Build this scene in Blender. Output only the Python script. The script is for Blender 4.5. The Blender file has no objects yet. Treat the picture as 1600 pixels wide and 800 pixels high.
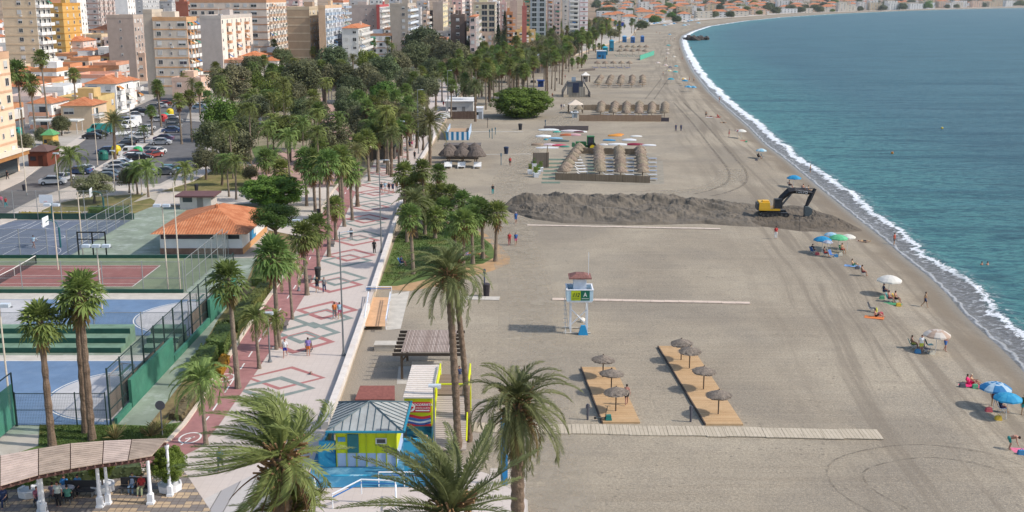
import bpy, bmesh, math, random
from mathutils import Vector, Matrix, noise
R = math.radians
C = bpy.context.scene.collection
scene = bpy.context.scene
# ------------------------------------------------------------------ camera, sky, sun, exposure
CAMH, FOC, YH = 32.0, 1750.0, -4.0
PITCH = math.atan((400 - YH) / FOC)
cam_d = bpy.data.cameras.new('camera'); cam = bpy.data.objects.new('camera', cam_d); C.objects.link(cam)
cam.location = (0, 0, CAMH); cam.rotation_euler = (R(90) - PITCH, 0, 0)
cam_d.sensor_width = 36; cam_d.lens = FOC / 1600 * 36; cam_d.clip_end = 30000; cam_d.clip_start = 0.5
scene.camera = cam
w = bpy.data.worlds.new('World'); scene.world = w; w.use_nodes = True
nt = w.node_tree; sky = nt.nodes.new('ShaderNodeTexSky'); sky.sky_type = 'NISHITA'; sky.sun_disc = False
SUN_EL = R(43); SDX, SDY = 0.985, -0.17           # direction towards the sun on the ground
sky.sun_elevation = SUN_EL; sky.sun_rotation = math.atan2(SDX, SDY)
sky.air_density = 1.2; sky.dust_density = 1.6; sky.ozone_density = 1.0
nt.links.new(sky.outputs[0], nt.nodes['Background'].inputs[0]); nt.nodes['Background'].inputs[1].default_value = 0.15
sd = bpy.data.lights.new('sun', 'SUN'); sun = bpy.data.objects.new('sun', sd); C.objects.link(sun)
sd.energy = 3.0; sd.angle = R(1.0); sd.color = (1.0, 0.935, 0.84)
sun.rotation_euler = Vector((SDX * math.cos(SUN_EL), SDY * math.cos(SUN_EL), math.sin(SUN_EL))).to_track_quat('Z', 'Y').to_euler()
sun.location = (60, 0, 80)
vs = scene.view_settings; vs.view_transform = 'Standard'; vs.look = 'None'; vs.exposure = 0.33; vs.gamma = 1.0
scene.render.engine = 'CYCLES'
scene.cycles.max_bounces = 5; scene.cycles.diffuse_bounces = 3; scene.cycles.glossy_bounces = 2
scene.cycles.transmission_bounces = 3; scene.cycles.transparent_max_bounces = 12
rnd = random.Random(7)
PS, PC = math.sin(PITCH), math.cos(PITCH)
TZ = 0.8                                              # level of the promenade and the town above the beach
def G(x, y, z=0.0):                                   # photo pixel -> point of the plane z
    u = (x - 800) / FOC; v = (y - 400) / FOC
    t = (CAMH - z) / (PS + v * PC)
    return Vector((t * u, t * (PC - v * PS), z))
def ZT(Y, y):                                         # height of what shows at photo row y at depth Y
    k = (400 - y) / FOC
    return CAMH - Y * (PS - k * PC) / (PC + k * PS)
def XT(Y, z, x):
    return (x - 800) / FOC * (Y * PC + (CAMH - z) * PS)
# ------------------------------------------------------------------ materials
MATS = {}
def mat(name, col, rough=0.8, var=0.12, scale=1.5, bump=0.0, spec=0.3, metal=0.0, obj=0.0, trans=0.0, detail=4, bscale=None, dirt=None):
    if name in MATS: return MATS[name]
    m = bpy.data.materials.new(name); m.use_nodes = True; n = m.node_tree; L = n.links
    b = n.nodes['Principled BSDF']; b.inputs['Roughness'].default_value = rough; b.inputs['Metallic'].default_value = metal
    b.inputs['Specular IOR Level'].default_value = spec
    tc = n.nodes.new('ShaderNodeTexCoord')
    no = n.nodes.new('ShaderNodeTexNoise'); no.inputs['Scale'].default_value = scale; no.inputs['Detail'].default_value = detail
    no.inputs['Roughness'].default_value = 0.62
    L.new(tc.outputs['Object'], no.inputs['Vector'])
    mr = n.nodes.new('ShaderNodeMapRange'); mr.inputs[1].default_value = 0.28; mr.inputs[2].default_value = 0.72
    mr.inputs[3].default_value = 1 - var; mr.inputs[4].default_value = 1 + var
    L.new(no.outputs[0], mr.inputs[0])
    hv = n.nodes.new('ShaderNodeHueSaturation'); hv.inputs['Color'].default_value = (*col, 1)
    val = mr.outputs[0]
    if obj:
        oi = n.nodes.new('ShaderNodeObjectInfo'); m2 = n.nodes.new('ShaderNodeMapRange')
        m2.inputs[3].default_value = 1 - obj; m2.inputs[4].default_value = 1 + obj; L.new(oi.outputs['Random'], m2.inputs[0])
        mm = n.nodes.new('ShaderNodeMath'); mm.operation = 'MULTIPLY'; L.new(val, mm.inputs[0]); L.new(m2.outputs[0], mm.inputs[1]); val = mm.outputs[0]
        m3 = n.nodes.new('ShaderNodeMapRange'); m3.inputs[3].default_value = 0.5 - obj * .13; m3.inputs[4].default_value = 0.5 + obj * .13
        ml = n.nodes.new('ShaderNodeMath'); ml.operation = 'FRACT'; mk = n.nodes.new('ShaderNodeMath'); mk.operation = 'MULTIPLY'; mk.inputs[1].default_value = 7.31
        L.new(oi.outputs['Random'], mk.inputs[0]); L.new(mk.outputs[0], ml.inputs[0]); L.new(ml.outputs[0], m3.inputs[0]); L.new(m3.outputs[0], hv.inputs['Hue'])
    L.new(val, hv.inputs['Value'])
    outc = hv.outputs[0]
    if dirt:
        n2 = n.nodes.new('ShaderNodeTexNoise'); n2.inputs['Scale'].default_value = dirt[1]; n2.inputs['Detail'].default_value = 6; n2.inputs['Roughness'].default_value = .7
        L.new(tc.outputs['Object'], n2.inputs['Vector'])
        r2 = n.nodes.new('ShaderNodeMapRange'); r2.inputs[1].default_value = .5; r2.inputs[2].default_value = .72; r2.inputs[4].default_value = dirt[2]
        L.new(n2.outputs[0], r2.inputs[0]); mx = n.nodes.new('ShaderNodeMixRGB'); mx.inputs[2].default_value = (*dirt[0], 1)
        L.new(r2.outputs[0], mx.inputs[0]); L.new(outc, mx.inputs[1]); outc = mx.outputs[0]
    L.new(outc, b.inputs['Base Color'])
    if bump:
        nb = no
        if bscale:
            nb = n.nodes.new('ShaderNodeTexNoise'); nb.inputs['Scale'].default_value = bscale; nb.inputs['Detail'].default_value = 5; L.new(tc.outputs['Object'], nb.inputs['Vector'])
        bp = n.nodes.new('ShaderNodeBump'); bp.inputs['Strength'].default_value = min(1, bump); bp.inputs['Distance'].default_value = 0.1
        L.new(nb.outputs[0], bp.inputs['Height']); L.new(bp.outputs[0], b.inputs['Normal'])
    if trans:
        tr = n.nodes.new('ShaderNodeBsdfTranslucent'); L.new(outc, tr.inputs[0]); ms = n.nodes.new('ShaderNodeMixShader'); ms.inputs[0].default_value = trans
        L.new(b.outputs[0], ms.inputs[1]); L.new(tr.outputs[0], ms.inputs[2]); L.new(ms.outputs[0], n.nodes['Material Output'].inputs[0])
    MATS[name] = m; return m
def cmat(col, rough=0.6, **k):                        # a plain painted / cloth material by colour
    nm = 'paint_%02x%02x%02x_%d' % (*[int(min(1, c) * 255) for c in col], int(rough * 10))
    return mat(nm, col, rough, k.pop('var', .08), k.pop('scale', 3), **k)
# ------------------------------------------------------------------ mesh builder
class MB:
    def __init__(s): s.v = []; s.f = []; s.m = []; s.uv = None
    def add(s, vs_, fs, mi=0):
        o = len(s.v); s.v += [tuple(v) for v in vs_]; s.f += [tuple(i + o for i in f) for f in fs]; s.m += [mi] * len(fs); return s
    def box(s, x, y, z, sx, sy, sz, rz=0, mi=0, taper=1.0):  # centre x,y; z = bottom
        vs_ = []
        for k, zz in ((1, z), (taper, z + sz)):
            for a, b in ((-.5, -.5), (.5, -.5), (.5, .5), (-.5, .5)):
                px, py = a * sx * k, b * sy * k
                vs_.append((x + px * math.cos(rz) - py * math.sin(rz), y + px * math.sin(rz) + py * math.cos(rz), zz))
        return s.add(vs_, [(3, 2, 1, 0), (4, 5, 6, 7), (0, 1, 5, 4), (1, 2, 6, 5), (2, 3, 7, 6), (3, 0, 4, 7)], mi)
    def tube(s, pts, rad, n=8, mi=0, cap=True):
        pts = [Vector(p) for p in pts]
        if not isinstance(rad, (list, tuple)): rad = [rad] * len(pts)
        vs_ = []; fs = []
        for i, p in enumerate(pts):
            d = (pts[min(i + 1, len(pts) - 1)] - pts[max(i - 1, 0)]); d = d.normalized() if d.length > 1e-9 else Vector((0, 0, 1))
            a = d.cross(Vector((0, 0, 1)) if abs(d.z) < .9 else Vector((1, 0, 0))).normalized(); b = d.cross(a)
            for k in range(n):
                t = 2 * math.pi * k / n; vs_.append(p + (a * math.cos(t) + b * math.sin(t)) * rad[i])
        for i in range(len(pts) - 1):
            for k in range(n):
                fs.append((i * n + k, i * n + (k + 1) % n, (i + 1) * n + (k + 1) % n, (i + 1) * n + k))
        if cap: fs.append(tuple(range(n))[::-1]); fs.append(tuple((len(pts) - 1) * n + k for k in range(n)))
        return s.add(vs_, fs, mi)
    def bar(s, p, q, wd, mi=0): return s.tube([p, q], wd / 2 * 1.2, 4, mi)
    def lathe(s, x, y, prof, n=16, mi=0, jit=0, rr=None):
        vs_ = []; fs = []
        for i, (r, z) in enumerate(prof):
            for k in range(n):
                t = 2 * math.pi * k / n; q = r * (1 + (rr.uniform(-jit, jit) if rr else 0)); vs_.append((x + q * math.cos(t), y + q * math.sin(t), z))
        for i in range(len(prof) - 1):
            for k in range(n): fs.append((i * n + k, i * n + (k + 1) % n, (i + 1) * n + (k + 1) % n, (i + 1) * n + k))
        return s.add(vs_, fs, mi)
    def ball(s, c, r, n=10, mi=0, sc=(1, 1, 1)):
        vs_ = []; fs = []; m = n // 2
        for i in range(m + 1):
            a = math.pi * i / m
            for k in range(n):
                t = 2 * math.pi * k / n
                vs_.append((c[0] + r * sc[0] * math.sin(a) * math.cos(t), c[1] + r * sc[1] * math.sin(a) * math.sin(t), c[2] + r * sc[2] * math.cos(a)))
        for i in range(m):
            for k in range(n): fs.append((i * n + k, (i + 1) * n + k, (i + 1) * n + (k + 1) % n, i * n + (k + 1) % n))
        return s.add(vs_, fs, mi)
    def prism(s, poly, z0, z1, mi=0):                 # extruded outline (x,y)
        n = len(poly); vs_ = [(p[0], p[1], z0) for p in poly] + [(p[0], p[1], z1) for p in poly]
        a = sum(poly[i][0] * poly[(i + 1) % n][1] - poly[(i + 1) % n][0] * poly[i][1] for i in range(n))
        fs = [tuple(range(n))[::-1], tuple(range(n, 2 * n))] + [(i, (i + 1) % n, n + (i + 1) % n, n + i) for i in range(n)]
        if a < 0: fs = [f[::-1] for f in fs]
        return s.add(vs_, fs, mi)
    def mesh(s, name, mats, smooth=False):
        me = bpy.data.meshes.new(name); me.from_pydata(s.v, [], s.f)
        for m in (mats if isinstance(mats, (list, tuple)) else [mats]): me.materials.append(m)
        me.polygons.foreach_set('material_index', s.m)
        if smooth: me.polygons.foreach_set('use_smooth', [True] * len(s.f))
        me.update(); return me
    def build(s, name, mats, parent=None, smooth=False):
        return link(name, s.mesh(name, mats, smooth), parent)
def link(name, me, parent=None, loc=(0, 0, 0), rz=0, sc=(1, 1, 1)):
    o = bpy.data.objects.new(name, me); C.objects.link(o); o.parent = parent; o.location = loc; o.rotation_euler = (0, 0, rz); o.scale = sc
    return o
def tag(o, label, cat, group=None, kind=None):
    if label: o['label'] = label
    if cat: o['category'] = cat
    if group: o['group'] = group
    if kind: o['kind'] = kind
    return o
def thing(name, label, cat, loc=(0, 0, 0), rz=0, group=None, sc=1.0):
    o = bpy.data.objects.new(name, None); C.objects.link(o); o.location = loc; o.rotation_euler = (0, 0, rz); o.empty_display_size = .1
    o.scale = (sc, sc, sc) if not isinstance(sc, tuple) else sc
    return tag(o, label, cat, group)
KIDS = {}
def kids(o):
    return KIDS.setdefault(o.name, list(o.children))
def dup(root, loc, rz=0, label=None, group=None, sc=None, mats=None):
    r = root.copy(); C.objects.link(r); r.location = loc; r.rotation_euler = (0, 0, rz)
    if sc: r.scale = (sc, sc, sc) if not isinstance(sc, tuple) else sc
    if label: r['label'] = label
    if group: r['group'] = group
    for ch in kids(root):
        c = ch.copy(); C.objects.link(c); c.parent = r
        if mats:
            for k, m in mats.items():
                if ch.name.split('.')[0] == k: c.material_slots[0].link = 'OBJECT'; c.material_slots[0].material = m
        for g in kids(ch):
            d = g.copy(); C.objects.link(d); d.parent = c
    return r
class Proto:                                          # the first placement uses the built thing itself, later ones are copies
    def __init__(s, root): s.root = root; s.used = False
    def put(s, loc, rz=0, label=None, group=None, sc=None, mats=None):
        if not s.used and mats is None:
            s.used = True; r = s.root; kids(r); [kids(c) for c in r.children]
            r.location = loc; r.rotation_euler = (0, 0, rz)
            if sc: r.scale = (sc, sc, sc) if not isinstance(sc, tuple) else sc
            if label: r['label'] = label
            if group: r['group'] = group
            return r
        return dup(s.root, loc, rz, label, group, sc, mats)
    def end(s):                                       # never placed itself: remove the source
        if not s.used:
            for c in list(s.root.children):
                for g in list(c.children): bpy.data.objects.remove(g)
                bpy.data.objects.remove(c)
            bpy.data.objects.remove(s.root)
def poly_sheet(name, pts, z, m, kind='structure'):
    bm = bmesh.new(); vs_ = [bm.verts.new((p[0], p[1], z)) for p in pts]
    es = [bm.edges.new((vs_[i], vs_[(i + 1) % len(vs_)])) for i in range(len(vs_))]
    bmesh.ops.triangle_fill(bm, use_beauty=True, edges=es)
    for f in bm.faces:
        if f.normal.z < 0: f.normal_flip()
    me = bpy.data.meshes.new(name); bm.to_mesh(me); bm.free(); me.materials.append(m)
    return tag(link(name, me), None, None, None, kind)
def gp(pts, z=TZ): return [G(x, y, z) for x, y in pts]
def interp(tab, t):
    if t <= tab[0][0]: return tab[0][1]
    for (a, b), (c, d) in zip(tab, tab[1:]):
        if t <= c: return b + (d - b) * (t - a) / (c - a)
    return tab[-1][1]
# ------------------------------------------------------------------ ground, sea
SEA = -1.0
shore_px = [(1700,680),(1600,583),(1579,558),(1541,524),(1505,492),(1483,463),(1451,432),(1410,401),(1388,380),(1354,353),(1324,330),(1305,314),(1284,297),(1253,271),(1227,249),(1195,226),(1169,199),(1136,170),(1107,144),(1082,112),(1071,90),(1065,74),(1063,63),(1066,56),(1080,49),(1105,41),(1160,33),(1220,27),(1300,22),(1400,17.5),(1500,14.5),(1600,12.5),(1800,10)]
sh = [G(x, y, SEA) for x, y in shore_px]
shore = [(-200, sh[0].x - 8)] + [(0, sh[0].x - 3)] + [(p.y, p.x) for p in sh]; shore.sort()
def S(Y):
    e = 1.5 + Y * .012
    return (interp(shore, Y - e) + interp(shore, Y) + interp(shore, Y + e)) / 3
rowsY = []
y_ = -120.0
while y_ < 9000: rowsY.append(y_); y_ += 2.0 if y_ < 400 else y_ * .006
def shore_cos(Y):
    g = (S(Y + 3) - S(Y - 3)) / 6; return 1 / math.sqrt(1 + g * g)
def grid_mesh(name, cols, zf, m, sign):
    me = bpy.data.meshes.new(name); v = []; f = []; uv = []
    nc = len(cols)
    for Y in rowsY:
        s0 = S(Y); c = shore_cos(Y); wob = 0
        for d in cols:
            v.append((s0 + sign * d / c, Y, zf(d, Y, s0 + sign * d / c))); uv.append((Y / c, d))
    for j in range(len(rowsY) - 1):
        for k in range(nc - 1):
            q = (j * nc + k, j * nc + k + 1, (j + 1) * nc + k + 1, (j + 1) * nc + k); f.append(q if sign > 0 else q[::-1])
    me.from_pydata(v, [], f); ul = me.uv_layers.new(name='UVMap')
    for i, l in enumerate(me.loops): ul.data[i].uv = uv[l.vertex_index]
    me.polygons.foreach_set('use_smooth', [True] * len(f)); me.materials.append(m); me.update()
    return tag(link(name, me), None, None, None, 'structure')
def nd(n, t, **k):
    x = n.nodes.new(t)
    for a, b in k.items(): setattr(x, a, b)
    return x
def math_(n, op, a, b=None, c=None):
    x = nd(n, 'ShaderNodeMath', operation=op)
    for i, q in enumerate((a, b, c)):
        if q is None: continue
        if isinstance(q, (int, float)): x.inputs[i].default_value = q
        else: n.links.new(q, x.inputs[i])
    return x.outputs[0]
def rng(n, v, a, b, c=0.0, d=1.0, smooth=True):
    x = nd(n, 'ShaderNodeMapRange'); x.interpolation_type = 'SMOOTHSTEP' if smooth else 'LINEAR'
    n.links.new(v, x.inputs[0])
    for i, q in zip((1, 2, 3, 4), (a, b, c, d)): x.inputs[i].default_value = q
    return x.outputs[0]
def mix(n, fac, a, b, mode='MIX'):
    x = nd(n, 'ShaderNodeMixRGB', blend_type=mode)
    for i, q in enumerate((fac, a, b)):
        if isinstance(q, tuple): x.inputs[i].default_value = (*q, 1)
        elif isinstance(q, (int, float)): x.inputs[i].default_value = q
        else: n.links.new(q, x.inputs[i])
    return x.outputs[0]
def noise_(n, vec, sc, det=4, rough=.55, dist=0):
    x = nd(n, 'ShaderNodeTexNoise'); n.links.new(vec, x.inputs['Vector']); x.inputs['Scale'].default_value = sc; x.inputs['Detail'].default_value = det
    x.inputs['Roughness'].default_value = rough; x.inputs['Distortion'].default_value = dist; return x.outputs[0]
def mapped(n, vec, sc, rot=(0, 0, 0)):
    x = nd(n, 'ShaderNodeMapping'); n.links.new(vec, x.inputs[0]); x.inputs['Scale'].default_value = sc; x.inputs['Rotation'].default_value = rot; return x.outputs[0]
def new_mat(name, rough=.8, spec=.3):
    m = bpy.data.materials.new(name); m.use_nodes = True; n = m.node_tree; b = n.nodes['Principled BSDF']
    b.inputs['Roughness'].default_value = rough; b.inputs['Specular IOR Level'].default_value = spec
    return m, n, b
SAND = (.335, .283, .222)
def ground_z(X, Y):
    d = (S(Y) - X) * shore_cos(Y); return beach_z(d, Y, X) if d < 60 else 0.0
def sand_material():
    m, n, b = new_mat('sand', .95, .15); L = n.links
    tc = nd(n, 'ShaderNodeTexCoord'); P = tc.outputs['Object']; uvn = nd(n, 'ShaderNodeUVMap'); sx = nd(n, 'ShaderNodeSeparateXYZ'); L.new(uvn.outputs[0], sx.inputs[0]); d = sx.outputs[1]
    big = noise_(n, P, .035, 5, .6, .6); mid = noise_(n, P, .35, 6, .65, .4); fine = noise_(n, P, 5.0, 4, .75)
    peb = noise_(n, P, 16.0, 2, .8)
    col = mix(n, rng(n, big, .36, .64), (.272, .228, .172), (.35, .298, .226))
    col = mix(n, rng(n, mid, .45, .75, 0, .4), col, (.215, .185, .148))
    rake = noise_(n, mapped(n, P, (.05, 2.2, 1), (0, 0, .06)), 1.0, 3)
    col = mix(n, rng(n, rake, .42, .66, 0, .2), col, (.40, .35, .275))
    v = math_(n, 'MULTIPLY', rng(n, fine, .3, .7, .80, 1.20), rng(n, peb, .3, .7, .76, 1.24))
    hs = nd(n, 'ShaderNodeHueSaturation'); L.new(col, hs.inputs['Color']); L.new(v, hs.inputs['Value']); col = hs.outputs[0]
    grv = rng(n, noise_(n, P, .05, 3, .5, .4), .46, .60, 0, .6); grv = math_(n, 'MULTIPLY', grv, rng(n, noise_(n, P, 9, 2, .8), .4, .6)); col = mix(n, grv, col, (.17, .152, .132))
    ft = noise_(n, P, 1.6, 3, .6, 1.5); col = mix(n, rng(n, ft, .60, .70, 0, .35), col, (.19, .162, .128))
    vo = nd(n, 'ShaderNodeTexVoronoi'); vo.inputs['Scale'].default_value = 1.25; L.new(P, vo.inputs['Vector'])
    fp = math_(n, 'MULTIPLY', rng(n, vo.outputs['Distance'], .10, .22, 1, 0), rng(n, noise_(n, P, .16, 3, .6, .8), .47, .58, 0, .6)); col = mix(n, fp, col, (.15, .127, .10))
    # damp, darker brown strip near the water, with a ragged upper limit
    rag = noise_(n, P, .12, 4, .6); dd = math_(n, 'SUBTRACT', d, math_(n, 'MULTIPLY', rag, 9.0))
    wet = rng(n, dd, -3.2, 1.0, 1, 0)
    col = mix(n, math_(n, 'MULTIPLY', wet, .8), col, (.17, .135, .098))
    band = noise_(n, mapped(n, uvn.outputs[0], (.02, .55, 1)), 1.0, 4, .6, .5)
    col = mix(n, math_(n, 'MULTIPLY', rng(n, band, .44, .62, 0, .75), rng(n, d, 26, 12, 0, 1)), col, (.19, .157, .12))
    L.new(col, b.inputs['Base Color'])
    L.new(rng(n, d, .3, 2.2, .35, .95), b.inputs['Roughness'])
    bp = nd(n, 'ShaderNodeBump'); bp.inputs['Strength'].default_value = .5; bp.inputs['Distance'].default_value = .22
    h = math_(n, 'ADD', math_(n, 'MULTIPLY', mid, 1.3), math_(n, 'MULTIPLY', fine, .35)); L.new(h, bp.inputs['Height']); L.new(bp.outputs[0], b.inputs['Normal'])
    return m
def beach_z(d, Y, X):
    if d < 0: z = SEA + d * .12
    elif d < 9: z = SEA + .95 * (d / 9) ** .8
    elif d < 14: z = -.05 + .05 * (d - 9) / 5
    else: z = 0
    if 1.5 < d < 60: z += .06 * noise.noise(Vector((X * .35, Y * .35, 0))) + .05 * math.sin(Y * .55) * max(0, 1 - abs(d - 6) / 5)
    if Y > 1200 and d > 100: z -= .25
    return z
bcols = [-12, -6, -3, -1.5, 0, .8, 1.6, 2.6, 3.8, 5, 6.5, 8, 10, 12, 14, 18, 24, 30, 36, 44, 52, 60, 90, 200, 600, 2500, 9000]
M_SAND = sand_material()
grid_mesh('beach', bcols, beach_z, M_SAND, -1)
def sea_material():
    m, n, b = new_mat('sea_water', .35, .06); L = n.links
    tc = nd(n, 'ShaderNodeTexCoord'); P = tc.outputs['Object']; uvn = nd(n, 'ShaderNodeUVMap'); sx = nd(n, 'ShaderNodeSeparateXYZ'); L.new(uvn.outputs[0], sx.inputs[0]); d = sx.outputs[1]; al = sx.outputs[0]
    deep = mix(n, rng(n, noise_(n, mapped(n, P, (.012, .03, 1), (0, 0, .3)), 1, 4, .6), .35, .65), (.042, .124, .155), (.064, .158, .192))
    col = mix(n, rng(n, d, 4, 55), (.07, .225, .225), deep)
    chop = noise_(n, mapped(n, P, (.30, .75, 1), (0, 0, .25)), 1, 6, .72, .3)
    col = mix(n, rng(n, chop, .44, .66, 0, .85), col, (.010, .068, .11))
    chop2 = noise_(n, mapped(n, P, (.8, 2.2, 1), (0, 0, .2)), 1, 5, .8)
    col = mix(n, rng(n, chop2, .54, .74, 0, .6), col, (.10, .25, .28))
    for sc_, lo, hi, cc in (((.05, .22, 1), .5, .68, (.006, .045, .075)), ((.012, .07, 1), .5, .66, (.01, .06, .095)), ((.02, .10, 1), .56, .74, (.06, .19, .22)), ((.7, 1.8, 1), .48, .62, (.008, .055, .09))):
        col = mix(n, rng(n, noise_(n, mapped(n, P, sc_, (0, 0, .12)), 1, 5, .7, .4), lo, hi, 0, .7), col, cc)
    # swash: thin water over wet grey sand, then the foam of the breaking wave
    wv = noise_(n, mapped(n, uvn.outputs[0], (.045, .02, 1)), 1, 3, .5)
    scl = rng(n, al, 150, 700, 1.0, 1.9, False)
    off = math_(n, 'ADD', math_(n, 'MULTIPLY', math_(n, 'SUBTRACT', wv, .5), 5.5), 3.3)
    dw = math_(n, 'SUBTRACT', d, math_(n, 'MULTIPLY', off, rng(n, al, 150, 700, 1.0, .9, False)))
    lace = noise_(n, mapped(n, P, (1.2, 1.2, 1)), 1, 6, .7, .8)
    lace2 = noise_(n, mapped(n, P, (.35, .35, 1)), 1, 4, .6, .3)
    wet = mix(n, rng(n, lace, .4, .62), (.15, .145, .14), (.24, .24, .25))
    col = mix(n, rng(n, dw, -.6, .8, 1, 0), col, wet)
    jag = math_(n, 'ADD', dw, math_(n, 'MULTIPLY', math_(n, 'SUBTRACT', lace, .5), 3.4))
    jag = math_(n, 'ADD', jag, math_(n, 'MULTIPLY', math_(n, 'SUBTRACT', lace2, .5), 2.6))
    widx = rng(n, al, 130, 600, .42, 2.1, False)
    f1 = rng(n, math_(n, 'DIVIDE', math_(n, 'ABSOLUTE', math_(n, 'SUBTRACT', jag, .2)), widx), .72, 1.0, 1, 0)
    edge = rng(n, math_(n, 'ABSOLUTE', math_(n, 'SUBTRACT', math_(n, 'ADD', d, math_(n, 'MULTIPLY', math_(n, 'SUBTRACT', lace2, .5), 1.6)), .5)), .05, .3, .35, 0)
    brk = rng(n, noise_(n, mapped(n, uvn.outputs[0], (.05, .1, 1)), 1, 3), .30, .45, .15, 1)
    foam = math_(n, 'MAXIMUM', math_(n, 'MULTIPLY', f1, math_(n, 'MAXIMUM', brk, rng(n, al, 180, 320, 0, 1))), edge)
    thin = math_(n, 'MULTIPLY', rng(n, lace, .52, .64), rng(n, math_(n, 'ABSOLUTE', dw), 1, 3.2, .55, 0)); foam = math_(n, 'MAXIMUM', foam, thin)
    col = mix(n, foam, col, (.82, .84, .86)); L.new(col, b.inputs['Base Color'])
    L.new(rng(n, foam, 0, 1, .38, .8), b.inputs['Roughness'])
    bp = nd(n, 'ShaderNodeBump'); bp.inputs['Strength'].default_value = .9; bp.inputs['Distance'].default_value = .5
    h = math_(n, 'ADD', chop, math_(n, 'MULTIPLY', chop2, .5)); h = math_(n, 'ADD', h, math_(n, 'MULTIPLY', foam, .5)); L.new(h, bp.inputs['Height']); L.new(bp.outputs[0], b.inputs['Normal'])
    return m
scols = [-2, 0, 1, 2, 3, 4, 5, 6.5, 8, 10, 13, 18, 26, 40, 60, 100, 250, 800, 3000, 12000]
def sea_z(d, Y, X):
    h = max(0, 1 - abs(d - 4.2) / 2.2) * .32
    return SEA + (h + .05 * math.sin(X * .7 + Y * .9) if 1 < d < 60 else 0)
grid_mesh('sea', scols, sea_z, sea_material(), 1)
# ------------------------------------------------------------------ town platform
wall_tab = [(20, 1.0), (66, 1.0), (70, -1.5), (73.5, -6), (75, -13.7), (88, -14.0), (118, -15.0), (163, -16.7), (190, -17.8), (430, -17.2), (500, -4), (610, 30), (760, 60), (920, 95), (1300, 145), (1700, 300), (2300, 560), (4500, 2100), (9000, 5200)]
def WX(Y): return interp(wall_tab, Y)
M_TOWN = mat('town_ground', (.42, .38, .33), .9, .25, .12, dirt=((.28, .25, .2), .4, .6))
pts = [(x, y) for y, x in wall_tab] + [(-7000, 9000), (-7000, 20)]
t_ = poly_sheet('town_ground', pts, TZ, M_TOWN)
mb = MB()
for (a, b), (c, d) in zip(wall_tab, wall_tab[1:]): mb.add([(b, a, -.5), (d, c, -.5), (d, c, TZ), (b, a, TZ)], [(0, 1, 2, 3)])
tag(mb.build('town_ground_edge', mat('edge_concrete', (.45, .36, .27), .9, .2, .8)), None, None, None, 'structure')
# paving of the promenade
def pave_material():
    m, n, b = new_mat('promenade_paving', .75, .3); L = n.links; tc = nd(n, 'ShaderNodeTexCoord'); P = tc.outputs['Object']
    br = nd(n, 'ShaderNodeTexBrick'); L.new(P, br.inputs[0]); br.inputs['Scale'].default_value = 1.0; br.inputs['Brick Width'].default_value = .6; br.inputs['Row Height'].default_value = .6
    br.inputs['Mortar Size'].default_value = .012; br.offset = 0; br.inputs[1].default_value = (.55, .475, .425, 1); br.inputs[2].default_value = (.53, .455, .405, 1); br.inputs[3].default_value = (.46, .39, .35, 1)
    st = noise_(n, P, .25, 5, .65); col = mix(n, rng(n, st, .48, .75, 0, .35), br.outputs[0], (.42, .37, .34))
    L.new(col, b.inputs['Base Color']); return m
M_PAVE = pave_material()
bikeL = [(532,288),(518,305),(500,336),(476,380),(460,412),(428,458),(395,505),(366,550),(344,584),(313,633),(290,665),(266,690),(232,702),(180,711),(100,722),(-20,745)]
bikeR = [(556,300),(540,336),(521,372),(505,400),(482,452),(450,505),(420,552),(398,585),(372,622),(340,668),(312,700),(272,720),(220,731),(144,740),(64,751),(-20,765)]
prom = gp([(556,300),(540,336),(521,372),(505,400),(482,452),(450,505),(420,552),(398,585),(372,622),(340,668),(312,700),(272,720),(250,760),(250,800)])
prom += [Vector((-22, 55, TZ)), Vector((.9, 50, TZ)), Vector((.9, 66, TZ)), Vector((-1.6, 70, TZ)), Vector((-6.1, 73.5, TZ)), Vector((-13.75, 75, TZ))]
prom += [Vector((WX(Y) - .05, Y, TZ)) for Y in (88, 118, 163, 190, 260, 330, 430)]
prom += [Vector((-30, 430, TZ)), Vector((-29, 300, TZ)), Vector((-28, 230, TZ))] + gp([(580,268),(566,283)])
poly_sheet('promenade_paving', prom, TZ + .018, M_PAVE)
def lerp_px(a, b, t): return a[0] + (b[0] - a[0]) * t, a[1] + (b[1] - a[1]) * t
M_BIKE = mat('cycle_path', (.33, .155, .145), .85, .18, 1.2, bump=.1, dirt=((.4, .22, .2), .5, .5))
poly_sheet('cycle_path', gp(bikeL + bikeR[::-1]), TZ + .034, M_BIKE)
M_WHITE = mat('road_paint', (.72, .70, .66), .7, .1, 2)
def px_strip(mb, pxs, wd, z, mi=0, closed=False):     # painted line of width wd along pixel points on plane z
    P = [G(x, y, z) if not isinstance((x, y), Vector) else 0 for x, y in pxs]; w_strip(mb, P, wd, mi)
def w_strip(mb, P, wd, mi=0, h=0):
    P = [Vector(p) for p in P]; L_ = []; R_ = []
    for i, p in enumerate(P):
        d = (P[min(i + 1, len(P) - 1)] - P[max(0, i - 1)]); d.z = 0; d.normalize(); q = Vector((-d.y, d.x, 0)) * wd / 2
        L_.append(p + q); R_.append(p - q)
    n = len(P)
    if h == 0: mb.add(L_ + R_, [(i + 1, i, n + i, n + i + 1) for i in range(n - 1)], mi)
    else:
        up = Vector((0, 0, h)); V = L_ + R_ + [p + up for p in L_] + [p + up for p in R_]; F = []
        for i in range(n - 1):
            F += [(2 * n + i + 1, 2 * n + i, 3 * n + i, 3 * n + i + 1), (i, i + 1, 2 * n + i + 1, 2 * n + i), (n + i + 1, n + i, 3 * n + i, 3 * n + i + 1)]
        F += [(0, 2 * n, 3 * n, n), (n - 1, 2 * n - 1, 4 * n - 1, 3 * n - 1)]; mb.add(V, F, mi)
mb = MB()
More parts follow.
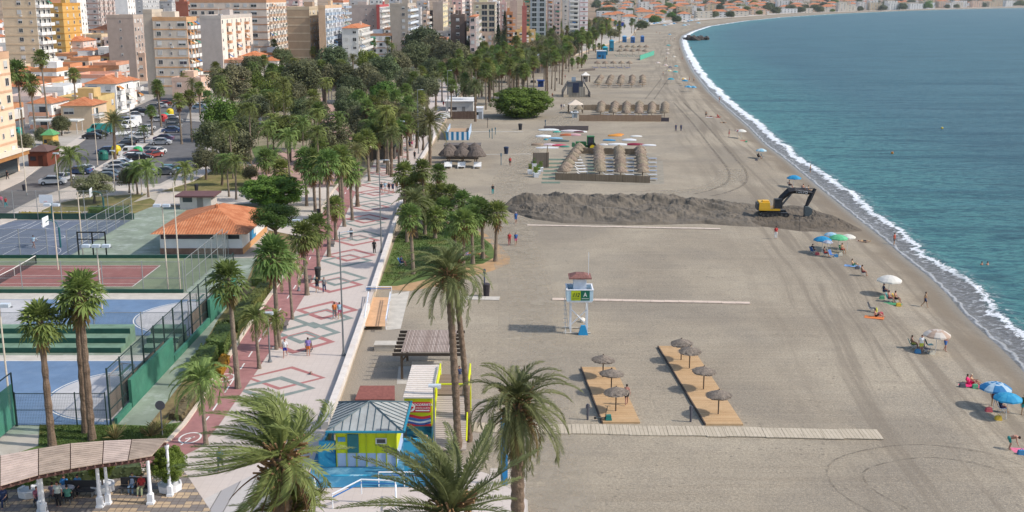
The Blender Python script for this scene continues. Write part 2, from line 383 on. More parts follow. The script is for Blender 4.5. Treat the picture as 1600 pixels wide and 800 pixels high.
cl = [((a[0] + b[0]) / 2, (a[1] + b[1]) / 2) for a, b in zip(bikeL, bikeR[:len(bikeL)])]
for i in range(len(cl) - 1):
    a, b = G(*cl[i], TZ + .038), G(*cl[i + 1], TZ + .038); Ln = (b - a).length; k = 0
    while k * 4 + 1.6 < Ln: w_strip(mb, [a + (b - a) * (k * 4 / Ln), a + (b - a) * ((k * 4 + 1.6) / Ln)], .12); k += 1
for cx, cy in ((297, 684), (352, 590)):
    c0 = G(cx, cy, TZ + .038); ring = [c0 + Vector((.75 * math.cos(t), 1.0 * math.sin(t), 0)) for t in [k * math.pi / 10 for k in range(21)]]; w_strip(mb, ring, .14)
    w_strip(mb, [c0 + Vector((-.3, -.2, 0)), c0 + Vector((.3, .2, 0))], .12)
tag(mb.build('cycle_path_marking', M_WHITE), None, None, None, 'structure')
M_KERB = mat('kerb_stone', (.62, .52, .42), .85, .12, 1.5)
mb = MB(); w_strip(mb, [G(x - 3, y, TZ) for x, y in bikeL], .35, 0, .14); tag(mb.build('cycle_path_kerb', M_KERB), None, None, None, 'structure')
# diamonds inlaid in the promenade: (centre px, half width m, half length m, outer colour first)
M_DR = mat('inlay_red', (.37, .155, .145), .8, .15, 1.5); M_DG = mat('inlay_green', (.20, .235, .215), .8, .15, 1.5)
def diamond(mb, c, hx, hy, wd, mi, z):
    o = [(c.x, c.y - hy), (c.x + hx, c.y), (c.x, c.y + hy), (c.x - hx, c.y)]; k = 1 - wd / hx; k2 = 1 - wd * 1.25 / hy
    i = [(c.x, c.y - hy * k2), (c.x + hx * k, c.y), (c.x, c.y + hy * k2), (c.x - hx * k, c.y)]
    v = [(x, y, z) for x, y in o + i]; mb.add(v, [(0, 1, 5, 4), (1, 2, 6, 5), (2, 3, 7, 6), (3, 0, 4, 7)], mi)
dia = [(470,598),(475,527),(507,491),(527,440),(545,403),(560,372),(571,345),(580,321),(587,303),(593,287),(600,272),(607,258),(613,247),(618,237),(624,228),(629,219),(634,211)]
mb = MB()
for i, (x, y) in enumerate(dia):
    c0 = G(x, y, TZ)
    if i == 0:
        diamond(mb, c0 + Vector((-1.5, 1.2, 0)), 3.4, 3.0, .5, 0, TZ + .022); diamond(mb, c0 + Vector((-1.9, -1.4, 0)), 3.4, 3.0, .7, 1, TZ + .026); continue
    a, b = (1, 0) if i % 2 else (0, 1); hy = 3.6
    diamond(mb, c0 + Vector((0, 1.5, 0)), 3.3, hy, .8, a, TZ + .022); diamond(mb, c0 + Vector((-.1, -1.5, 0)), 3.3, hy, .8, b, TZ + .026)
    diamond(mb, c0 + Vector((0, 0, 0)), 1.7, 1.8, .5, a, TZ + .030)
tag(mb.build('promenade_inlay', [M_DR, M_DG]), None, None, None, 'structure')
# parapet along the beach side
M_PAR = mat('parapet_stone', (.66, .60, .55), .85, .1, 1.2, dirt=((.5, .4, .32), .7, .6))
mb = MB(); w_strip(mb, [Vector((WX(Y) - .1, Y, TZ)) for Y in (78, 82, 88, 96, 104, 111)], .55, 0, .6)
tag(mb.build('parapet_wall', M_PAR), 'pale stone parapet wall between promenade and gravel beside the wooden pergola', 'wall')
mb = MB(); w_strip(mb, [Vector((WX(Y) - .1, Y, TZ)) for Y in (118, 130, 146, 163, 172)], .55, 0, .6)
tag(mb.build('parapet_wall', M_PAR), 'pale stone parapet wall between promenade and the palm lawn', 'wall')
mb = MB(); w_strip(mb, [Vector((WX(Y) - .1, Y, TZ)) for Y in (205, 240, 262)], .55, 0, .6)
tag(mb.build('parapet_wall', M_PAR), 'pale parapet wall beside the striped beach enclosure and tall date palm', 'wall')
mb = MB(); w_strip(mb, [Vector((WX(Y) - .1, Y, TZ)) for Y in (300, 360, 430)], .55, 0, .6)
tag(mb.build('parapet_wall', M_PAR), 'distant pale parapet wall beyond the beach restaurant', 'wall')
# palm lawn below the promenade
M_GRASS = mat('grass', (.085, .13, .032), .95, .35, .6, bump=.3, bscale=8, dirt=((.20, .16, .06), .35, .7))
M_LAWN2 = mat('worn_grass', (.16, .15, .05), .95, .3, .5, bump=.3, bscale=8, dirt=((.30, .21, .11), .25, .9))
M_DIRT = mat('bare_earth', (.40, .25, .13), .95, .2, .7, dirt=((.3, .24, .17), .5, .6))
def land_z(D, Y): return TZ - .35 + max(0, D - 25) * .03 * min(1, max(0, (Y - 1100) / 700)) + (2.5 * noise.noise(Vector((D / 90, Y / 160, 0))) if D > 60 else 0)
hr_ = [1150.0]
while hr_[-1] < 8900: hr_.append(hr_[-1] * 1.025)
hc = [-4, 0, 25, 50, 80, 120, 170, 230, 300, 380, 470, 580, 700, 850, 1050, 1400, 2000, 3200]; me = bpy.data.meshes.new('hills')
me.from_pydata([(WX(Y) - D * 1.15 - 2, Y, land_z(D, Y)) for Y in hr_ for D in hc], [], [(a * len(hc) + b + 1, a * len(hc) + b, (a + 1) * len(hc) + b, (a + 1) * len(hc) + b + 1) for a in range(len(hr_) - 1) for b in range(len(hc) - 1)])
me.materials.append(mat('hill_ground', (.27, .185, .12), .95, .35, .012, dirt=((.08, .095, .045), .022, .9))); me.polygons.foreach_set('use_smooth', [True] * len(me.polygons)); tag(link('hills', me), None, None, None, 'structure')
def bay_pos(px, D):
    a, b = 900.0, 8800.0
    for _ in range(30):
        Y = (a + b) / 2; X = WX(Y) - D * 1.15 - 2
        if 800 + FOC * X / (Y * PC + 30 * PS) < px: a = Y
        else: b = Y
    return Vector((X, Y, land_z(D, Y) if Y > 1150 else TZ))
poly_sheet('bare_earth', gp([(594,452),(640,352),(700,348),(760,366),(783,385),(797,402),(796,412),(770,423),(735,432),(690,446),(640,455)], 0), .012, M_DIRT)
poly_sheet('lawn', gp([(592,447),(602,420),(618,372),(632,352),(700,350),(745,364),(768,382),(776,400),(755,412),(700,420),(670,436),(620,447)], 0), .02, M_GRASS)
# gravel by the pergola, ramp
M_GRAVEL = mat('gravel', (.29, .25, .20), .95, .3, 9, bump=.5)
poly_sheet('gravel', gp([(520,640),(574,515),(700,515),(735,560),(735,640)], 0), .008, M_GRAVEL)
M_RAMP = mat('ramp_orange', (.60, .36, .20), .8, .12, 1.5); M_CONC = mat('concrete', (.50, .46, .40), .85, .15, 1.0)
poly_sheet('ramp_paving', gp([(577,470),(609,470),(603,516),(569,516)], 0), .4, M_RAMP)
poly_sheet('ramp_footway', gp([(610,460),(640,455),(626,514),(603,516)], 0), .02, M_CONC)
# ------------------------------------------------------------------ sports courts
def court_mat(nm, c, c2): return mat(nm, c, .8, .14, .5, dirt=(c2, .9, .55))
M_CB = court_mat('court_blue', (.13, .205, .32), (.19, .26, .36)); M_CW = court_mat('court_pale', (.46, .45, .45), (.38, .38, .4))
M_CS = court_mat('court_slate', (.125, .15, .20), (.2, .23, .28)); M_CG = court_mat('court_green', (.19, .225, .135), (.25, .27, .18)); M_CR = court_mat('court_red', (.29, .115, .10), (.38, .2, .17))
M_WALK = mat('green_walkway', (.22, .26, .20), .8, .25, .35, dirt=((.42, .46, .42), .5, .75))
def rect(nm, x0, x1, y0, y1, z, m): return poly_sheet(nm, [(x0, y0), (x1, y0), (x1, y1), (x0, y1)], z, m)
rect('green_walkway', -70, -25.6, 77, 134, TZ + .004, M_WALK)
rect('sports_ground', -56, -34.5, 134, 168, TZ + .009, M_WALK)
rect('court_lower', -66, -30.2, 78.8, 94, TZ + .022, M_CB); rect('court_kerb_lower', -66, -30.2, 94, 95.6, TZ + .022, M_CONC)
rect('court_upper', -66, -30.2, 101.6, 114.6, TZ + .022, M_CB); rect('court_kerb_upper', -66, -30.2, 114.6, 117.2, TZ + .022, M_CONC)
rect('court_green', -75, -35.6, 118, 133.8, TZ + .022, M_CG); rect('court_red', -71, -42, 120, 130.1, TZ + .026, M_CR)
rect('court_slate', -92, -54.8, 134.4, 158, TZ + .022, M_CS)
def dshape(cx, cy, r, z, x1):
    p = [(x1, cy - r)] + [(cx - r * 1.05 * math.cos(t), cy - r * math.sin(t) * -1) for t in [(-math.pi / 2 + math.pi * k / 24) for k in range(25)]] + [(x1, cy + r)]
    return [(a, b) for a, b in p]
poly_sheet('court_area_lower', dshape(-30.8, 85.7, 5.9, 0, -30.3), TZ + .028, M_CW)
poly_sheet('court_area_upper', dshape(-31.2, 108.2, 6.0, 0, -30.3), TZ + .028, M_CW)
poly_sheet('court_area_left', [(-66, 101.8), (-50, 101.8), (-48.2, 104), (-47.9, 108), (-49, 112), (-51, 114.4), (-66, 114.4)], TZ + .028, M_CW)
mb = MB(); zl = TZ + .032
def ln(mb, *p, wd=.07, z=zl): w_strip(mb, [Vector((x, y, z)) for x, y in p], wd)
ln(mb, (-71, 120), (-42, 120)); ln(mb, (-71, 130.1), (-42, 130.1)); ln(mb, (-42, 120), (-42, 130.1), wd=.1); ln(mb, (-71, 121.3), (-42, 121.3)); ln(mb, (-71, 128.8), (-42, 128.8)); ln(mb, (-48.5, 121.3), (-48.5, 128.8)); ln(mb, (-60, 121.3), (-60, 128.8)); ln(mb, (-60,125),(-48.5,125))
for x0 in (-91, -79, -67):
    ln(mb, (x0, 135.2), (x0, 157)); ln(mb, (x0 + 11, 135.2), (x0 + 11, 157)); ln(mb, (x0, 135.2), (x0 + 11, 135.2)); ln(mb, (x0, 157), (x0 + 11, 157)); ln(mb, (x0, 146), (x0 + 11, 146))
    for cy, s in ((135.2, 1), (157, -1)):
        ln(mb, *[(x0 + 5.5 + 4.8 * math.cos(t), cy + s * (1.2 + 4.8 * math.sin(t))) for t in [math.pi * k / 16 for k in range(17)]])
        ln(mb, (x0 + 3.7, cy), (x0 + 3.7, cy + s * 5), (x0 + 7.3, cy + s * 5), (x0 + 7.3, cy))
    ln(mb, *[(x0 + 5.5 + 1.8 * math.cos(t), 146 + 1.8 * math.sin(t)) for t in [math.pi * k / 10 for k in range(21)]])
for cy, r, x in ((85.7, 6.1, -30.8), (108.2, 6.2, -31.2)):
    ln(mb, *[(x - r * 1.05 * math.cos(t), cy + r * math.sin(t)) for t in [(-math.pi / 2 + math.pi * k / 24) for k in range(25)]], wd=.12, z=TZ + .036)
ln(mb, (-47.8, 101.8), (-47.8, 114.4), wd=.1); ln(mb, (-55, 94), (-30.3, 94), wd=.1)
tag(mb.build('court_marking', M_WHITE), None, None, None, 'structure')
# bleachers
M_DGREEN = mat('dark_green_paint', (.018, .075, .055), .6, .2, 1.2); M_LGREEN = mat('green_paint', (.045, .17, .115), .7, .2, .8, dirt=((.10, .25, .18), .6, .5)); M_STEP = mat('worn_step_green', (.15, .24, .17), .8, .25, 1)
for x0, x1, lab in ((-66, -35.2, 'long green concrete steps between the two blue courts'), (-33.3, -30.4, 'short green concrete steps beside the court gate opening')):
    th = thing('spectator_steps', lab, 'steps', (0, 0, 0))
    for k in range(3):
        m1 = MB(); m1.box((x0 + x1) / 2, 97.0 + k * 1.35, TZ, x1 - x0, 1.33, .5 * (k + 1)); o = m1.build('step', [M_STEP], th)
        m2 = MB(); m2.box((x0 + x1) / 2, 97.0 + k * 1.35 - .675, TZ + .01 + (.5 * k if k else 0), x1 - x0 - .01, .02, .46); m2.build('riser', [M_DGREEN], th)
# fences ------------------------------------------------------------
def net_material(nm, col, dens):
    m, n, b = new_mat(nm, .6, .3); L = n.links; b.inputs['Base Color'].default_value = (*col, 1)
    tc = nd(n, 'ShaderNodeTexCoord'); w1 = nd(n, 'ShaderNodeTexWave'); w2 = nd(n, 'ShaderNodeTexWave'); sx = nd(n, 'ShaderNodeSeparateXYZ'); L.new(tc.outputs['Object'], sx.inputs[0])
    s1 = math_(n, 'ADD', sx.outputs[0], sx.outputs[1])
    a = math_(n, 'PINGPONG', s1, .06); c = math_(n, 'PINGPONG', sx.outputs[2], .06)
    mk = math_(n, 'MAXIMUM', math_(n, 'LESS_THAN', a, dens), math_(n, 'LESS_THAN', c, dens))
    tr = nd(n, 'ShaderNodeBsdfTransparent'); ms = nd(n, 'ShaderNodeMixShader'); L.new(mk, ms.inputs[0]); L.new(tr.outputs[0], ms.inputs[1]); L.new(b.outputs[0], ms.inputs[2]); L.new(ms.outputs[0], n.nodes['Material Output'].inputs[0])
    return m
M_NET = net_material('chain_link', (.10, .13, .12), .0055); M_POST = mat('galvanised_post', (.30, .31, .31), .5, .15, 2, metal=.3); M_DPOST = mat('dark_post', (.015, .035, .032), .5, .2, 2)
M_TAN = net_material('windbreak_net', (.20, .15, .12), .03); M_NETG = net_material('green_net', (.03, .09, .07), .012)
def fence(p0, p1, h, lab, n=None, z=TZ, pm=None, nm=None, rails=(0,), r=.05, every=4.0, group=None, base=0):
    p0 = Vector((*p0, z)); p1 = Vector((*p1, z)); d = p1 - p0; n = n or max(1, round(d.length / every))
    th = thing('court_fence', lab, 'fence', p0, 0, group); 
    m1 = MB(); m1.add([(0, 0, base), tuple(d + Vector((0, 0, base))), tuple(d + Vector((0, 0, h))), (0, 0, h)], [(0, 1, 2, 3)]); m1.build('mesh_panel', [nm or M_NET], th)
    pm = pm or M_POST
    me = MB().tube([(0, 0, 0), (0, 0, h + .1)], r, 6).mesh('post', [pm])
    for k in range(n + 1): link('post', me, th, d * (k / n))
    m3 = MB()
    for q in [h] + [x for x in rails if x]: m3.tube([(0, 0, q), tuple(d + Vector((0, 0, q)))], r * .6, 6)
    m3.build('rail', [pm], th)
    return th
fence((-66, 78.6), (-30.2, 78.6), 2.6, 'tall wire mesh fence on the near side of the lower blue court beside the lawn', rails=(1.3,), every=2.2, pm=M_DPOST)
fence((-66, 101.2), (-30.4, 101.2), 2.4, 'wire mesh fence behind the green steps along the upper blue court', every=4.2)
fence((-75, 117.6), (-35.6, 117.6), 3.4, 'wire fence between the upper blue court and the red tennis court', every=4.4, rails=(1.6,))
fence((-84, 134.1), (-57, 134.1), 3.6, 'wire fence between the tennis court and the slate basketball court', every=3.4, rails=(1.8,))
fence((-92, 158.3), (-54.6, 158.3), 4.2, 'wire fence behind the basketball court before the park', every=3.4, rails=(2.0,))
fence((-54.6, 134.3), (-54.6, 158.2), 3.4, 'wire fence running back beside the basketball court near the tiled roof', every=3.4, rails=(1.2, 2.2))
fence((-35.4, 117.8), (-35.4, 134), 3.6, 'grey wire fence at the right end of the tennis court', every=2.6, rails=(1.8,))
fence((-35.2, 134), (-35.2, 137), 3.0, 'short fence corner beside the white sports building', every=1.5)
fence((-30.0, 78.8), (-30.0, 117.4), 4.4, 'tall dark posts and mesh along the right end of the blue courts', every=2.75, pm=M_DPOST, rails=(1.2, 2.4), nm=M_NET, r=.07)
for y0, y1, lab in ((80, 94, 'brown windbreak netting hung behind the goal of the lower blue court'), (102, 117, 'brown windbreak netting hung behind the goal of the upper blue court')):
    m1 = MB(); m1.box(-30.45, (y0 + y1) / 2, TZ + .05, .02, y1 - y0, 1.9); tag(m1.build('windbreak_net', [M_TAN]), lab, 'netting')
for y0, y1, h, lab in ((82.5, 93.6, 2.3, 'high green painted panel beside the lower blue court'), (105.8, 116.6, 2.4, 'high green painted panel beside the upper blue court'), (93.8, 105.6, .6, 'low green kerb wall between the two green panels'), (79, 82.3, .5, 'low green kerb wall at the lower court corner')):
    m1 = MB(); m1.box(-29.7, (y0 + y1) / 2, TZ, .25, y1 - y0, h); tag(m1.build('green_wall', [M_LGREEN]), lab, 'wall')
for y, x0, x1, lab in ((117.3, -75, -35.6, 'low dark green wall at the foot of the tennis court fence'), (133.9, -84, -36, 'low dark green wall between tennis and basketball courts'), (158.6, -92, -54.5, 'low dark green wall behind the basketball court')):
    m1 = MB(); m1.box((x0 + x1) / 2, y, TZ, x1 - x0, .2, .42 if y < 150 else .9); tag(m1.build('green_wall', [M_DGREEN]), lab, 'wall')
# green gate panels bottom left
for (x, y), lab in (((-37.6, 75.5), 'green mesh gate leaf at the far left beside the lawn'), ((-37.0, 77.0), 'second green mesh gate leaf against the lower court corner')):
    th = thing('mesh_gate', lab, 'gate', (x, y, TZ)); m1 = MB(); m1.tube([(0, -1.8, 0), (0, -1.8, 4.2), (0, 1.6, 4.2), (0, 1.6, 0)], .07, 6); m1.build('gate_frame', [M_DPOST], th)
    m1 = MB(); m1.add([(0, -1.8, 0.2), (0, 1.6, .2), (0, 1.6, 3.4), (0, -1.8, 3.4)], [(0, 1, 2, 3)]); m1.build('mesh_panel', [net_material('green_screen', (.06, .22, .15), .045)], th)
# black gate frame of the basketball court
th = thing('court_gate', 'black double gate frame at the corner of the basketball court', 'gate', (-51.5, 134.1, TZ))
m1 = MB()
for x in (-1.7, 0.1, 1.7): m1.box(x, 0, 0, .14, .14, 3.3)
m1.box(0, 0, 3.16, 3.5, .16, .14); m1.box(0, 0, 2.3, 3.5, .12, .1); m1.build('gate_frame', [cmat((.01, .012, .012), .5)], th)
# tennis net
th = thing('tennis_net', 'sagging dark tennis net with white band across the red court', 'net', (-57.2, 125, TZ))
m1 = MB(); m1.add([(0, -6, 0), (0, 6, 0), (0, 6, 1.0), (0, 0, .9), (0, -6, 1.0)], [(0, 1, 2, 3, 4)]); m1.build('net_mesh', [net_material('tennis_mesh', (.03, .03, .035), .02)], th)
m1 = MB(); m1.tube([(0, -6, 1.0), (0, 0, .92), (0, 6, 1.0)], .05, 6); m1.build('net_band', [M_WHITE], th)
for y in (-6, 6): MB().box(0, y, 0, .12, .12, 1.15).build('net_post', [M_DPOST], th)
MB().box(0, 0, 0, .06, .05, .9).build('centre_strap', [M_WHITE], th)
# goals
M_GOAL = mat('goal_paint', (.35, .30, .28), .5, .1, 2)
for cy, lab in ((86, 'small goal frame with net on the lower blue court'), (108.2, 'small goal frame with net on the upper blue court')):
    th = thing('goal', lab, 'goal', (-32.0, cy, TZ)); m1 = MB()
    m1.tube([(0, -1.5, 0), (0, -1.5, 2), (0, 1.5, 2), (0, 1.5, 0)], .05, 6); m1.tube([(0, -1.5, 2), (1, -1.5, 1.9), (1.3, -1.5, 0)], .03, 6); m1.tube([(0, 1.5, 2), (1, 1.5, 1.9), (1.3, 1.5, 0)], .03, 6); m1.build('goal_frame', [M_GOAL], th)
    m1 = MB(); m1.add([(1, -1.5, 1.9), (1, 1.5, 1.9), (1.3, 1.5, 0), (1.3, -1.5, 0), (0, -1.5, 2), (0, 1.5, 2)], [(0, 1, 2, 3), (4, 5, 1, 0)]); m1.build('goal_net', [M_NETG], th)
# basketball hoops
def hoop_proto():
    th = thing('basketball_hoop', 'hoop', 'hoop'); m1 = MB()
    m1.tube([(0, 0, 0), (0, 0, 2.6)], .13, 8); m1.tube([(0, 0, 2.5), (0, -.3, 3.3), (0, -1.2, 3.6), (0, -1.6, 3.3)], .06, 6); m1.build('support_post', [cmat((.02, .12, .13), .5)], th)
    MB().box(0, -1.65, 2.8, 1.9, .06, 1.2).build('backboard', [cmat((.75, .76, .78), .5)], th)
    m1 = MB(); m1.tube([(.23 * math.cos(t), -1.95 + .23 * math.sin(t), 3.05) for t in [k * math.pi / 6 for k in range(13)]], .015, 4); m1.build('rim', [cmat((.5, .1, .03), .5)], th)
    return Proto(th)
hp = hoop_proto()
for x, y, rz, lab in ((-66, 158, 0, 'basketball hoop with tall white backboard at the back edge of the slate court'), (-82.5, 150, R(90), 'basketball hoop with white backboard at the far left of the slate court'), (-57.8, 140, R(-90), 'basketball hoop on a curved arm behind the floodlight pole'), (-74, 138, R(150), 'basketball hoop seen from behind with grey backboard'), (-60, 162, R(-80), 'narrow white backboard hoop near the tiled roof')):
    hp.put((x, y, TZ), rz, lab)
# ------------------------------------------------------------------ floodlight poles and lamps
M_POLE = mat('pole_cream', (.60, .52, .42), .6, .1, 1.5); M_GREYP = mat('pole_grey', (.20, .21, .22), .5, .1, 1.5, metal=.3); M_LAMP = cmat((.55, .6, .65), .3)
def px_pole(bx, by, ty, z0=TZ):
    p = G(bx, by, z0); return p, ZT(p.y, ty) - z0
for bx, by, ty, nl, lab in ((160, 490, 385, 3, 'cream floodlight pole with three wide lamps behind the left fan palms'), (16, 640, 478, 2, 'cream floodlight pole at the left edge by the lower court'), (130, 402, 300, 0, 'slim cream pole on the basketball court edge'), (91, 422, 321, 2, 'cream floodlight pole with two lamps over the basketball court'), (263, 456, 322, 2, 'cream floodlight pole beside the tiled roof'), (282, 456, 285, 0, 'tall cream mast in front of the tiled roof')):
    p, h = px_pole(bx, by, ty); th = thing('floodlight_pole', lab, 'lamp post', p)
    MB().tube([(0, 0, 0), (0, 0, h)], [.09, .06], 8).build('pole', [M_POLE], th)
    for k in range(nl):
        m1 = MB(); m1.box((k - (nl - 1) / 2) * 1.0, -.15, h - .05, .75, .5, .28); m1.build('lamp_head', [M_LAMP], th)
    if nl: MB().box(0, 0, h - .12, nl * 1.0, .1, .1).build('crossbar', [M_GREYP], th)
for bx, by, ty, cm, arm, lab in ((537, 556, 362, M_GREYP, 0, 'tall grey lamp post on the promenade by the parapet, nearest the camera'), (596, 395, 250, M_GREYP, 0, 'tall dark lamp post on the promenade behind the first one'), (467, 455, 345, M_POLE, 1, 'lamp post with two blue and white heads by the palm row'), (422, 566, 490, M_GREYP, 1, 'slim lamp post with flat blue head beside the cycle path'), (630, 258, 190, M_POLE, 1, 'thin lamp post on the promenade left of the date palm'), (654, 240, 140, M_GREYP, 0, 'tall grey lamp post behind the date palm on the promenade'), (180, 300, 236, M_POLE, 1, 'white street lamp with globe near the olive bush'), (42, 305, 170, M_POLE, 1, 'tall street lamp on the left pavement'), (153, 262, 180, M_POLE, 1, 'street lamp on the strip between road and car park'), (207, 232, 160, M_POLE, 1, 'street lamp near the parked white van'), (222, 305, 240, M_POLE, 1, 'lamp post with flat head before the parked cars'), (94, 322, 240, M_POLE, 1, 'lamp post with broad grey head near the wooden kiosk'), (700, 183, 110, M_GREYP, 0, 'tall thin mast by the beach restaurant'), (677, 160, 125, M_POLE, 1, 'white lamp post beyond the tall date palm'), (820, 78, 40, M_GREYP, 0, 'distant tall mast among the far palms'), (680, 740, 604, M_GREYP, 1, 'grey post with loudspeakers and lamp in front of the lifeguard hut')):
    p, h = px_pole(bx, by, ty); th = thing('lamp_post', lab, 'lamp post', p)
    MB().tube([(0, 0, 0), (0, 0, h)], [.09, .05], 8).build('pole', [cm], th)
    if arm: m1 = MB(); m1.box(0, 0, h, .7, .35, .14); m1.box(.35, 0, h - .1, .25, .25, .25); m1.build('lamp_head', [M_LAMP], th)
    else: m1 = MB(); m1.tube([(0, 0, h - .1), (.5, 0, h), (.9, 0, h)], .03, 6); m1.box(.95, 0, h - .04, .5, .2, .1); m1.build('lamp_head', [M_LAMP], th)
    MB().lathe(0, 0, [(.2, 0), (.2, .12), (.12, .3), (.1, .5)], 8).build('post_base', [M_GREYP], th)
# ------------------------------------------------------------------ buildings
ORD = ['first','second','third','fourth','fifth','sixth','seventh','eighth','ninth','tenth','eleventh','twelfth','thirteenth','fourteenth','fifteenth','sixteenth','seventeenth','eighteenth','nineteenth','twentieth']
def ordw(i):
    if i < 20: return ORD[i]
    if i >= 99: return 'other ' + ordw(i - 99)
    t = ['twenty', 'thirty', 'forty', 'fifty', 'sixty', 'seventy', 'eighty', 'ninety'][(i + 1) // 10 - 2] if i < 99 else 'hundred'
    return t + ('' if (i + 1) % 10 == 0 else '-' + ORD[(i + 1) % 10 - 1]) + ('th' if (i + 1) % 10 == 0 else '')
WC = {}
def wallm(c):
    k = tuple(round(x, 2) for x in c)
    if k not in WC: WC[k] = mat('render_%02d_%02d_%02d' % tuple(int(x * 100) for x in k), k, .9, .1, .35, obj=.05, dirt=(tuple(x * .7 for x in k), .25, .5))
    return WC[k]
M_GLASS = mat('window_glass', (.03, .04, .05), .15, .3, .9, spec=.6, obj=.4); M_SHUT = mat('shutter', (.55, .54, .52), .6, .1, 2, obj=.25); M_FRAME = mat('window_frame', (.62, .60, .58), .6, .08, 2)
M_TILE = None
def tile_material():
    m, n, b = new_mat('roof_tile', .85, .2); L = n.links; tc = nd(n, 'ShaderNodeTexCoord'); P = tc.outputs['Object']
    g = nd(n, 'ShaderNodeNewGeometry'); sx = nd(n, 'ShaderNodeSeparateXYZ'); L.new(g.outputs['Normal'], sx.inputs[0]); sp = nd(n, 'ShaderNodeSeparateXYZ'); L.new(P, sp.inputs[0])
    usex = math_(n, 'GREATER_THAN', math_(n, 'ABSOLUTE', sx.outputs[0]), math_(n, 'ABSOLUTE', sx.outputs[1]))
    co = nd(n, 'ShaderNodeMix'); L.new(usex, co.inputs[0]); L.new(sp.outputs[0], co.inputs[2]); L.new(sp.outputs[1], co.inputs[3])
    st = math_(n, 'PINGPONG', co.outputs[0], .17)
    no = noise_(n, P, .8, 5, .65); col = mix(n, rng(n, no, .3, .7), (.42, .135, .055), (.60, .25, .12))
    col = mix(n, rng(n, st, .0, .10, .55, 0), col, (.16, .05, .025)); no2 = noise_(n, P, 6, 3, .8); col = mix(n, rng(n, no2, .55, .8, 0, .4), col, (.62, .38, .25))
    L.new(col, b.inputs['Base Color']); bp = nd(n, 'ShaderNodeBump'); bp.inputs['Distance'].default_value = .15; L.new(st, bp.inputs['Height']); bp.inputs['Strength'].default_value = .8; L.new(bp.outputs[0], b.inputs['Normal'])
    return m
M_TILE = tile_material()
def win_mesh(w_, h_, shut, nm):
    m = MB(); m.box(0, -.02, 0, w_ + .16, .08, .07, mi=0); m.box(0, -.02, h_ + .07, w_ + .16, .08, .07, mi=0)
    for s in (-1, 1): m.box(s * (w_ / 2 + .04), -.02, .07, .08, .08, h_, mi=0)
    m.box(0, -.02, .07, .05, .05, h_, mi=0); m.box(0, .005, .07, w_, .03, h_, mi=1)
    if shut: m.box(0, -.015, .07 + h_ * (1 - shut), w_ - .02, .05, h_ * shut, mi=2)
    return m.mesh(nm, [M_FRAME, M_GLASS, M_SHUT])
WIN = {'w': [win_mesh(1.3, 1.3, s, 'window') for s in (0, .4, .8, 1.0)], 'W': [win_mesh(2.3, 1.35, s, 'window') for s in (0, .3, .6, 1.0)], 's': [win_mesh(.6, .9, s, 'window') for s in (0, .5)], 'g': [win_mesh(2.8, 2.2, 0, 'window')]}
def balc_mesh(w_, rail, nm):
    m = MB(); m.box(0, -.65, -.15, w_, 1.3, .18, mi=0); m.box(0, -1.27, .03, w_, .07, .95, mi=3)
    for s in (-1, 1): m.box(s * (w_ / 2 - .035), -.62, .03, .07, 1.22, .95, mi=3)
    m.box(0, .01, .03, w_ * .8, .04, 2.15, mi=1); m.box(-w_ * .2, -.012, .03, w_ * .36, .04, 2.15, mi=2)
    return m.mesh(nm, [M_FRAME, M_GLASS, M_SHUT, rail])
BALC = {}
def balc(w_, rail):
    k = (w_, rail.name)
    if k not in BALC: BALC[k] = balc_mesh(w_, rail, 'balcony')
    return BALC[k]
AWN = [MB().add([(-1.2, -.04, 2.3), (1.2, -.04, 2.3), (1.2, -1.3, 1.55), (-1.2, -1.3, 1.55), (1.2, -1.3, 1.3), (-1.2, -1.3, 1.3)], [(0, 3, 2, 1), (2, 3, 5, 4)]).mesh('awning', [cmat(c, .8)]) for c in ((.05, .22, .14), (.45, .2, .06), (.06, .16, .34), (.6, .56, .46))]
ACU = MB().box(.5, -.16, 0, .75, .3, .5).mesh('air_conditioner', [cmat((.6, .6, .58), .5)])
M_PARAP = wallm((.62, .55, .47))
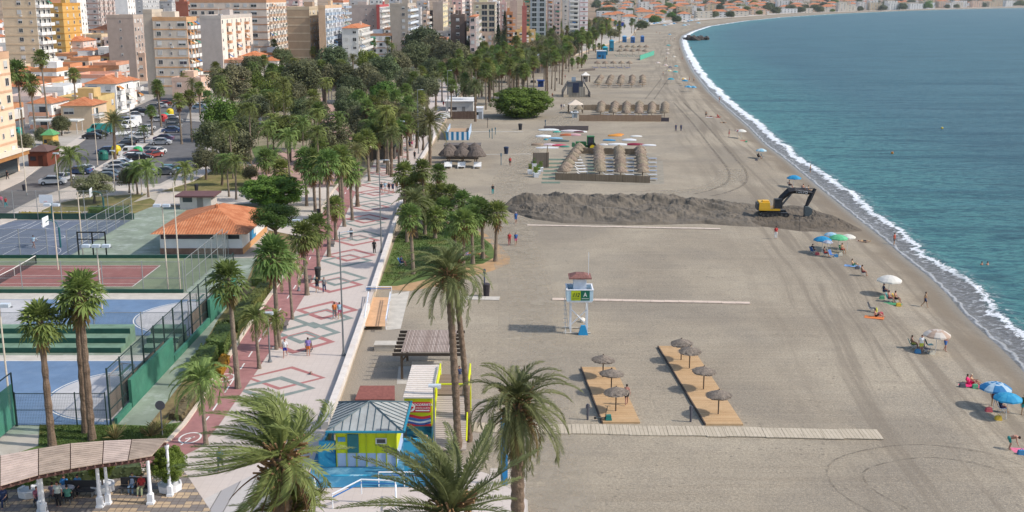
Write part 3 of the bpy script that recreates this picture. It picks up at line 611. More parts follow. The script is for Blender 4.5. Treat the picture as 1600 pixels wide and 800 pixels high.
def block(label, x0, x1, y0, y1, zt, wall, band=None, front='w w', side='b w', side_wall=None, rail=None, z0=TZ, fl=3.05, penthouse=True, skip=0, roof=None, cat='building', nm='apartment_building', group=None, cap=95):
    W_, D_, H_ = x1 - x0, y1 - y0, zt - z0
    th = thing(nm, label, cat, ((x0 + x1) / 2, y0, z0), 0, group); rr = random.Random(label)
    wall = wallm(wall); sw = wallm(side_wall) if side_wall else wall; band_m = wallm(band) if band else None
    m = MB(); a, b = -W_ / 2, W_ / 2
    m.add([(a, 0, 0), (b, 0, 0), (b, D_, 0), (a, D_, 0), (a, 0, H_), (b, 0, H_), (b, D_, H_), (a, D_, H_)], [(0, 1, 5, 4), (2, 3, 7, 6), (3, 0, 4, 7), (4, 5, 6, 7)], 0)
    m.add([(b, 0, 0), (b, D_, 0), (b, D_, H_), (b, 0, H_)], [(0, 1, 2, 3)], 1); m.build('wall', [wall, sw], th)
    if roof == 'hip':
        m = MB(); e = .5; rh = min(W_, D_) * .22; k = min(W_, D_) / 2
        if W_ >= D_: rid = [(-W_ / 2 + k, D_ / 2), (W_ / 2 - k, D_ / 2)]
        else: rid = [(0, k), (0, D_ - k)]
        v = [(a - e, -e, H_), (b + e, -e, H_), (b + e, D_ + e, H_), (a - e, D_ + e, H_), (*rid[0], H_ + rh), (*rid[1], H_ + rh)]
        fs = [(0, 1, 5, 4), (1, 2, 5), (2, 3, 4, 5), (3, 0, 4)] if W_ >= D_ else [(0, 1, 4), (1, 2, 5, 4), (2, 3, 5), (3, 0, 4, 5)]
        m.add(v, fs + [(3, 2, 1, 0)]); ro = m.build('roof', [M_TILE], th); m = MB(); m.box(b * .4, D_ * .6, H_ + .3, .7, .7, rh + .5); m.build('chimney', [M_PARAP], ro)
    else:
        m = MB(); pw = .25
        pm = band_m or wall
        for x, y, sx_, sy_ in ((0, pw / 2 - .06, W_ + .12, pw), (0, D_ - pw / 2 + .06, W_ + .12, pw), (a + pw / 2 - .06, D_ / 2, pw, D_ - 2 * pw + .11), (b - pw / 2 + .06, D_ / 2, pw, D_ - 2 * pw + .11)): m.box(x, y, H_ - .3, sx_, sy_, 1.2)
        ro = m.build('parapet', [pm], th)
        if penthouse:
            m = MB(); m.box(rr.uniform(-.2, .2) * W_, D_ * .55, H_ + .01, min(5, W_ * .4), min(5, D_ * .5), 2.6); m.build('roof_house', [wall], th)
            for k in range(2): MB().box(rr.uniform(-.4, .4) * W_, rr.uniform(.2, .9) * D_, H_ + .01, .8, .6, .9).build('roof_unit', [M_FRAME], th)
            q = rr.uniform(-.3, .3) * W_; MB().tube([(q, D_ * .4, H_), (q, D_ * .4, H_ + 3.5)], .05, 4).build('aerial', [M_FRAME], th)
    nf = max(1, int(H_ // fl)); place = []
    zb = H_ - nf * fl
    rail = wallm(rail) if rail else M_FRAME
    if band_m:
        m = MB()
        for f in range(skip, nf):
            z = zb + f * fl
            if z < .1: continue
            m.box(0, -.03, z - .2, W_ + .1, .1, .42); m.add([(b + .05, .02, z - .2), (b + .05, D_, z - .2), (b + .05, D_, z + .22), (b + .05, .02, z + .22)], [(0, 1, 2, 3)])
        if m.f: m.build('floor_band', [band_m], th)
    for f in range(nf - 1, skip - 1, -1):
        z = zb + f * fl
        for pat, Ln, isside in ((front, W_, 0), (side, D_, 1)):
            if not pat: continue
            bay = 3.3; n = max(1, int(Ln / bay)); bay = Ln / n; cells = pat.replace(' ', '')
            for i in range(n):
                c = cells[i % len(cells)]
                if c == '.': continue
                t = (i + .5) * bay
                loc = (a + t, -.03, z + .95) if not isside else (b + .03, t, z + .95); rz = 0 if not isside else math.pi / 2
                if c in 'bB':
                    loc = (loc[0], loc[1], z + .1); me = balc(round(bay * (.92 if c == 'B' else .75), 1), rail); nm_ = 'balcony'
                else:
                    me = rr.choice(WIN[c]); nm_ = 'window'
                    if c == 'g': loc = (loc[0], loc[1], z + .35)
                place.append((nm_, me, loc, rz))
    for p in place[:cap]:
        link(p[0], p[1], th, p[2], p[3])
        if p[0] == 'balcony' and rr.random() < .22: link('awning', AWN[rr.randrange(4)], th, p[2], p[3])
        if p[0] == 'window' and rr.random() < .16 and H_ > 8: link('air_conditioner', ACU, th, (p[2][0], p[2][1], p[2][2] - .75), p[3])
    rest = place[cap:]
    if rest:
        m = MB(); mats = [M_FRAME, M_GLASS, M_SHUT, rail]
        for _, me, loc, rz in rest:
            T = Matrix.Translation(loc) @ Matrix.Rotation(rz, 4, 'Z')
            vs_ = [T @ v.co for v in me.vertices]
            o = len(m.v); m.v += [tuple(v) for v in vs_]
            for p in me.polygons: m.f.append(tuple(i + o for i in p.vertices)); m.m.append(p.material_index)
        o = m.build('windows', mats, th); o['kind'] = 'stuff'
    return th
def pxblock(label, x0, x1, x2, yt, Y, wall, H=None, **k):
    zt = ZT(Y, yt) if H is None else H
    a, b = XT(Y, zt, x0), XT(Y, zt, x1); fw = FOC * b / (x2 - 800) if x2 > x1 and abs(x2 - 800) > 1 else 0
    Y2 = (fw - (CAMH - zt) * PS) / PC if fw > Y else Y + 12
    Y2 = min(max(Y2, Y + 9), Y + 48)
    return block(label, a, b, Y, Y2, zt, wall, **k)
CREAM = (.68, .60, .50); PEACH = (.68, .50, .38); ORA = (.52, .29, .16); OCH = (.54, .35, .12); WHI = (.76, .73, .69); BRN = (.26, .12, .07); GRY = (.42, .42, .43); PNK = (.58, .40, .36); BLU = (.40, .47, .56)
# the near corner block at the left edge
th = block('tall peach brick apartment block cut by the left edge above the brown shop awning', -110.9, -90.6, 176, 204.5, ZT(204.5, 88), (.72, .52, .37), band=(.55, .34, .22), front='w w b', side='s w s', side_wall=(.76, .56, .40), penthouse=False)
m = MB(); m.box(11.3, 13, 3.3, 2.2, 30, .7); m.build('awning', [mat('awning_brown', (.36, .17, .06), .8, .15, 1)], th)
m = MB(); m.box(11.3, 13, 4.05, 2.5, 31, .25); m.build('awning_roof', [cmat((.66, .58, .48), .8)], th)
m = MB(); m.box(10.25, 13, .1, .12, 29, 3); m.build('shop_front', [M_GLASS], th)
# towers and slabs of the back rows
T = pxblock
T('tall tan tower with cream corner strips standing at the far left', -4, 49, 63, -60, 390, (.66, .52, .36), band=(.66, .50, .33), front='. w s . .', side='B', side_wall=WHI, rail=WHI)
T('brown brick block with stacked balconies beside the tan tower', 60, 77, 80, -20, 520, (.34, .17, .10), front='b', side='', rail=BRN)
T('ochre yellow block with a paler second wing', 78, 97, 125, 8, 500, OCH, front='w .', side='. w', side_wall=(.60, .36, .10), band=(.5, .25, .05))
T('white flat roofed building with terrace behind the ochre block', 84, 120, 126, 3, 560, WHI, front='w w .', side='w', penthouse=False)
T('mauve grey slab with small windows and one green awning balcony', 126, 150, 178, -30, 640, (.50, .42, .39), band=(.40, .22, .17), front='w w', side='b w', rail=(.5, .4, .36))
T('plain blank white gable tower near the top left', 176, 196, 206, -40, 600, (.80, .78, .75), front='', side='w', penthouse=False)
T('pale grey block half hidden behind the white gable tower', 200, 222, 248, -8, 760, GRY, front='b w', side='w', rail=WHI)
T('grey distant slab with long balcony rows', 248, 268, 284, 4, 800, (.46, .45, .45), band=(.33, .33, .34), front='w', side='w')
T('red brick block with flat roof beside the long striped building', 274, 293, 298, 5, 560, (.32, .12, .08), front='', side='b', penthouse=True)
T('long cream apartment slab with orange floor bands, biggest in the town', 296, 416, 447, 3, 475, (.66, .56, .46), band=ORA, front='W w W . w', side='W b', side_wall=(.74, .66, .57), rail=(.6, .42, .3), cap=98)
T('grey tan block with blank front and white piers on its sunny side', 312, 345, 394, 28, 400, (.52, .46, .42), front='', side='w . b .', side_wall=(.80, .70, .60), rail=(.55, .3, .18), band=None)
T('tan seven storey block with orange bands and tall blank stair wall', 238, 291, 301, 31, 372, (.58, .50, .42), band=(.58, .33, .17), front='w s W w', side='b', side_wall=(.6, .36, .24), rail=WHI)
T('blank grey tan stair tower attached left of the banded block', 223, 237, 240, 19, 373, (.47, .40, .33), front='', side='', penthouse=False)
T('low tan building with stepped gables behind the clothes lines', 166, 208, 226, 27, 430, (.46, .37, .31), front='. s .', side='w', penthouse=False)
T('brown banded block beside the tall cream and blue one', 448, 483, 506, 14, 440, (.40, .29, .20), band=(.52, .42, .30), front='', side='w . W', side_wall=(.68, .58, .42), penthouse=True)
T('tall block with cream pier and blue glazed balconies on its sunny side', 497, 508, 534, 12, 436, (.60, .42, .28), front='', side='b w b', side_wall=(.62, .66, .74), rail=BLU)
T('white block with coloured awnings behind the blue balcony block', 520, 536, 545, 3, 560, WHI, band=(.5, .2, .12), front='w w', side='b', rail=BLU)
T('four storey white and grey building with orange tiled roof', 534, 560, 578, 44, 455, (.58, .57, .56), front='w w', side='b b', side_wall=WHI, rail=WHI, roof='hip')
T('dark tan slab with narrow windows left of the red corner', 545, 588, 592, 10, 640, (.46, .38, .34), front='. . s s', side='', band=None)
T('red cornered block with white balconies', 588, 593, 612, 10, 630, (.45, .10, .09), front='', side='b b', side_wall=(.66, .62, .60), rail=WHI)
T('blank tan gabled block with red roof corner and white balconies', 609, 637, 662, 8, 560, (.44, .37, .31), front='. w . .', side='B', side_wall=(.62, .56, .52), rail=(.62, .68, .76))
T('small peach building with zigzag stairs beside the palms', 660, 667, 680, 20, 620, PEACH, front='w', side='b', rail=WHI)
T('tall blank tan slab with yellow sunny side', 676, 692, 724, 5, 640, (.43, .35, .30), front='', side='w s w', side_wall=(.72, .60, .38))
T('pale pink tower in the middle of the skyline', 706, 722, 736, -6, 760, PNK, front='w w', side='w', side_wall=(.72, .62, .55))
T('dark brown unfinished looking block with small white windows', 704, 726, 729, 26, 500, (.17, .12, .10), front='w . w', side='', band=None, penthouse=True)
T('pink house block with orange hipped roof before the glazed building', 734, 743, 753, 26, 480, (.66, .50, .45), front='w w', side='b w', roof='hip', rail=WHI)
T('yellow and tan block with large blue glazed galleries', 740, 774, 786, 6, 600, (.56, .50, .34), band=(.44, .34, .26), front='w g g . g', side='w', side_wall=(.66, .6, .5))
T('orange brick block with curved balconies', 791, 801, 806, 21, 560, (.52, .22, .10), front='B', side='b', rail=(.62, .30, .14))
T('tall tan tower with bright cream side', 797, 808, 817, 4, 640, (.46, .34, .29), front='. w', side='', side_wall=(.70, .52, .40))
T('red and pink tower beside the grey glazed block', 816, 823, 829, 12, 600, (.44, .15, .12), front='. w', side='', side_wall=(.62, .42, .38))
T('ochre topped slab behind the red tower', 818, 829, 831, -8, 760, (.48, .36, .20), band=(.3, .2, .12), front='B', side='', rail=(.4, .3, .2))
T('blue grey office like block with continuous glazing', 829, 853, 858, -20, 720, (.34, .37, .40), band=(.46, .48, .50), front='g', side='g')
T('pale pink slim tower right of the glazed block', 856, 864, 867, -6, 800, PNK, front='b w', side='')
T('cream tower with grid balconies', 866, 876, 880, 2, 840, (.62, .55, .50), front='b', side='', rail=PNK)
T('grey beige tower with brown stairs', 880, 888, 891, -6, 860, (.50, .46, .42), front='w b', side='')
T('white balcony tower with rounded rows', 890, 905, 907, -4, 780, (.70, .69, .68), front='B', side='', rail=WHI)
T('white and red chequered tower at the right end of the skyline', 907, 919, 922, -10, 800, (.72, .68, .68), band=(.45, .16, .15), front='w b', side='w', side_wall=(.74, .70, .7), rail=(.5, .14, .12))
k_ = 0
for x, wd_, yt, Y, c in [(455, 24, 0, 700, PNK), (480, 22, 2, 760, CREAM), (560, 26, 2, 820, (.5, .48, .46)), (588, 20, 0, 900, WHI), (625, 34, -3, 860, (.5, .5, .52)), (660, 18, 3, 900, (.56, .5, .48)), (690, 14, 0, 950, PEACH), (726, 16, 1, 900, (.6, .45, .4)), (752, 18, -2, 860, CREAM), (772, 16, 4, 820, WHI), (786, 10, 6, 780, PNK), (100, 30, -6, 820, (.48, .48, .5)), (150, 22, -8, 900, (.55, .5, .47)), (232, 20, 2, 900, (.5, .5, .52)), (350, 50, -8, 900, CREAM), (845, 14, 0, 1100, WHI), (870, 10, 4, 1100, PEACH), (610, 18, 12, 720, WHI), (642, 30, 13, 760, (.62,.6,.58)), (700, 18, 10, 740, PEACH)]:
    T('distant %s apartment block, %s of the rear skyline blocks' % ('pale' if c[0] > .55 else 'grey', ordw(k_)), x - wd_ / 2, x + wd_ / 2, x + wd_ / 2 + 3, yt, Y, c, front='w b w', side='w', rail=(.6, .55, .5), group='rear skyline blocks', cap=60); k_ += 1
# low houses of the old quarter
cols = [('white', WHI), ('white', (.72, .68, .64)), ('cream', CREAM), ('white', (.74, .72, .70)), ('peach', (.68, .48, .36)), ('sand coloured', (.60, .47, .32)), ('pale pink', (.68, .54, .48)), ('ochre', (.56, .40, .18)), ('pale grey', (.55, .52, .50)), ('white', (.78, .76, .73))]
hr = random.Random(21)
for ri, (Y, xr, n, hh) in enumerate([(345, -95, 1, 7), (398, -94, 2, 8), (425, -86, 3, 9), (455, -78, 3, 10), (268, -100, 8, 6.0), (286, -103, 9, 6.5), (306, -107, 10, 7.5), (328, -112, 11, 7.5), (350, -124, 11, 8), (374, -132, 12, 8.5), (400, -138, 13, 8.5), (430, -138, 14, 9), (465, -150, 15, 10), (505, -140, 15, 12), (550, -130, 16, 14), (600, -110, 16, 15), (660, -105, 18, 16), (730, -100, 18, 17), (800, -95, 20, 18)]):
    x = xr - hr.uniform(0, 3)
    for i in range(n):
        wd_ = hr.uniform(5.5, 10.5) * (1 if Y < 480 else 1.3); c = hr.choice(cols); h_ = hh * hr.uniform(.7, 1.15); dp = hr.uniform(9, 15) * (1 if Y < 480 else 1.8)
        hip = hr.random() < .38; y0 = Y + hr.uniform(-2, 3)
        if -1 < (x - wd_) and False: pass
        block('%s %s, %s from the right, %s row of low houses' % (c[0], 'house with tiled roof' if hip else 'flat roofed house', ordw(i), ordw(ri)), x - wd_, x, y0, y0 + dp, TZ + h_, c[1],
              band=hr.choice([None, None, (.55, .25, .12), (.6, .3, .2)]), front=hr.choice(['w . W', 'w w', 'W . w', 'b w']), side=hr.choice(['w', 'b .', 'w W', 'w .']), side_wall=tuple(min(.82, v * 1.05) for v in c[1]),
              rail=hr.choice([WHI, (.6, .3, .2), None]), roof='hip' if hip else None, penthouse=hr.random() < .5, nm='house', cat='house', group='low houses of the old quarter', cap=40)
        x -= wd_ + hr.choice([.05, .1, .1, 1.5, 5])
# fill between the skyline towers, farther to the right, mostly hidden by trees
for ri, (Y, x0, n) in enumerate([(560, -95, 4), (640, -90, 5)]):
    x = x0
    for i in range(n):
        wd_ = hr.uniform(14, 22); c = hr.choice(cols)
        block('%s mid rise block, %s from the left in the %s row beyond the park' % (c[0], ordw(i), ordw(ri)), x, x + wd_, Y, Y + 14, TZ + hr.uniform(11, 17), c[1], band=hr.choice([None, (.5, .25, .15)]), front='w b', side='w', rail=WHI, group='mid rise blocks beyond the park', cap=30)
        x += wd_ + hr.uniform(2, 6)
# far coast: houses behind the beach and the red roofed town across the bay
for ri, D in enumerate((35, 85, 140, 205, 280, 370, 480, 610, 760)):
    for i in range(25):
        px = 925 + 28 * (i + hr.random() * .9); p = bay_pos(px, D); c = hr.choice(cols[:6]); s = min(1.9, .7 + p.y / 3300); big = px > 1300 and ri < 2 or hr.random() < .06
        block('distant %s building, %s from the left in the %s row round the bay' % (c[0], ordw(i), ordw(ri)), p.x, p.x + hr.uniform(12, 24) * s, p.y, p.y + 12 * s, p.z + hr.uniform(5, 8.5) * s * (1.6 if big else 1), c[1], front='W .', side='w', roof=None if big or hr.random() < .3 else 'hip', penthouse=False, nm='villa', cat='house', group='buildings round the bay', cap=6, z0=p.z - 1.5)
# sports building with hipped roof
th = block('white sports building with large orange hipped tile roof beside the courts', -43.8, -33.6, 136.2, 150.5, ZT(136, 363), (.66, .66, .66), front='', side='', penthouse=False, roof=None, nm='sports_building')
for c in list(th.children):
    if c.name.startswith('parapet'): bpy.data.objects.remove(c)
KIDS.clear()
H_ = ZT(136, 363) - TZ; m = MB(); e = .9; W2 = 5.1
m.add([(-W2 - e, -e, H_ - .1), (W2 + e, -e, H_ - .1), (W2 + e, 14.3 + e, H_ - .1), (-W2 - e, 14.3 + e, H_ - .1), (0.6, 6.2, H_ + 2.0), (.6, 9.2, H_ + 2.0)], [(0, 1, 4), (1, 2, 5, 4), (2, 3, 5), (3, 0, 4, 5), (3, 2, 1, 0)]); ro = m.build('roof', [M_TILE], th)
m = MB(); m.lathe(.6, 6.2, [(.3, H_ + 1.9), (.3, H_ + 2.3), (.02, H_ + 2.5)], 8); m.build('roof_finial', [M_TILE], ro)
m = MB(); m.box(-1.7, -.04, 1.95, 6.5, .1, .5); m.build('window_strip', [M_GLASS], th); m = MB(); m.box(4.0, -.04, 1.95, 1.6, .1, .5); m.build('window_strip', [M_GLASS], th)
m = MB(); m.box(0, -.05, 0, 10.3, .12, .75); m.build('brick_base', [mat('brick_base', (.20, .12, .09), .9, .2, 2)], th); m = MB(); m.box(5.14, 7, 0, .12, 14, .75); m.build('brick_base', [cmat((.55, .30, .14), .8)], th)
m = MB(); m.box(5.15, 4.6, .8, .08, 1.0, 2.0, mi=0); m.box(5.15, 6.2, .8, .08, 2.2, 2.2, mi=1); m.box(5.2, 6.6, 1.3, .06, 1.1, 1.0, mi=2); m.build('mural', [cmat((.02, .10, .2), .6), cmat((.03, .22, .42), .6), cmat((.6, .62, .62), .6)], th)
# kiosks and small buildings of the park and street
def hut(label, cx, cy, px_w, h, wc, rc, nm='kiosk', cat='kiosk', z=TZ, roofh=.9, depth=3.5, flat=False, ov=.35):
    p = G(cx, cy, z); sc = (CAMH - z) / (cy - YH); wd_ = px_w * sc; th = thing(nm, label, cat, p + Vector((0, depth / 2, 0)))
    MB().box(0, 0, 0, wd_, depth, h).build('wall', [cmat(wc, .8)], th); MB().box(wd_ * .15, -depth / 2 - .02, .02, .9, .06, 2.0).build('door', [cmat(tuple(v * .4 for v in wc), .6)], th)
    MB().box(-wd_ * .25, -depth / 2 - .02, 1.1, wd_ * .3, .06, .8).build('window', [M_GLASS], th)
    m = MB()
    if flat: m.box(0, 0, h + .005, wd_ + 2 * ov, depth + 2 * ov, .25)
    else: m.box(0, 0, h + .005, wd_ + 2 * ov, depth + 2 * ov, .08); m.box(0, 0, h + .09, wd_ + 2 * ov, depth + 2 * ov, roofh, taper=.12)
    m.build('roof', [cmat(rc, .8, var=.15)], th); return th
hut('dark red wooden kiosk with brown roof on the left pavement', 60, 260, 30, 2.8, (.16, .045, .025), (.13, .08, .07), depth=6)
hut('yellow round topped kiosk with green roof and red base', 76, 232, 16, 2.8, (.60, .38, .10), (.10, .30, .12), depth=3, roofh=1.1)
hut('small brown kiosk with flat roof behind the tiled sports building', 306, 327, 50, 1.9, (.55, .5, .46), (.14, .07, .07), flat=True, depth=3.5, ov=.6)
th = thing('park_pergola', 'white park pergola frame standing among the dark trees', 'pergola', G(423, 196, TZ))
m = MB()
for x in (-3.6, 3.6):
    for y in (0, 5): m.box(x, y, 0, .5, .5, 4.1)
m.build('column', [cmat((.72, .70, .68), .7)], th); m = MB(); m.box(0, -.1, 4.1, 8.6, .5, .5); m.box(0, 5.1, 4.1, 8.6, .5, .5); m.box(-3.9, 2.5, 4.1, .5, 4.7, .5); m.box(3.9, 2.5, 4.1, .5, 4.7, .5); m.build('beam', [cmat((.72, .68, .66), .7)], th)
p = G(522, 160, TZ); th = thing('bandstand', 'white octagonal bandstand with pale pink tent roof in the park', 'bandstand', p)
m = MB()
for k in range(8): t = k * math.pi / 4 + .39; m.tube([(3 * math.cos(t), 3 * math.sin(t), 0), (3 * math.cos(t), 3 * math.sin(t), 3.6)], .18, 6)
m.build('column', [cmat((.7, .64, .62), .7)], th); m = MB(); m.lathe(0, 0, [(3.9, 3.6), (3.9, 3.9), (1.2, 6.0), (.9, 6.1), (.9, 6.5), (.05, 7.2)], 8); m.build('roof', [mat('tent_roof', (.66, .54, .54), .8, .12, 1)], th)
m = MB(); m.lathe(0, 0, [(3.3, 0), (3.3, .5), (0, .5)], 8); m.build('plinth', [cmat((.6, .55, .5), .8)], th)
# open bus shelter like canopy across the street
p = G(92, 208, TZ); th = thing('street_canopy', 'long white flat canopy on thin posts beside the low houses', 'canopy', p)
m = MB(); m.box(0, 0, 2.9, 11, 4, .3); m.build('roof', [cmat((.62, .62, .58), .7)], th)
for x in (-5, -1.7, 1.7, 5):
    for y in (-1.7, 1.7): MB().box(x, y, 0, .15, .15, 2.9).build('post', [M_FRAME], th)
# ------------------------------------------------------------------ street, pavements, park surfaces
M_ROAD = mat('asphalt', (.13, .125, .125), .9, .18, .5, dirt=((.18, .17, .16), .15, .7)); M_PINK = mat('park_path', (.42, .27, .22), .9, .15, .5); M_CREAMP = mat('cream_pavement', (.52, .46, .40), .85, .12, .6)
road = [(-60,330),(-60,300),(0,294),(38,279),(50,272),(95,240),(112,226),(158,193),(200,172),(250,150),(330,120),(345,122),(300,160),(290,190),(330,190),(320,240),(300,262),(250,287),(180,290),(156,264),(140,280),(84,300),(60,308),(0,338),(-60,360)]
poly_sheet('road', gp(road), TZ + .012, M_ROAD)
def low_slab(nm, pxs, h, m):
    P = gp(pxs); b = MB().prism([(p.x, p.y) for p in P], TZ + .001, TZ + h); return tag(b.build(nm, [m]), None, None, None, 'structure')
low_slab('pavement', [(146,266),(232,214),(258,196),(268,200),(244,217),(160,270)], .13, M_CREAMP)
low_slab('pavement', [(0,300),(36,283),(46,274),(60,262),(40,262),(0,285)], .13, M_CREAMP)
low_slab('pavement', [(95,246),(158,200),(150,196),(86,240)], .13, M_CREAMP)
low_slab('pavement', [(60,315),(90,306),(140,288),(180,296),(250,292),(305,268),(340,250),(352,256),(300,285),(250,300),(180,306),(140,306),(90,318),(60,332),(0,352),(0,344)], .13, M_CREAMP)
poly_sheet('park_ground', gp([(240,332),(300,285),(352,256),(345,200),(330,175),(420,110),(520,60),(690,60),(690,110),(640,180),(590,250),(560,285),(530,300),(500,338),(430,345),(400,336)]), TZ + .006, mat('park_ground', (.25, .21, .14), .95, .3, .3, dirt=((.10, .12, .05), .12, .8)))
for pl, m in (([(300,262),(350,256),(395,262),(470,262),(480,284),(380,300),(250,302)], M_LAWN2), ([(60,330),(90,318),(140,308),(230,303),(205,318),(150,330)], M_LAWN2), ([(392,230),(425,226),(440,238),(400,250)], M_GRASS), ([(505,285),(575,262),(560,276),(530,288)], M_GRASS), ([(130,335),(235,310),(250,318),(200,338),(20,340)], M_LAWN2)):
    poly_sheet('lawn', gp(pl), TZ + .040, m)
poly_sheet('park_path', gp([(380,262),(420,240),(470,232),(540,255),(520,290),(470,300),(400,290)]), TZ + .044, M_PINK)
poly_sheet('park_path', gp([(500,150),(520,165),(560,205),(545,230),(500,200)]), TZ + .044, M_PINK)
poly_sheet('park_path', gp([(250,300),(380,298),(520,292),(532,304),(500,336),(470,330),(400,318),(300,322),(240,320)]), TZ + .048, M_CREAMP)
poly_sheet('park_path', gp([(410,350),(470,330),(505,332),(478,372),(420,360)]), TZ + .052, M_CREAMP)
poly_sheet('verge', gp([(190,700),(300,640),(360,545),(425,452),(470,385),(495,340),(478,332),(420,360),(385,440),(340,500),(290,590),(230,668)]), TZ + .015, mat('verge_soil', (.20, .15, .07), .95, .3, 1.2, dirt=((.09, .12, .03), .5, .8)))
poly_sheet('lawn', gp([(0,718),(60,697),(62,664),(185,664),(240,666),(284,660),(262,686),(190,706),(60,722),(0,736)]), TZ + .040, M_GRASS)
# crossing, parking lines
mb = MB()
for k in range(6): mb.add(gp([(176 + k * 4, 211 - k * .3), (179 + k * 4, 211 - k * .3), (186 + k * 4, 206 - k * .3), (183 + k * 4, 206 - k * .3)], TZ + .016), [(0, 1, 2, 3)])
tag(mb.build('road_marking', [M_WHITE]), None, None, None, 'structure')
# ------------------------------------------------------------------ vegetation
def leafm(nm, c, var=.35, obj=.25, trans=.3, scale=.9): return mat(nm, c, .65, var, scale, spec=.25, obj=obj, trans=trans, detail=3)
L_FAN = leafm('fan_leaf', (.165, .215, .058)); L_DATE = leafm('date_leaf', (.16, .18, .07)); L_WIND = leafm('date_leaf_bright', (.26, .27, .085)); L_QUEEN = leafm('plume_leaf', (.19, .235, .07))
L_DEAD = leafm('dead_frond', (.22, .135, .06), trans=.1); L_DARK = leafm('leaf_dark', (.105, .125, .055), trans=.22); L_OLIVE = leafm('leaf_olive', (.155, .16, .08), trans=.22); L_BRIGHT = leafm('leaf_bright', (.12, .185, .03), trans=.25)
L_BROWN = leafm('leaf_brown', (.20, .165, .085), trans=.2); L_YEL = leafm('leaf_yellow', (.34, .22, .02), trans=.2); L_HEDGE = leafm('hedge_leaf', (.10, .125, .03), trans=.15)
M_TRUNK = mat('palm_trunk', (.21, .165, .125), .95, .35, 1.6, bump=.6, bscale=7, dirt=((.09, .07, .055), 3, .8)); M_BARK = mat('bark', (.13, .095, .07), .95, .3, 2, bump=.5, bscale=6)
M_TRUNKF = mat('shaggy_trunk', (.17, .12, .085), .95, .4, 2.5, bump=.8, bscale=9)
def fan_leaf(m, org, az, el, pet, rad, rr, n=13, mi=0, droop=.25):
    d = Vector((math.cos(az) * math.cos(el), math.sin(az) * math.cos(el), math.sin(el))); side = Vector((-math.sin(az), math.cos(az), 0)); up = side.cross(d) * -1
    if up.z < 0: up = -up
    c = org + d * pet; m.bar(org, c, .05, mi)
    d2 = (d + Vector((0, 0, -droop))).normalized()
    for k in range(n):
        a = (k / (n - 1) - .5) * R(250) + rr.uniform(-.06, .06); L_ = rad * (.62 + .38 * math.cos(a * .6)) * rr.uniform(.85, 1.1)
        t = (d2 * math.cos(a) + side * math.sin(a)); nrm = up * (.10 if k % 2 else -.02); wv = t.cross(up).normalized() * L_ * .105
        md = c + t * L_ * .6 + nrm * L_; tip = c + t * L_ + Vector((0, 0, -droop * L_ * rr.uniform(.3, .9))) + nrm
        m.add([c, md - wv, tip, md + wv], [(0, 1, 2, 3)], mi)
def fan_crown(seed, n=38, rad=1.0, dead=14, wind=(-.25, .1), pet=1.0, leafm_=None):
    rr = random.Random(seed); m = MB()
    for i in range(n):
        f = i / n; el = R(82) - f ** .9 * R(118) + rr.uniform(-.12, .12); az = i * 2.39996 + rr.uniform(-.2, .2)
        az2 = math.atan2(math.sin(az) + wind[1] * math.cos(el), math.cos(az) + wind[0] * math.cos(el))
        fan_leaf(m, Vector((0, 0, -f * .5)), az2, el, pet * rr.uniform(.8, 1.1) * (.7 + .4 * f), rad * rr.uniform(.85, 1.1), rr, droop=.15 + .35 * f)
    cr = m
    d = MB()
    for i in range(dead):
        az = i * 2.4 + rr.uniform(-.3, .3); z = -.5 - i / dead * 1.3
        fan_leaf(d, Vector((0, 0, z + .3)), az, R(-62) - rr.uniform(0, .35), .45, .8 * rad, rr, n=7, droop=.5)
    return cr.mesh('crown', [leafm_ or L_FAN]), d.mesh('dead_skirt', [L_DEAD])
def pinnate(m, org, az, el, L_, rr, nl=24, ll=.55, curve=1.6, wind=(0, 0), mi=0, vee=.5, wd_=.045, segs=10, rach=1):
    p = Vector(org); e = el; a = az; step = L_ / segs; pts = [p.copy()]; dirs = []
    for s in range(segs):
        d = Vector((math.cos(a) * math.cos(e), math.sin(a) * math.cos(e), math.sin(e))); d = (d + Vector((wind[0], wind[1], 0)) * (s / segs) * .9).normalized()
        dirs.append(d); p = p + d * step; pts.append(p.copy()); e = math.asin(max(-1, min(1, d.z))) - curve / segs * (.5 + s / segs); a = math.atan2(d.y, d.x)
    dirs.append(dirs[-1])
    if rach: m.tube(pts, [.045 * (1 - i / (segs + 1)) + .012 for i in range(segs + 1)], 3, mi, cap=False)
    for k in range(nl):
        f = .12 + .88 * k / (nl - 1); q = f * segs; i = min(segs - 1, int(q)); u = q - i; c = pts[i].lerp(pts[i + 1], u); d = dirs[i]
        side = d.cross(Vector((0, 0, 1))); side = side.normalized() if side.length > .05 else Vector((1, 0, 0)); up = side.cross(d)
        l = ll * (math.sin(math.pi * min(1, .18 + f * .8)) * .75 + .3) * rr.uniform(.85, 1.1)
        for s in (-1, 1):
            t = (side * s * (.75 - .25 * f) + d * (.55 + .35 * f) + up * vee * rr.uniform(.4, 1.1)).normalized()
            md = c + t * l * .5; tip = c + t * l + Vector((wind[0] * .35, wind[1] * .35, -.22)) * l * rr.uniform(.6, 1.6); ww = d * wd_ * (1 + rr.uniform(-.2, .3))
            m.add([c - ww * .5, md - ww, tip, md + ww], [(0, 1, 2, 3)], mi)
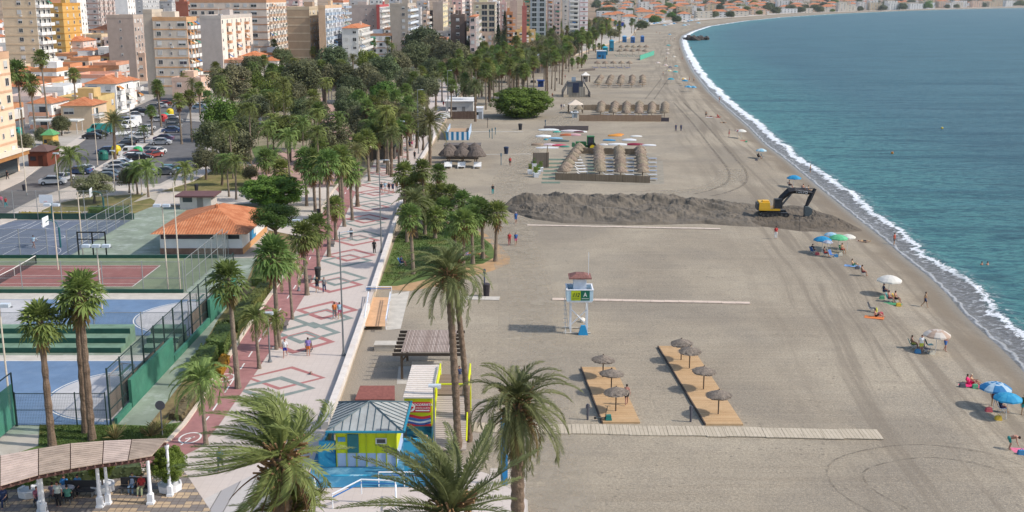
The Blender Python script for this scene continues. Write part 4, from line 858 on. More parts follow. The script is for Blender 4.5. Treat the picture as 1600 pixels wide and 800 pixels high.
def pinnate_crown(seed, n=44, L_=3.2, nl=22, ll=.5, e0=84, e1=-40, curve=1.5, wind=(0, 0), leafm_=None, wd_=.045, vee=.5, name='crown', jit=.12, segs=9):
    rr = random.Random(seed); m = MB()
    for i in range(n):
        f = i / n; el = R(e0) - f * R(e0 - e1) + rr.uniform(-jit, jit); az = i * 2.39996 + rr.uniform(-.15, .15)
        pinnate(m, (math.cos(az) * .12, math.sin(az) * .12, -f * .3), az, el, L_ * rr.uniform(.72, 1.1) * (.75 + .3 * f), rr, nl, ll, curve, wind, 0, vee, wd_, segs)
    return m.mesh(name, [leafm_ or L_DATE])
def trunk_mesh(h, r0, r1, lean=(0, 0), seed=0, rough=.1, n=9, nm='trunk', m_=None, flare=1.35, step=.6, bulge=0):
    rr = random.Random(seed); k = max(5, int(h / step)); pts = []; rad = []
    for i in range(k + 1):
        f = i / k; pts.append((lean[0] * f * f * h, lean[1] * f * f * h, h * f)); rad.append((r0 + (r1 - r0) * f) * (1 + rough * (1 if i % 2 else -1) * rr.uniform(.4, 1)) * (flare if i == 0 else 1) * (1 + bulge * (f > .93)))
    return MB().tube(pts, rad, n).mesh(nm, [m_ or M_TRUNK])
FANC = [fan_crown(s, n=34 + s * 2) for s in range(4)]
DATEC = [pinnate_crown(20 + s, n=46, L_=3.3, nl=20) for s in range(2)]
QUEENC = [pinnate_crown(30 + s, n=26, L_=2.9, nl=26, ll=.62, e0=80, e1=-25, curve=2.6, vee=.1, leafm_=L_QUEEN, wd_=.05, wind=(-.25, .05)) for s in range(2)]
TR = {}
def get_trunk(h, kind):
    k = (round(h * 2) / 2, kind)
    if k not in TR: TR[k] = trunk_mesh(k[0], *{'fan': (.24, .15), 'date': (.30, .25), 'queen': (.16, .12), 'fat': (.27, .19)}[kind], seed=int(k[0] * 7), rough={'fan': .07, 'date': .16, 'queen': .03, 'fat': .14}[kind], m_=M_TRUNKF if kind in ('date', 'fat') else M_TRUNK)
    return TR[k], k[0]
pr = random.Random(5)
def palm(pos, h, kind, label, group=None, sc=1.0, tk=None):
    th = thing({'fan': 'fan_palm', 'date': 'date_palm', 'queen': 'plume_palm'}[kind], label, 'palm tree', pos, 0, group)
    me, hh = get_trunk(h, tk or kind); lx, ly = pr.uniform(-.035, .035), pr.uniform(-.03, .03)
    t = link('trunk', me, th, sc=(1, 1, h / hh)); t.rotation_euler = (ly, -lx * -1, pr.uniform(0, .2)); top = Matrix.Rotation(pr.uniform(0, 0), 3, 'Z') @ (t.rotation_euler.to_matrix() @ Vector((0, 0, h)))
    rz = pr.uniform(0, 6.28) if kind != 'queen' else pr.uniform(-.4, .4); s = sc * pr.uniform(.92, 1.1)
    if kind == 'fan':
        c, d = FANC[pr.randrange(4)]; link('crown', c, th, top, rz, (s, s, s)); link('dead_skirt', d, th, top, rz, (s, s, s))
    else: link('crown', (DATEC if kind == 'date' else QUEENC)[pr.randrange(2)], th, top, rz, (s, s, s))
    return th
def palm_px(bx, by, cy, kind, label, group=None, sc=1.0, z=TZ, tk=None):
    p = G(bx, by, z); return palm(p, max(3, ZT(p.y, cy) - z), kind, label, group, sc, tk)
def palm_cr(cx, cy, h, kind, label, group=None, sc=1.0, z=TZ):
    p = G(cx, cy, z + h); p.z = z; return palm(p, h, kind, label, group, sc)
for a in [(144, 688, 452, 'fan', 'tall thick shaggy fan palm, right one of the close pair by the lawn', 1.0, 'fat'), (134, 677, 470, 'fan', 'tall thick shaggy fan palm, left one of the close pair by the lawn', .9, 'fat'), (82, 698, 500, 'fan', 'leaning shaggy fan palm with sparse crown at the left in front of the blue court', 1.05, 'fat'),
          (372, 607, 432, 'fan', 'tall slender fan palm between the hedges and cycle path', 1.15, None), (436, 542, 395, 'fan', 'tall fan palm on the left edge of the cycle path above the trimmed hedge', 1.15, None), (405, 576, 492, 'queen', 'short green plume palm leaning over the cycle path beside the slim lamp', .95, None), (322, 695, 590, 'queen', 'bushy plume palm beside the bend of the cycle path', 1.15, None),
          (457, 499, 412, 'queen', 'plume palm at the right edge of the cycle path near the two walkers', .95, None), (432, 546, 500, 'queen', 'small brownish palm under the tall fan palm by the metal bench', .7, None), (498, 422, 352, 'fan', 'fan palm standing before the litter bin on the promenade edge', 1.05, None), (480, 461, 365, 'fan', 'fan palm in the promenade row left of the litter bin', 1.0, None),
          (514, 401, 252, 'fan', 'very tall fan palm on the promenade rising above the ficus', 1.2, None), (538, 354, 244, 'fan', 'very tall fan palm right of the round ficus', 1.2, None), (525, 375, 320, 'fan', 'medium fan palm just right of the very tall one', .9, None), (493, 330, 244, 'fan', 'slender tall palm right behind the round ficus', 1.0, None), (500, 332, 252, 'queen', 'plume topped palm touching the slender tall one', 1.0, None),
          (430, 292, 245, 'queen', 'bright plume palm directly above the round ficus', 1.1, None), (358, 308, 248, 'queen', 'pale green plume palm, left of the two on the park lawn', 1.0, None), (369, 312, 252, 'queen', 'pale green plume palm, right of the two on the park lawn', .95, None), (180, 250, 188, 'date', 'date palm with full round crown standing on the car park strip', 1.15, None),
          (77, 206, 88, 'fan', 'very tall thin fan palm in front of the orange roofs', 1.35, None), (121, 196, 114, 'fan', 'tall fan palm with compact head before the ochre house', 1.1, None), (27, 246, 112, 'fan', 'leftmost tall fan palm beside the peach block', 1.2, None), (40, 240, 108, 'fan', 'tall fan palm second from the peach block', 1.5, None), (57, 218, 128, 'fan', 'curved fan palm third from the peach block', 1.3, None),
          (112, 290, 242, 'queen', 'drooping plume palm beside the white car on the street', 1.35, None), (232, 308, 262, 'queen', 'bright plume palm over the parked cars, right one', 1.2, None), (215, 304, 262, 'queen', 'bright plume palm over the parked cars, left one', 1.0, None), (238, 212, 172, 'fan', 'small palm on the pavement beside the street crossing', .8, None), (252, 198, 132, 'fan', 'tall palm on the pavement by the recycling bins', 1.0, None), (226, 224, 200, 'queen', 'little plume palm near the silver parked car', .6, None),
          (284, 225, 155, 'fan', 'thick trunked palm at the park edge, left of a pair', 1.1, None), (300, 222, 150, 'fan', 'thick trunked palm at the park edge, right of a pair', 1.1, None), (290, 300, 262, 'queen', 'drooping palm at the corner of the park lawn', 1.1, None), (672, 262, 188, 'date', 'tall date palm with wide crown on the promenade beside the striped enclosure', 1.45, None),
          (743, 190, 132, 'date', 'date palm in the terrace of the beach restaurant', 1.0, None), (725, 160, 138, 'date', 'broad low date palm left of the beach restaurant', 1.5, None), (765, 160, 122, 'date', 'date palm behind the beach restaurant bush', 1.3, None), (744, 160, 96, 'fan', 'slim tall palm rising behind the beach restaurant', 1.2, None), (780, 140, 110, 'fan', 'slim palm right of the tall one behind the restaurant', 1.1, None), (805, 117, 62, 'fan', 'tall bright palm beside the red roofed beach kiosk', 1.4, None), (788, 112, 70, 'fan', 'tall palm left of the one beside the red roofed kiosk', 1.3, None)]:
    palm_px(a[0], a[1], a[2], a[3], a[4], 'named palms' if False else None, a[5], tk=a[6])
# grove on the palm lawn
for i, (bx, by, cy, s) in enumerate([(636, 378, 332, .9), (646, 428, 336, 1.0), (680, 372, 336, .95), (711, 391, 346, 1.0), (724, 420, 344, 1.05), (739, 412, 336, 1.0), (755, 404, 326, 1.1), (774, 408, 330, 1.05), (632, 345, 268, 1.1), (650, 350, 285, 1.1), (664, 352, 262, 1.0), (690, 345, 300, 1.1), (706, 350, 302, 1.0), (650, 372, 312, 1.05), (672, 340, 300, 1.0), (694, 358, 322, 1.0), (640, 336, 292, 1.0), (722, 356, 312, 1.0), (664, 366, 322, .95), (745, 366, 322, 1.0), (686, 332, 268, 1.0)]):
    palm_px(bx, by, cy, 'fan' if i != 13 else 'date', 'fan palm of the lawn grove beside the promenade, %s of the dense clump' % ordw(i), 'palms of the lawn grove', s, z=0.02)
# palms over the park and behind, placed by their heads
heads = [(396,62,14),(428,66,14),(451,56,15),(484,44,16),(496,64,14),(455,92,12),(412,92,12),(425,106,11),(440,110,10),(503,102,12),(552,90,12),(577,40,14),(603,37,14),(582,66,12),(605,62,12),(472,76,12),(468,64,13),(512,62,13),(520,80,10),(490,78,12),(565,78,9),(624,34,15),(628,52,13),(612,60,12),(673,36,13),(687,28,14),(665,40,11),(680,38,11),(733,33,13),(740,35,12),(765,32,12),(695,36,10),(336,103,9),(288,118,8),(246,140,7),(300,128,8),(310,136,8),(326,150,7),(490,150,9),(497,170,9),(485,165,8),(560,150,9),(575,165,10),(586,160,10),(598,150,10),(610,140,9),(590,186,10),(603,190,10),(588,205,8),(575,215,8),(545,110,9),(532,100,9),(620,150,9),(634,140,9),(640,160,10),(626,175,9),(655,150,8),(648,120,10),(660,110,10),(668,125,9),(680,120,10),(690,105,11),(700,118,10),(712,100,10),(704,132,9),(722,108,9),(735,95,10),(728,120,8),(748,110,9),(745,92,10),(760,88,10),(770,76,11),(775,98,9),(790,92,9),(758,70,11),(745,70,11),(730,76,10),(715,80,10),(715,64,11),(700,66,10),(395,150,7),(476,245,8),(500,228,7),(490,262,7),(548,262,8),(556,236,9),(560,222,8),(530,248,7),(415,245,6),(440,262,5),(610,210,8),(622,198,8),(636,190,8),(650,175,7)]
for i, (x, y, h) in enumerate(heads):
    k = 'fan' if i % 5 else 'date'
    palm_cr(x, y, h * .95, k, '%s palm in the park belt, %s counted from the town side' % ('dark green' if k == 'fan' else 'feathery', ordw(i)), 'palms of the park', 1.15 if k == 'fan' else .9)
fr = random.Random(11); BL = [(28, 850), (35, 850), (50, 775), (70, 715), (90, 695), (112, 688)]; BR = [(28, 1003), (35, 990), (50, 958), (70, 915), (90, 868), (112, 812)]
far = []
for i in range(150): y = 30 + 80 * fr.random() ** 1.15; a, b = interp(BL, y), interp(BR, y); far.append((y, a + (b - a) * fr.random() ** .8))
far.sort()
for i, (y, x) in enumerate(far): palm_cr(x, y, fr.uniform(8, 12), 'fan' if i % 4 else 'date', 'distant palm of the beach belt, %s counted from the back' % ordw(i), 'distant palms behind the beach', 1.25 if i % 4 else 1.0)
for i, (x, y, cy) in enumerate([(880,112,92),(894,110,95),(903,107,93),(909,106,95),(914,98,92),(920,84,70),(928,80,74),(936,78,72),(943,80,74),(942,60,51),(951,60,53),(965,50,42),(975,48,40),(985,44,37),(993,46,40),(998,46,39),(870,112,80),(884,108,72),(840,96,80),(858,94,78)]):
    palm_px(x, y, cy, 'fan', 'small palm standing on the open far sand, %s from the left' % ordw(i), 'palms on the far sand', 1.0, z=0)
# foreground date palms
def big_palm(label, tx, ty, dist, seed, L_, n, nl, e0, e1, curve, wind, leafm_, base_dx=0, base_dy=0, r0=.33, dead=True, bz=TZ, vee=.4, ll=.55, rz=0):
    u = (tx - 800) / FOC; v = (ty - 400) / FOC; X, Y, Z = dist * u, dist * (PC - v * PS), CAMH - dist * (PS + v * PC)
    th = thing('date_palm', label, 'palm tree', (X + base_dx, Y + base_dy, bz)); h = Z - bz; rr = random.Random(seed)
    pts = []; rad = []; k = int(h / .28)
    for i in range(k + 1):
        f = i / k; pts.append((-base_dx * f ** 1.5, -base_dy * f ** 1.5, h * f)); rad.append(r0 * (1.25 - .3 * f if f < .1 else 1.0 - .12 * f) * (1 + (.09 if i % 2 else -.06)))
    MB().tube(pts, rad, 14).build('trunk', [M_TRUNKF], th)
    me = pinnate_crown(seed, n, L_, nl, ll, e0, e1, curve, wind, leafm_, .032, vee, segs=14, jit=.32); link('crown', me, th, (-base_dx, -base_dy, h + .2), rz)
    m = MB(); 
    for i in range(150):
        az = i * 2.4; z = rr.uniform(-1.1, .5); el = rr.uniform(.0, 1.0); q = Vector((math.cos(az) * r0, math.sin(az) * r0, z)); m.bar(q, q + Vector((math.cos(az) * math.cos(el), math.sin(az) * math.cos(el), math.sin(el))) * rr.uniform(.3, .75), .07)
    link('leaf_bases', m.mesh('leaf_bases', [mat('boots', (.25, .15, .075), .9, .4, 3)]), th, (-base_dx, -base_dy, h))
    if dead:
        m = MB()
        for i in range(14): pinnate(m, (0, 0, -.4), i * .47, R(-35) + rr.uniform(-.4, .3), L_ * .65, rr, 26, .35, 1.4, (wind[0] * .4, wind[1] * .4), 0, .1, .022)
        link('dry_fronds', m.mesh('dry_fronds', [L_DEAD]), th, (-base_dx, -base_dy, h))
    return th
big_palm('large wind blown date palm in the left foreground with fronds swept aside', 437, 712, 43, 101, 4.9, 50, 62, 88, -50, 1.5, (-.55, .42), L_WIND, r0=.42, vee=.35, ll=.6)
big_palm('date palm with twin slim trunks rising past the lifeguard hut, taller crown', 700, 432, 78, 102, 4.2, 48, 46, 84, -46, 1.7, (-.10, .05), L_DATE, base_dx=.55, r0=.27, dead=False, bz=0)
big_palm('second slim trunked palm right behind the taller twin', 708, 418, 79.5, 105, 3.3, 28, 36, 84, -30, 1.6, (-.30, .15), L_DATE, base_dx=1.0, base_dy=.4, r0=.22, dead=False, bz=0)
big_palm('short lively date palm with upright fronds at the bottom centre', 704, 800, 40.5, 103, 4.4, 34, 70, 86, -6, .85, (-.08, .12), L_DATE, r0=.4, dead=False, vee=.55, ll=.5)
big_palm('date palm with drooping dry fringe standing on the beach edge right of the hut', 809, 632, 55, 104, 3.9, 50, 52, 84, -62, 1.7, (.05, .0), L_DATE, r0=.36, bz=0)
big_palm('low young palm under the wind blown palm at the bottom', 455, 800, 44, 106, 1.9, 20, 30, 80, 0, 1.2, (0, .1), L_QUEEN, base_dx=-.2, r0=.16, dead=False)
# broadleaf crowns
def clump_mesh(seed, nclump, nleaf, leaf, shell=.72, flat=1.0, nm='crown', m_=None, cl=.33, zlo=-.75):
    rr = random.Random(seed); m = MB(); cs = []
    for i in range(nclump):
        t = rr.uniform(0, 6.283); zz = rr.uniform(zlo, 1); q = math.sqrt(1 - zz * zz); rd = shell * rr.uniform(.72, 1.12) if rr.random() < .85 else shell * rr.uniform(.2, .7)
        cs.append((Vector((q * math.cos(t), q * math.sin(t), zz * flat)) * rd, cl * rr.uniform(.65, 1.25)))
    for c, r in cs:
        for k in range(nleaf):
            t = rr.uniform(0, 6.283); zz = rr.uniform(-.6, 1); q = math.sqrt(1 - zz * zz); n_ = Vector((q * math.cos(t), q * math.sin(t), zz)); p = c + n_ * r * rr.uniform(.8, 1.06)
            n2 = (n_ + Vector((rr.uniform(-.7, .7), rr.uniform(-.7, .7), rr.uniform(-.4, .8)))).normalized(); a = n2.orthogonal().normalized(); b = n2.cross(a); an = rr.uniform(0, 3.1); a, b = a * math.cos(an) + b * math.sin(an), b * math.cos(an) - a * math.sin(an); s = leaf * rr.uniform(.6, 1.3)
            m.add([p - a * s, p - b * s * .6, p + a * s, p + b * s * .6], [(0, 1, 2, 3)])
    return m.mesh(nm, [m_ or L_DARK])
def crown_set(m_, s0): return [clump_mesh(s0 + i, 64, 105, .06, m_=m_, cl=.36) for i in range(2)]
CR = {'dark': crown_set(L_DARK, 200), 'olive': crown_set(L_OLIVE, 210), 'bright': crown_set(L_BRIGHT, 220), 'brown': crown_set(L_BROWN, 230)}
CRF = {'bright': clump_mesh(240, 260, 120, .042, shell=.88, m_=L_BRIGHT, cl=.2, zlo=-1), 'pine': clump_mesh(241, 80, 190, .036, shell=.74, m_=leafm('pine_needles', (.11, .15, .03)), cl=.27), 'olive': clump_mesh(242, 75, 170, .04, shell=.78, m_=L_OLIVE, cl=.26)}
def limb_mesh(seed, h, r, spread, n=5):
    rr = random.Random(seed); m = MB(); m.tube([(0, 0, 0), (.05 * h, 0, h * .5), (.02 * h, .03 * h, h)], [r * 1.3, r * .9, r * .7], 8)
    for k in range(n): a = k * 6.28 / n + rr.uniform(-.4, .4); m.tube([(.02 * h, .03 * h, h * .85), (math.cos(a) * spread * .4, math.sin(a) * spread * .4, h * 1.15), (math.cos(a) * spread * .8, math.sin(a) * spread * .8, h * 1.4)], [r * .55, r * .35, r * .15], 6)
    return m.mesh('trunk', [M_BARK])
LIMB = [limb_mesh(i, 3.0, .22, 3.0) for i in range(2)]
tr_i = [0]
def tree_c(cx, cy, rpx, kind, zc, label=None, ry=None, fine=False, group='trees of the park', flat=.8):
    # crown centre at pixel, its centre height above ground zc, crown radius in px
    p = G(cx, cy, TZ + zc); s = (1 if fine else .98) * rpx * (CAMH - TZ - zc) / (cy - YH); i = tr_i[0]; tr_i[0] += 1
    th = thing('broadleaf_tree', label or '%s leaved tree, %s in the park belt' % ({'dark': 'dark', 'olive': 'grey green', 'bright': 'bright green', 'brown': 'brownish'}[kind], ordw(i)), 'tree', (p.x, p.y, TZ), 0, None if label else group)
    k = zc * .75 / 3.0; link('trunk', LIMB[i % 2], th, sc=(max(k, s / 4), max(k, s / 4), k))
    kind = 'olive' if kind == 'dark' and i % 3 == 0 else kind; me = CRF[kind] if fine else CR[kind][i % 2]; sz = (ry or rpx * flat * 1.15) * (CAMH - TZ - zc) / (cy - YH); link('crown', me, th, (0, 0, zc), pr.uniform(0, 6), (s, s, min(sz, zc * 1.25)))
    return th
for a in [(360,132,38,'dark',7.5,'tall dark grey green tree in front of the white pier block',36),(428,298,48,'bright',2.6,'round clipped bright green ficus on the plaza beside the park',24),(428,340,42,'pine',4.6,'wide pine beside the white sports building',22),(450,205,44,'pine',6.0,'umbrella shaped pine in the park with forked trunk',26),(517,216,36,'olive',5,'rounded grey green tree right of the umbrella pine',30),(145,290,34,'olive',2.8,'bushy olive tree by the street curve',22),(815,160,46,'bright',3.2,'huge bright green bush beside the beach restaurant',30)]:
    tree_c(a[0], a[1], a[2], a[3] if a[3] != 'dark' else 'olive', a[4], a[5], ry=a[6], fine=True)
for x, y, r, k, zc in [(348,185,34,'bright',5),(330,215,30,'dark',4.5),(365,232,34,'dark',4.5),(380,205,26,'dark',5),(320,250,22,'olive',3.5),(345,258,20,'olive',3.5),(425,158,34,'bright',6),(470,128,36,'dark',8),(455,150,26,'dark',6),(400,170,24,'olive',6),(398,128,18,'bright',5),(430,118,20,'bright',6),(480,110,22,'olive',8),(520,96,28,'dark',9),(505,120,24,'dark',8),(535,120,24,'dark',8),(548,140,26,'dark',7),(570,120,24,'olive',8),(600,110,28,'dark',8),(575,98,22,'bright',8),(620,100,24,'dark',8),(660,70,32,'dark',9),(648,88,26,'dark',8),(680,80,28,'dark',8),(700,85,26,'olive',8),(640,130,26,'olive',7),(665,140,24,'olive',7),(600,150,26,'bright',7),(580,180,26,'brown',6),(560,190,26,'dark',6),(545,175,24,'dark',6),(610,185,30,'brown',6),(640,180,26,'olive',6),(625,205,22,'brown',5),(600,215,22,'olive',5),(565,205,18,'dark',5),(650,195,18,'olive',5),(720,90,24,'olive',7),(740,80,24,'olive',7),(755,98,20,'dark',6),(700,110,20,'brown',6),(730,60,20,'dark',8),(690,60,18,'dark',8),(755,55,18,'dark',8),(880,82,16,'dark',5),(895,75,14,'dark',4),(886,66,12,'bright',4),(862,70,12,'olive',5),(845,65,12,'olive',5),(830,60,12,'dark',5),(815,58,12,'dark',5),(800,62,12,'olive',6),(868,85,12,'brown',4),(915,50,14,'bright',4),(907,62,9,'bright',3),(390,270,14,'olive',2),(200,278,18,'olive',2.6),(470,262,12,'brown',2),(540,165,20,'dark',5),(590,135,22,'olive',7),(560,160,20,'bright',6),(675,108,20,'dark',7),(655,160,18,'dark',5),(95,195,16,'dark',2.5),(40,222,16,'olive',2.5),(66,212,14,'olive',2),(84,228,10,'olive',1.6),(110,178,12,'dark',2),(20,215,12,'dark',2),(395,105,20,'dark',8),(440,90,18,'dark',9),(720,120,18,'olive',5),(740,140,14,'olive',4),(385,190,20,'dark',5),(765,115,16,'brown',5),(660,205,12,'olive',4),(470,170,20,'dark',6),(500,175,18,'dark',5),(610,165,20,'dark',6),(585,205,16,'bright',4),(540,150,18,'olive',6)]:
    tree_c(x, y, r, k, zc)
for ri, D in enumerate((8, 60, 115, 170, 240, 325, 425, 545, 690)):
    for i in range(20):
        px = 915 + 34 * (i + fr.random()); p = bay_pos(px, D + fr.uniform(-15, 15)); rr_ = fr.uniform(3.5, 8) * min(2.2, .6 + p.y / 2500)
        th = thing('broadleaf_tree', 'far tree round the bay, %s from the left in line %s' % (ordw(i), ordw(ri)), 'tree', p, 0, 'far trees')
        link('trunk', LIMB[i % 2], th, sc=(1, 1, rr_ * .2)); link('crown', CR[('dark', 'olive', 'dark', 'bright')[i % 4]][i % 2], th, (0, 0, rr_ * .6), fr.uniform(0, 6), (rr_, rr_, rr_ * .7))
for i in range(46):
    x, y = fr.uniform(330, 690), fr.uniform(62, 215)
    if x > 640 - (y - 60) * .3 or x < 300 + (y - 60) * .35: continue
    palm_cr(x, y, fr.uniform(8, 12), 'queen', 'light green plume palm rising over the park trees, %s of the scatter' % ordw(i), 'plume palms of the park', 1.15)
for i in range(85):
    y = 34 + 76 * fr.random(); a, b = interp(BL, y), interp(BR, y); tree_c(a + (b - a) * fr.random() ** .85, y, 7 + y * .11, ('dark', 'olive', 'dark', 'brown', 'bright')[i % 5], 4.5)
for cx, top, by, r, lab in ((779, 38, 108, 20, 'broad dark Norfolk style conifer in front of the glazed building'), (789, 17, 100, 15, 'narrow tall dark conifer behind the broad one')):
    p = G(cx, by, TZ); h = ZT(p.y, top) - TZ; th = thing('conifer', lab, 'tree', p); MB().tube([(0, 0, 0), (0, 0, h)], [.3, .05], 6).build('trunk', [M_BARK], th); m = MB(); s = r * CAMH * .8 / (by - YH); rr = random.Random(cx)
    for i in range(2600):
        f = rr.random() ** .8; z = h * (.12 + .88 * f); tier = 1 - .35 * ((z * .8) % 1); rad = s * (1 - f) ** .8 * tier * rr.uniform(.5, 1.05) + .1; a = rr.uniform(0, 6.28); q = Vector((math.cos(a) * rad, math.sin(a) * rad, z)); t = Vector((math.cos(a), math.sin(a), -.3)); u = Vector((-math.sin(a), math.cos(a), 0)); L_ = rr.uniform(.25, .5)
        m.add([q - u * .2, q + t * L_, q + u * .2, q - t * L_], [(0, 1, 2, 3)])
    m.build('crown', [leafm('conifer_leaf', (.028, .045, .022), trans=.05)], th)
# hedges and shrubs
def hedge(label, pxs, h, m_, dens=26, nm='hedge', cat='hedge', leaf=.13, z=TZ):
    P = gp(pxs, z); c = sum(P, Vector()) / len(P); rr = random.Random(label); m = MB(); m.prism([((p.x - c.x) * .93, (p.y - c.y) * .93) for p in P], 0, h * .93)
    A = MB(); n = len(P); a2 = sum(P[i].x * P[(i + 1) % n].y - P[(i + 1) % n].x * P[i].y for i in range(n)); per = []
    bx = (min(p.x for p in P), max(p.x for p in P), min(p.y for p in P), max(p.y for p in P))
    def inside(x, y):
        r_ = False
        for i in range(n):
            a, b = P[i], P[(i + 1) % n]
            if (a.y > y) != (b.y > y) and x < (b.x - a.x) * (y - a.y) / (b.y - a.y) + a.x: r_ = not r_
        return r_
    def leafq(q, nn):
        n2 = (nn + Vector((rr.uniform(-.6, .6), rr.uniform(-.6, .6), rr.uniform(-.4, .6)))).normalized(); a = n2.orthogonal().normalized(); b = n2.cross(a); t = rr.uniform(0, 3); a, b = a * math.cos(t) + b * math.sin(t), b * math.cos(t) - a * math.sin(t); s = leaf * rr.uniform(.6, 1.2); m.add([q - a * s, q - b * s * .6, q + a * s, q + b * s * .6], [(0, 1, 2, 3)])
    for i in range(int(abs(a2) / 2 * dens)):
        for _ in range(6):
            x, y = rr.uniform(bx[0], bx[1]), rr.uniform(bx[2], bx[3])
            if inside(x, y): leafq(Vector((x - c.x, y - c.y, h + rr.uniform(-.08, .06))), Vector((0, 0, 1))); break
    for i in range(n):
        a, b = P[i], P[(i + 1) % n]; d = b - a; nn = Vector((d.y, -d.x, 0)).normalized() * (1 if a2 > 0 else -1)
        for k in range(int(d.length * h * dens)): q = a + d * rr.random() - c; q.z = rr.uniform(0, h); leafq(q + nn * rr.uniform(-.06, .05), nn)
    o = m.build(nm, [m_]); o.location = (c.x, c.y, z); return tag(o, label, cat)
hedge('long trimmed hedge between the green walkway and cycle path, upper piece', [(425, 452), (408, 452), (360, 512), (382, 512)], 1.0, L_HEDGE)
hedge('trimmed hedge block right of the tall slender palm', [(404, 478), (384, 478), (352, 520), (372, 522)], 1.3, L_HEDGE)
hedge('trimmed rounded hedge block beside the tall slender palm foot', [(366, 528), (342, 526), (322, 556), (352, 560)], 1.5, L_HEDGE)
hedge('low trimmed hedge block above the lone plume palm', [(342, 560), (316, 560), (296, 590), (326, 598)], 1.4, L_HEDGE)
hedge('yellow flowering shrub beside the white kerb', [(360, 566), (348, 562), (334, 586), (346, 592)], .7, L_YEL, nm='shrub', cat='shrub')
hedge('clipped hedge in front of the sports building corner', [(432, 418), (420, 418), (392, 448), (410, 450)], 1.0, L_HEDGE)
hedge('dry brown ground shrubs by the bend of the cycle path', [(322, 610), (300, 618), (262, 655), (284, 660)], .5, L_BROWN, nm='shrub', cat='shrub')
hedge('row of low green bushes behind the basketball court', [(202, 332), (140, 332), (138, 338), (200, 339)], 1.1, L_BRIGHT, nm='shrub', cat='shrub', leaf=.2, dens=12)
hedge('flower bed with yellow plants behind the basketball court fence', [(130, 336), (30, 336), (26, 341), (128, 341)], .5, L_YEL, nm='shrub', cat='shrub', leaf=.15, dens=10)
for i, (x, y) in enumerate([(180, 686), (236, 682), (248, 676)]):
    p = G(x, y, TZ + .02); m = MB(); rr = random.Random(i)
    for k in range(46): a = k * 2.4; e = rr.uniform(.5, 1.4); d = Vector((math.cos(a) * math.cos(e), math.sin(a) * math.cos(e), math.sin(e))); s = d.cross(Vector((0, 0, 1))).normalized() * .05; L_ = rr.uniform(.6, 1.1); m.add([s, -s, d * L_ - s * .5 + Vector((0, 0, 0)), d * L_ * 1.4 - Vector((0, 0, .15))], [(0, 1, 2, 3)])
    o = m.build('spiky_plant', [leafm('agave', (.30, .27, .10))]); o.location = p; tag(o, 'spiky pale yellow plant on the lawn, %s from the left' % ordw(i), 'plant')
# grass tufts on the lawns (stuff)
m = MB(); rr = random.Random(3)
for poly, n, z in ((gp([(62, 697), (62, 666), (185, 666), (240, 668), (278, 664), (262, 684), (190, 702)]), 7000, TZ + .014), (gp([(596, 445), (606, 420), (620, 374), (634, 354), (700, 352), (745, 366), (765, 384), (755, 410), (700, 418)], 0), 9000, .02)):
    bx = (min(p.x for p in poly), max(p.x for p in poly), min(p.y for p in poly), max(p.y for p in poly)); k = 0
    while k < n:
        x, y = rr.uniform(bx[0], bx[1]), rr.uniform(bx[2], bx[3]); k += 1; ins = False
        for i in range(len(poly)):
            a, b = poly[i], poly[(i + 1) % len(poly)]
            if (a.y > y) != (b.y > y) and x < (b.x - a.x) * (y - a.y) / (b.y - a.y) + a.x: ins = not ins
        if not ins: continue
        t = rr.uniform(0, 3.14); dx, dy = math.cos(t) * .06, math.sin(t) * .06; h = rr.uniform(.06, .16); m.add([(x - dx, y - dy, z), (x + dx, y + dy, z), (x + dx * .5 + rr.uniform(-.05, .05), y, z + h), (x - dx * .5, y, z + h * .9)], [(0, 1, 2, 3)])
tag(m.build('grass_tufts', [M_GRASS]), 'short green grass of the lawns', 'grass', None, 'stuff')
# ------------------------------------------------------------------ people
def cone_ball(m, p, q, r0, r1, n=10):
    p, q = Vector(p), Vector(q); m.tube([p, q], [r0, r1], n); m.ball(p, r0, n); m.ball(q, r1, n)
def remesh(m, name, mat_, vox=.016, smooth=2):
    o = m.build('tmp', [mat_]); md = o.modifiers.new('r', 'REMESH'); md.mode = 'VOXEL'; md.voxel_size = vox; ms = o.modifiers.new('s', 'SMOOTH'); ms.iterations = smooth; ms.factor = .6
    dg = bpy.context.evaluated_depsgraph_get(); me = bpy.data.meshes.new_from_object(o.evaluated_get(dg)); me.name = name
    bpy.data.objects.remove(o); me.polygons.foreach_set('use_smooth', [True] * len(me.polygons)); return me
M_SKIN = mat('skin', (.42, .23, .15), .6, .06, 3, obj=.18); M_HAIR = mat('hair', (.035, .022, .015), .7, .2, 8, obj=.3); M_SHOE = cmat((.05, .05, .055), .6)
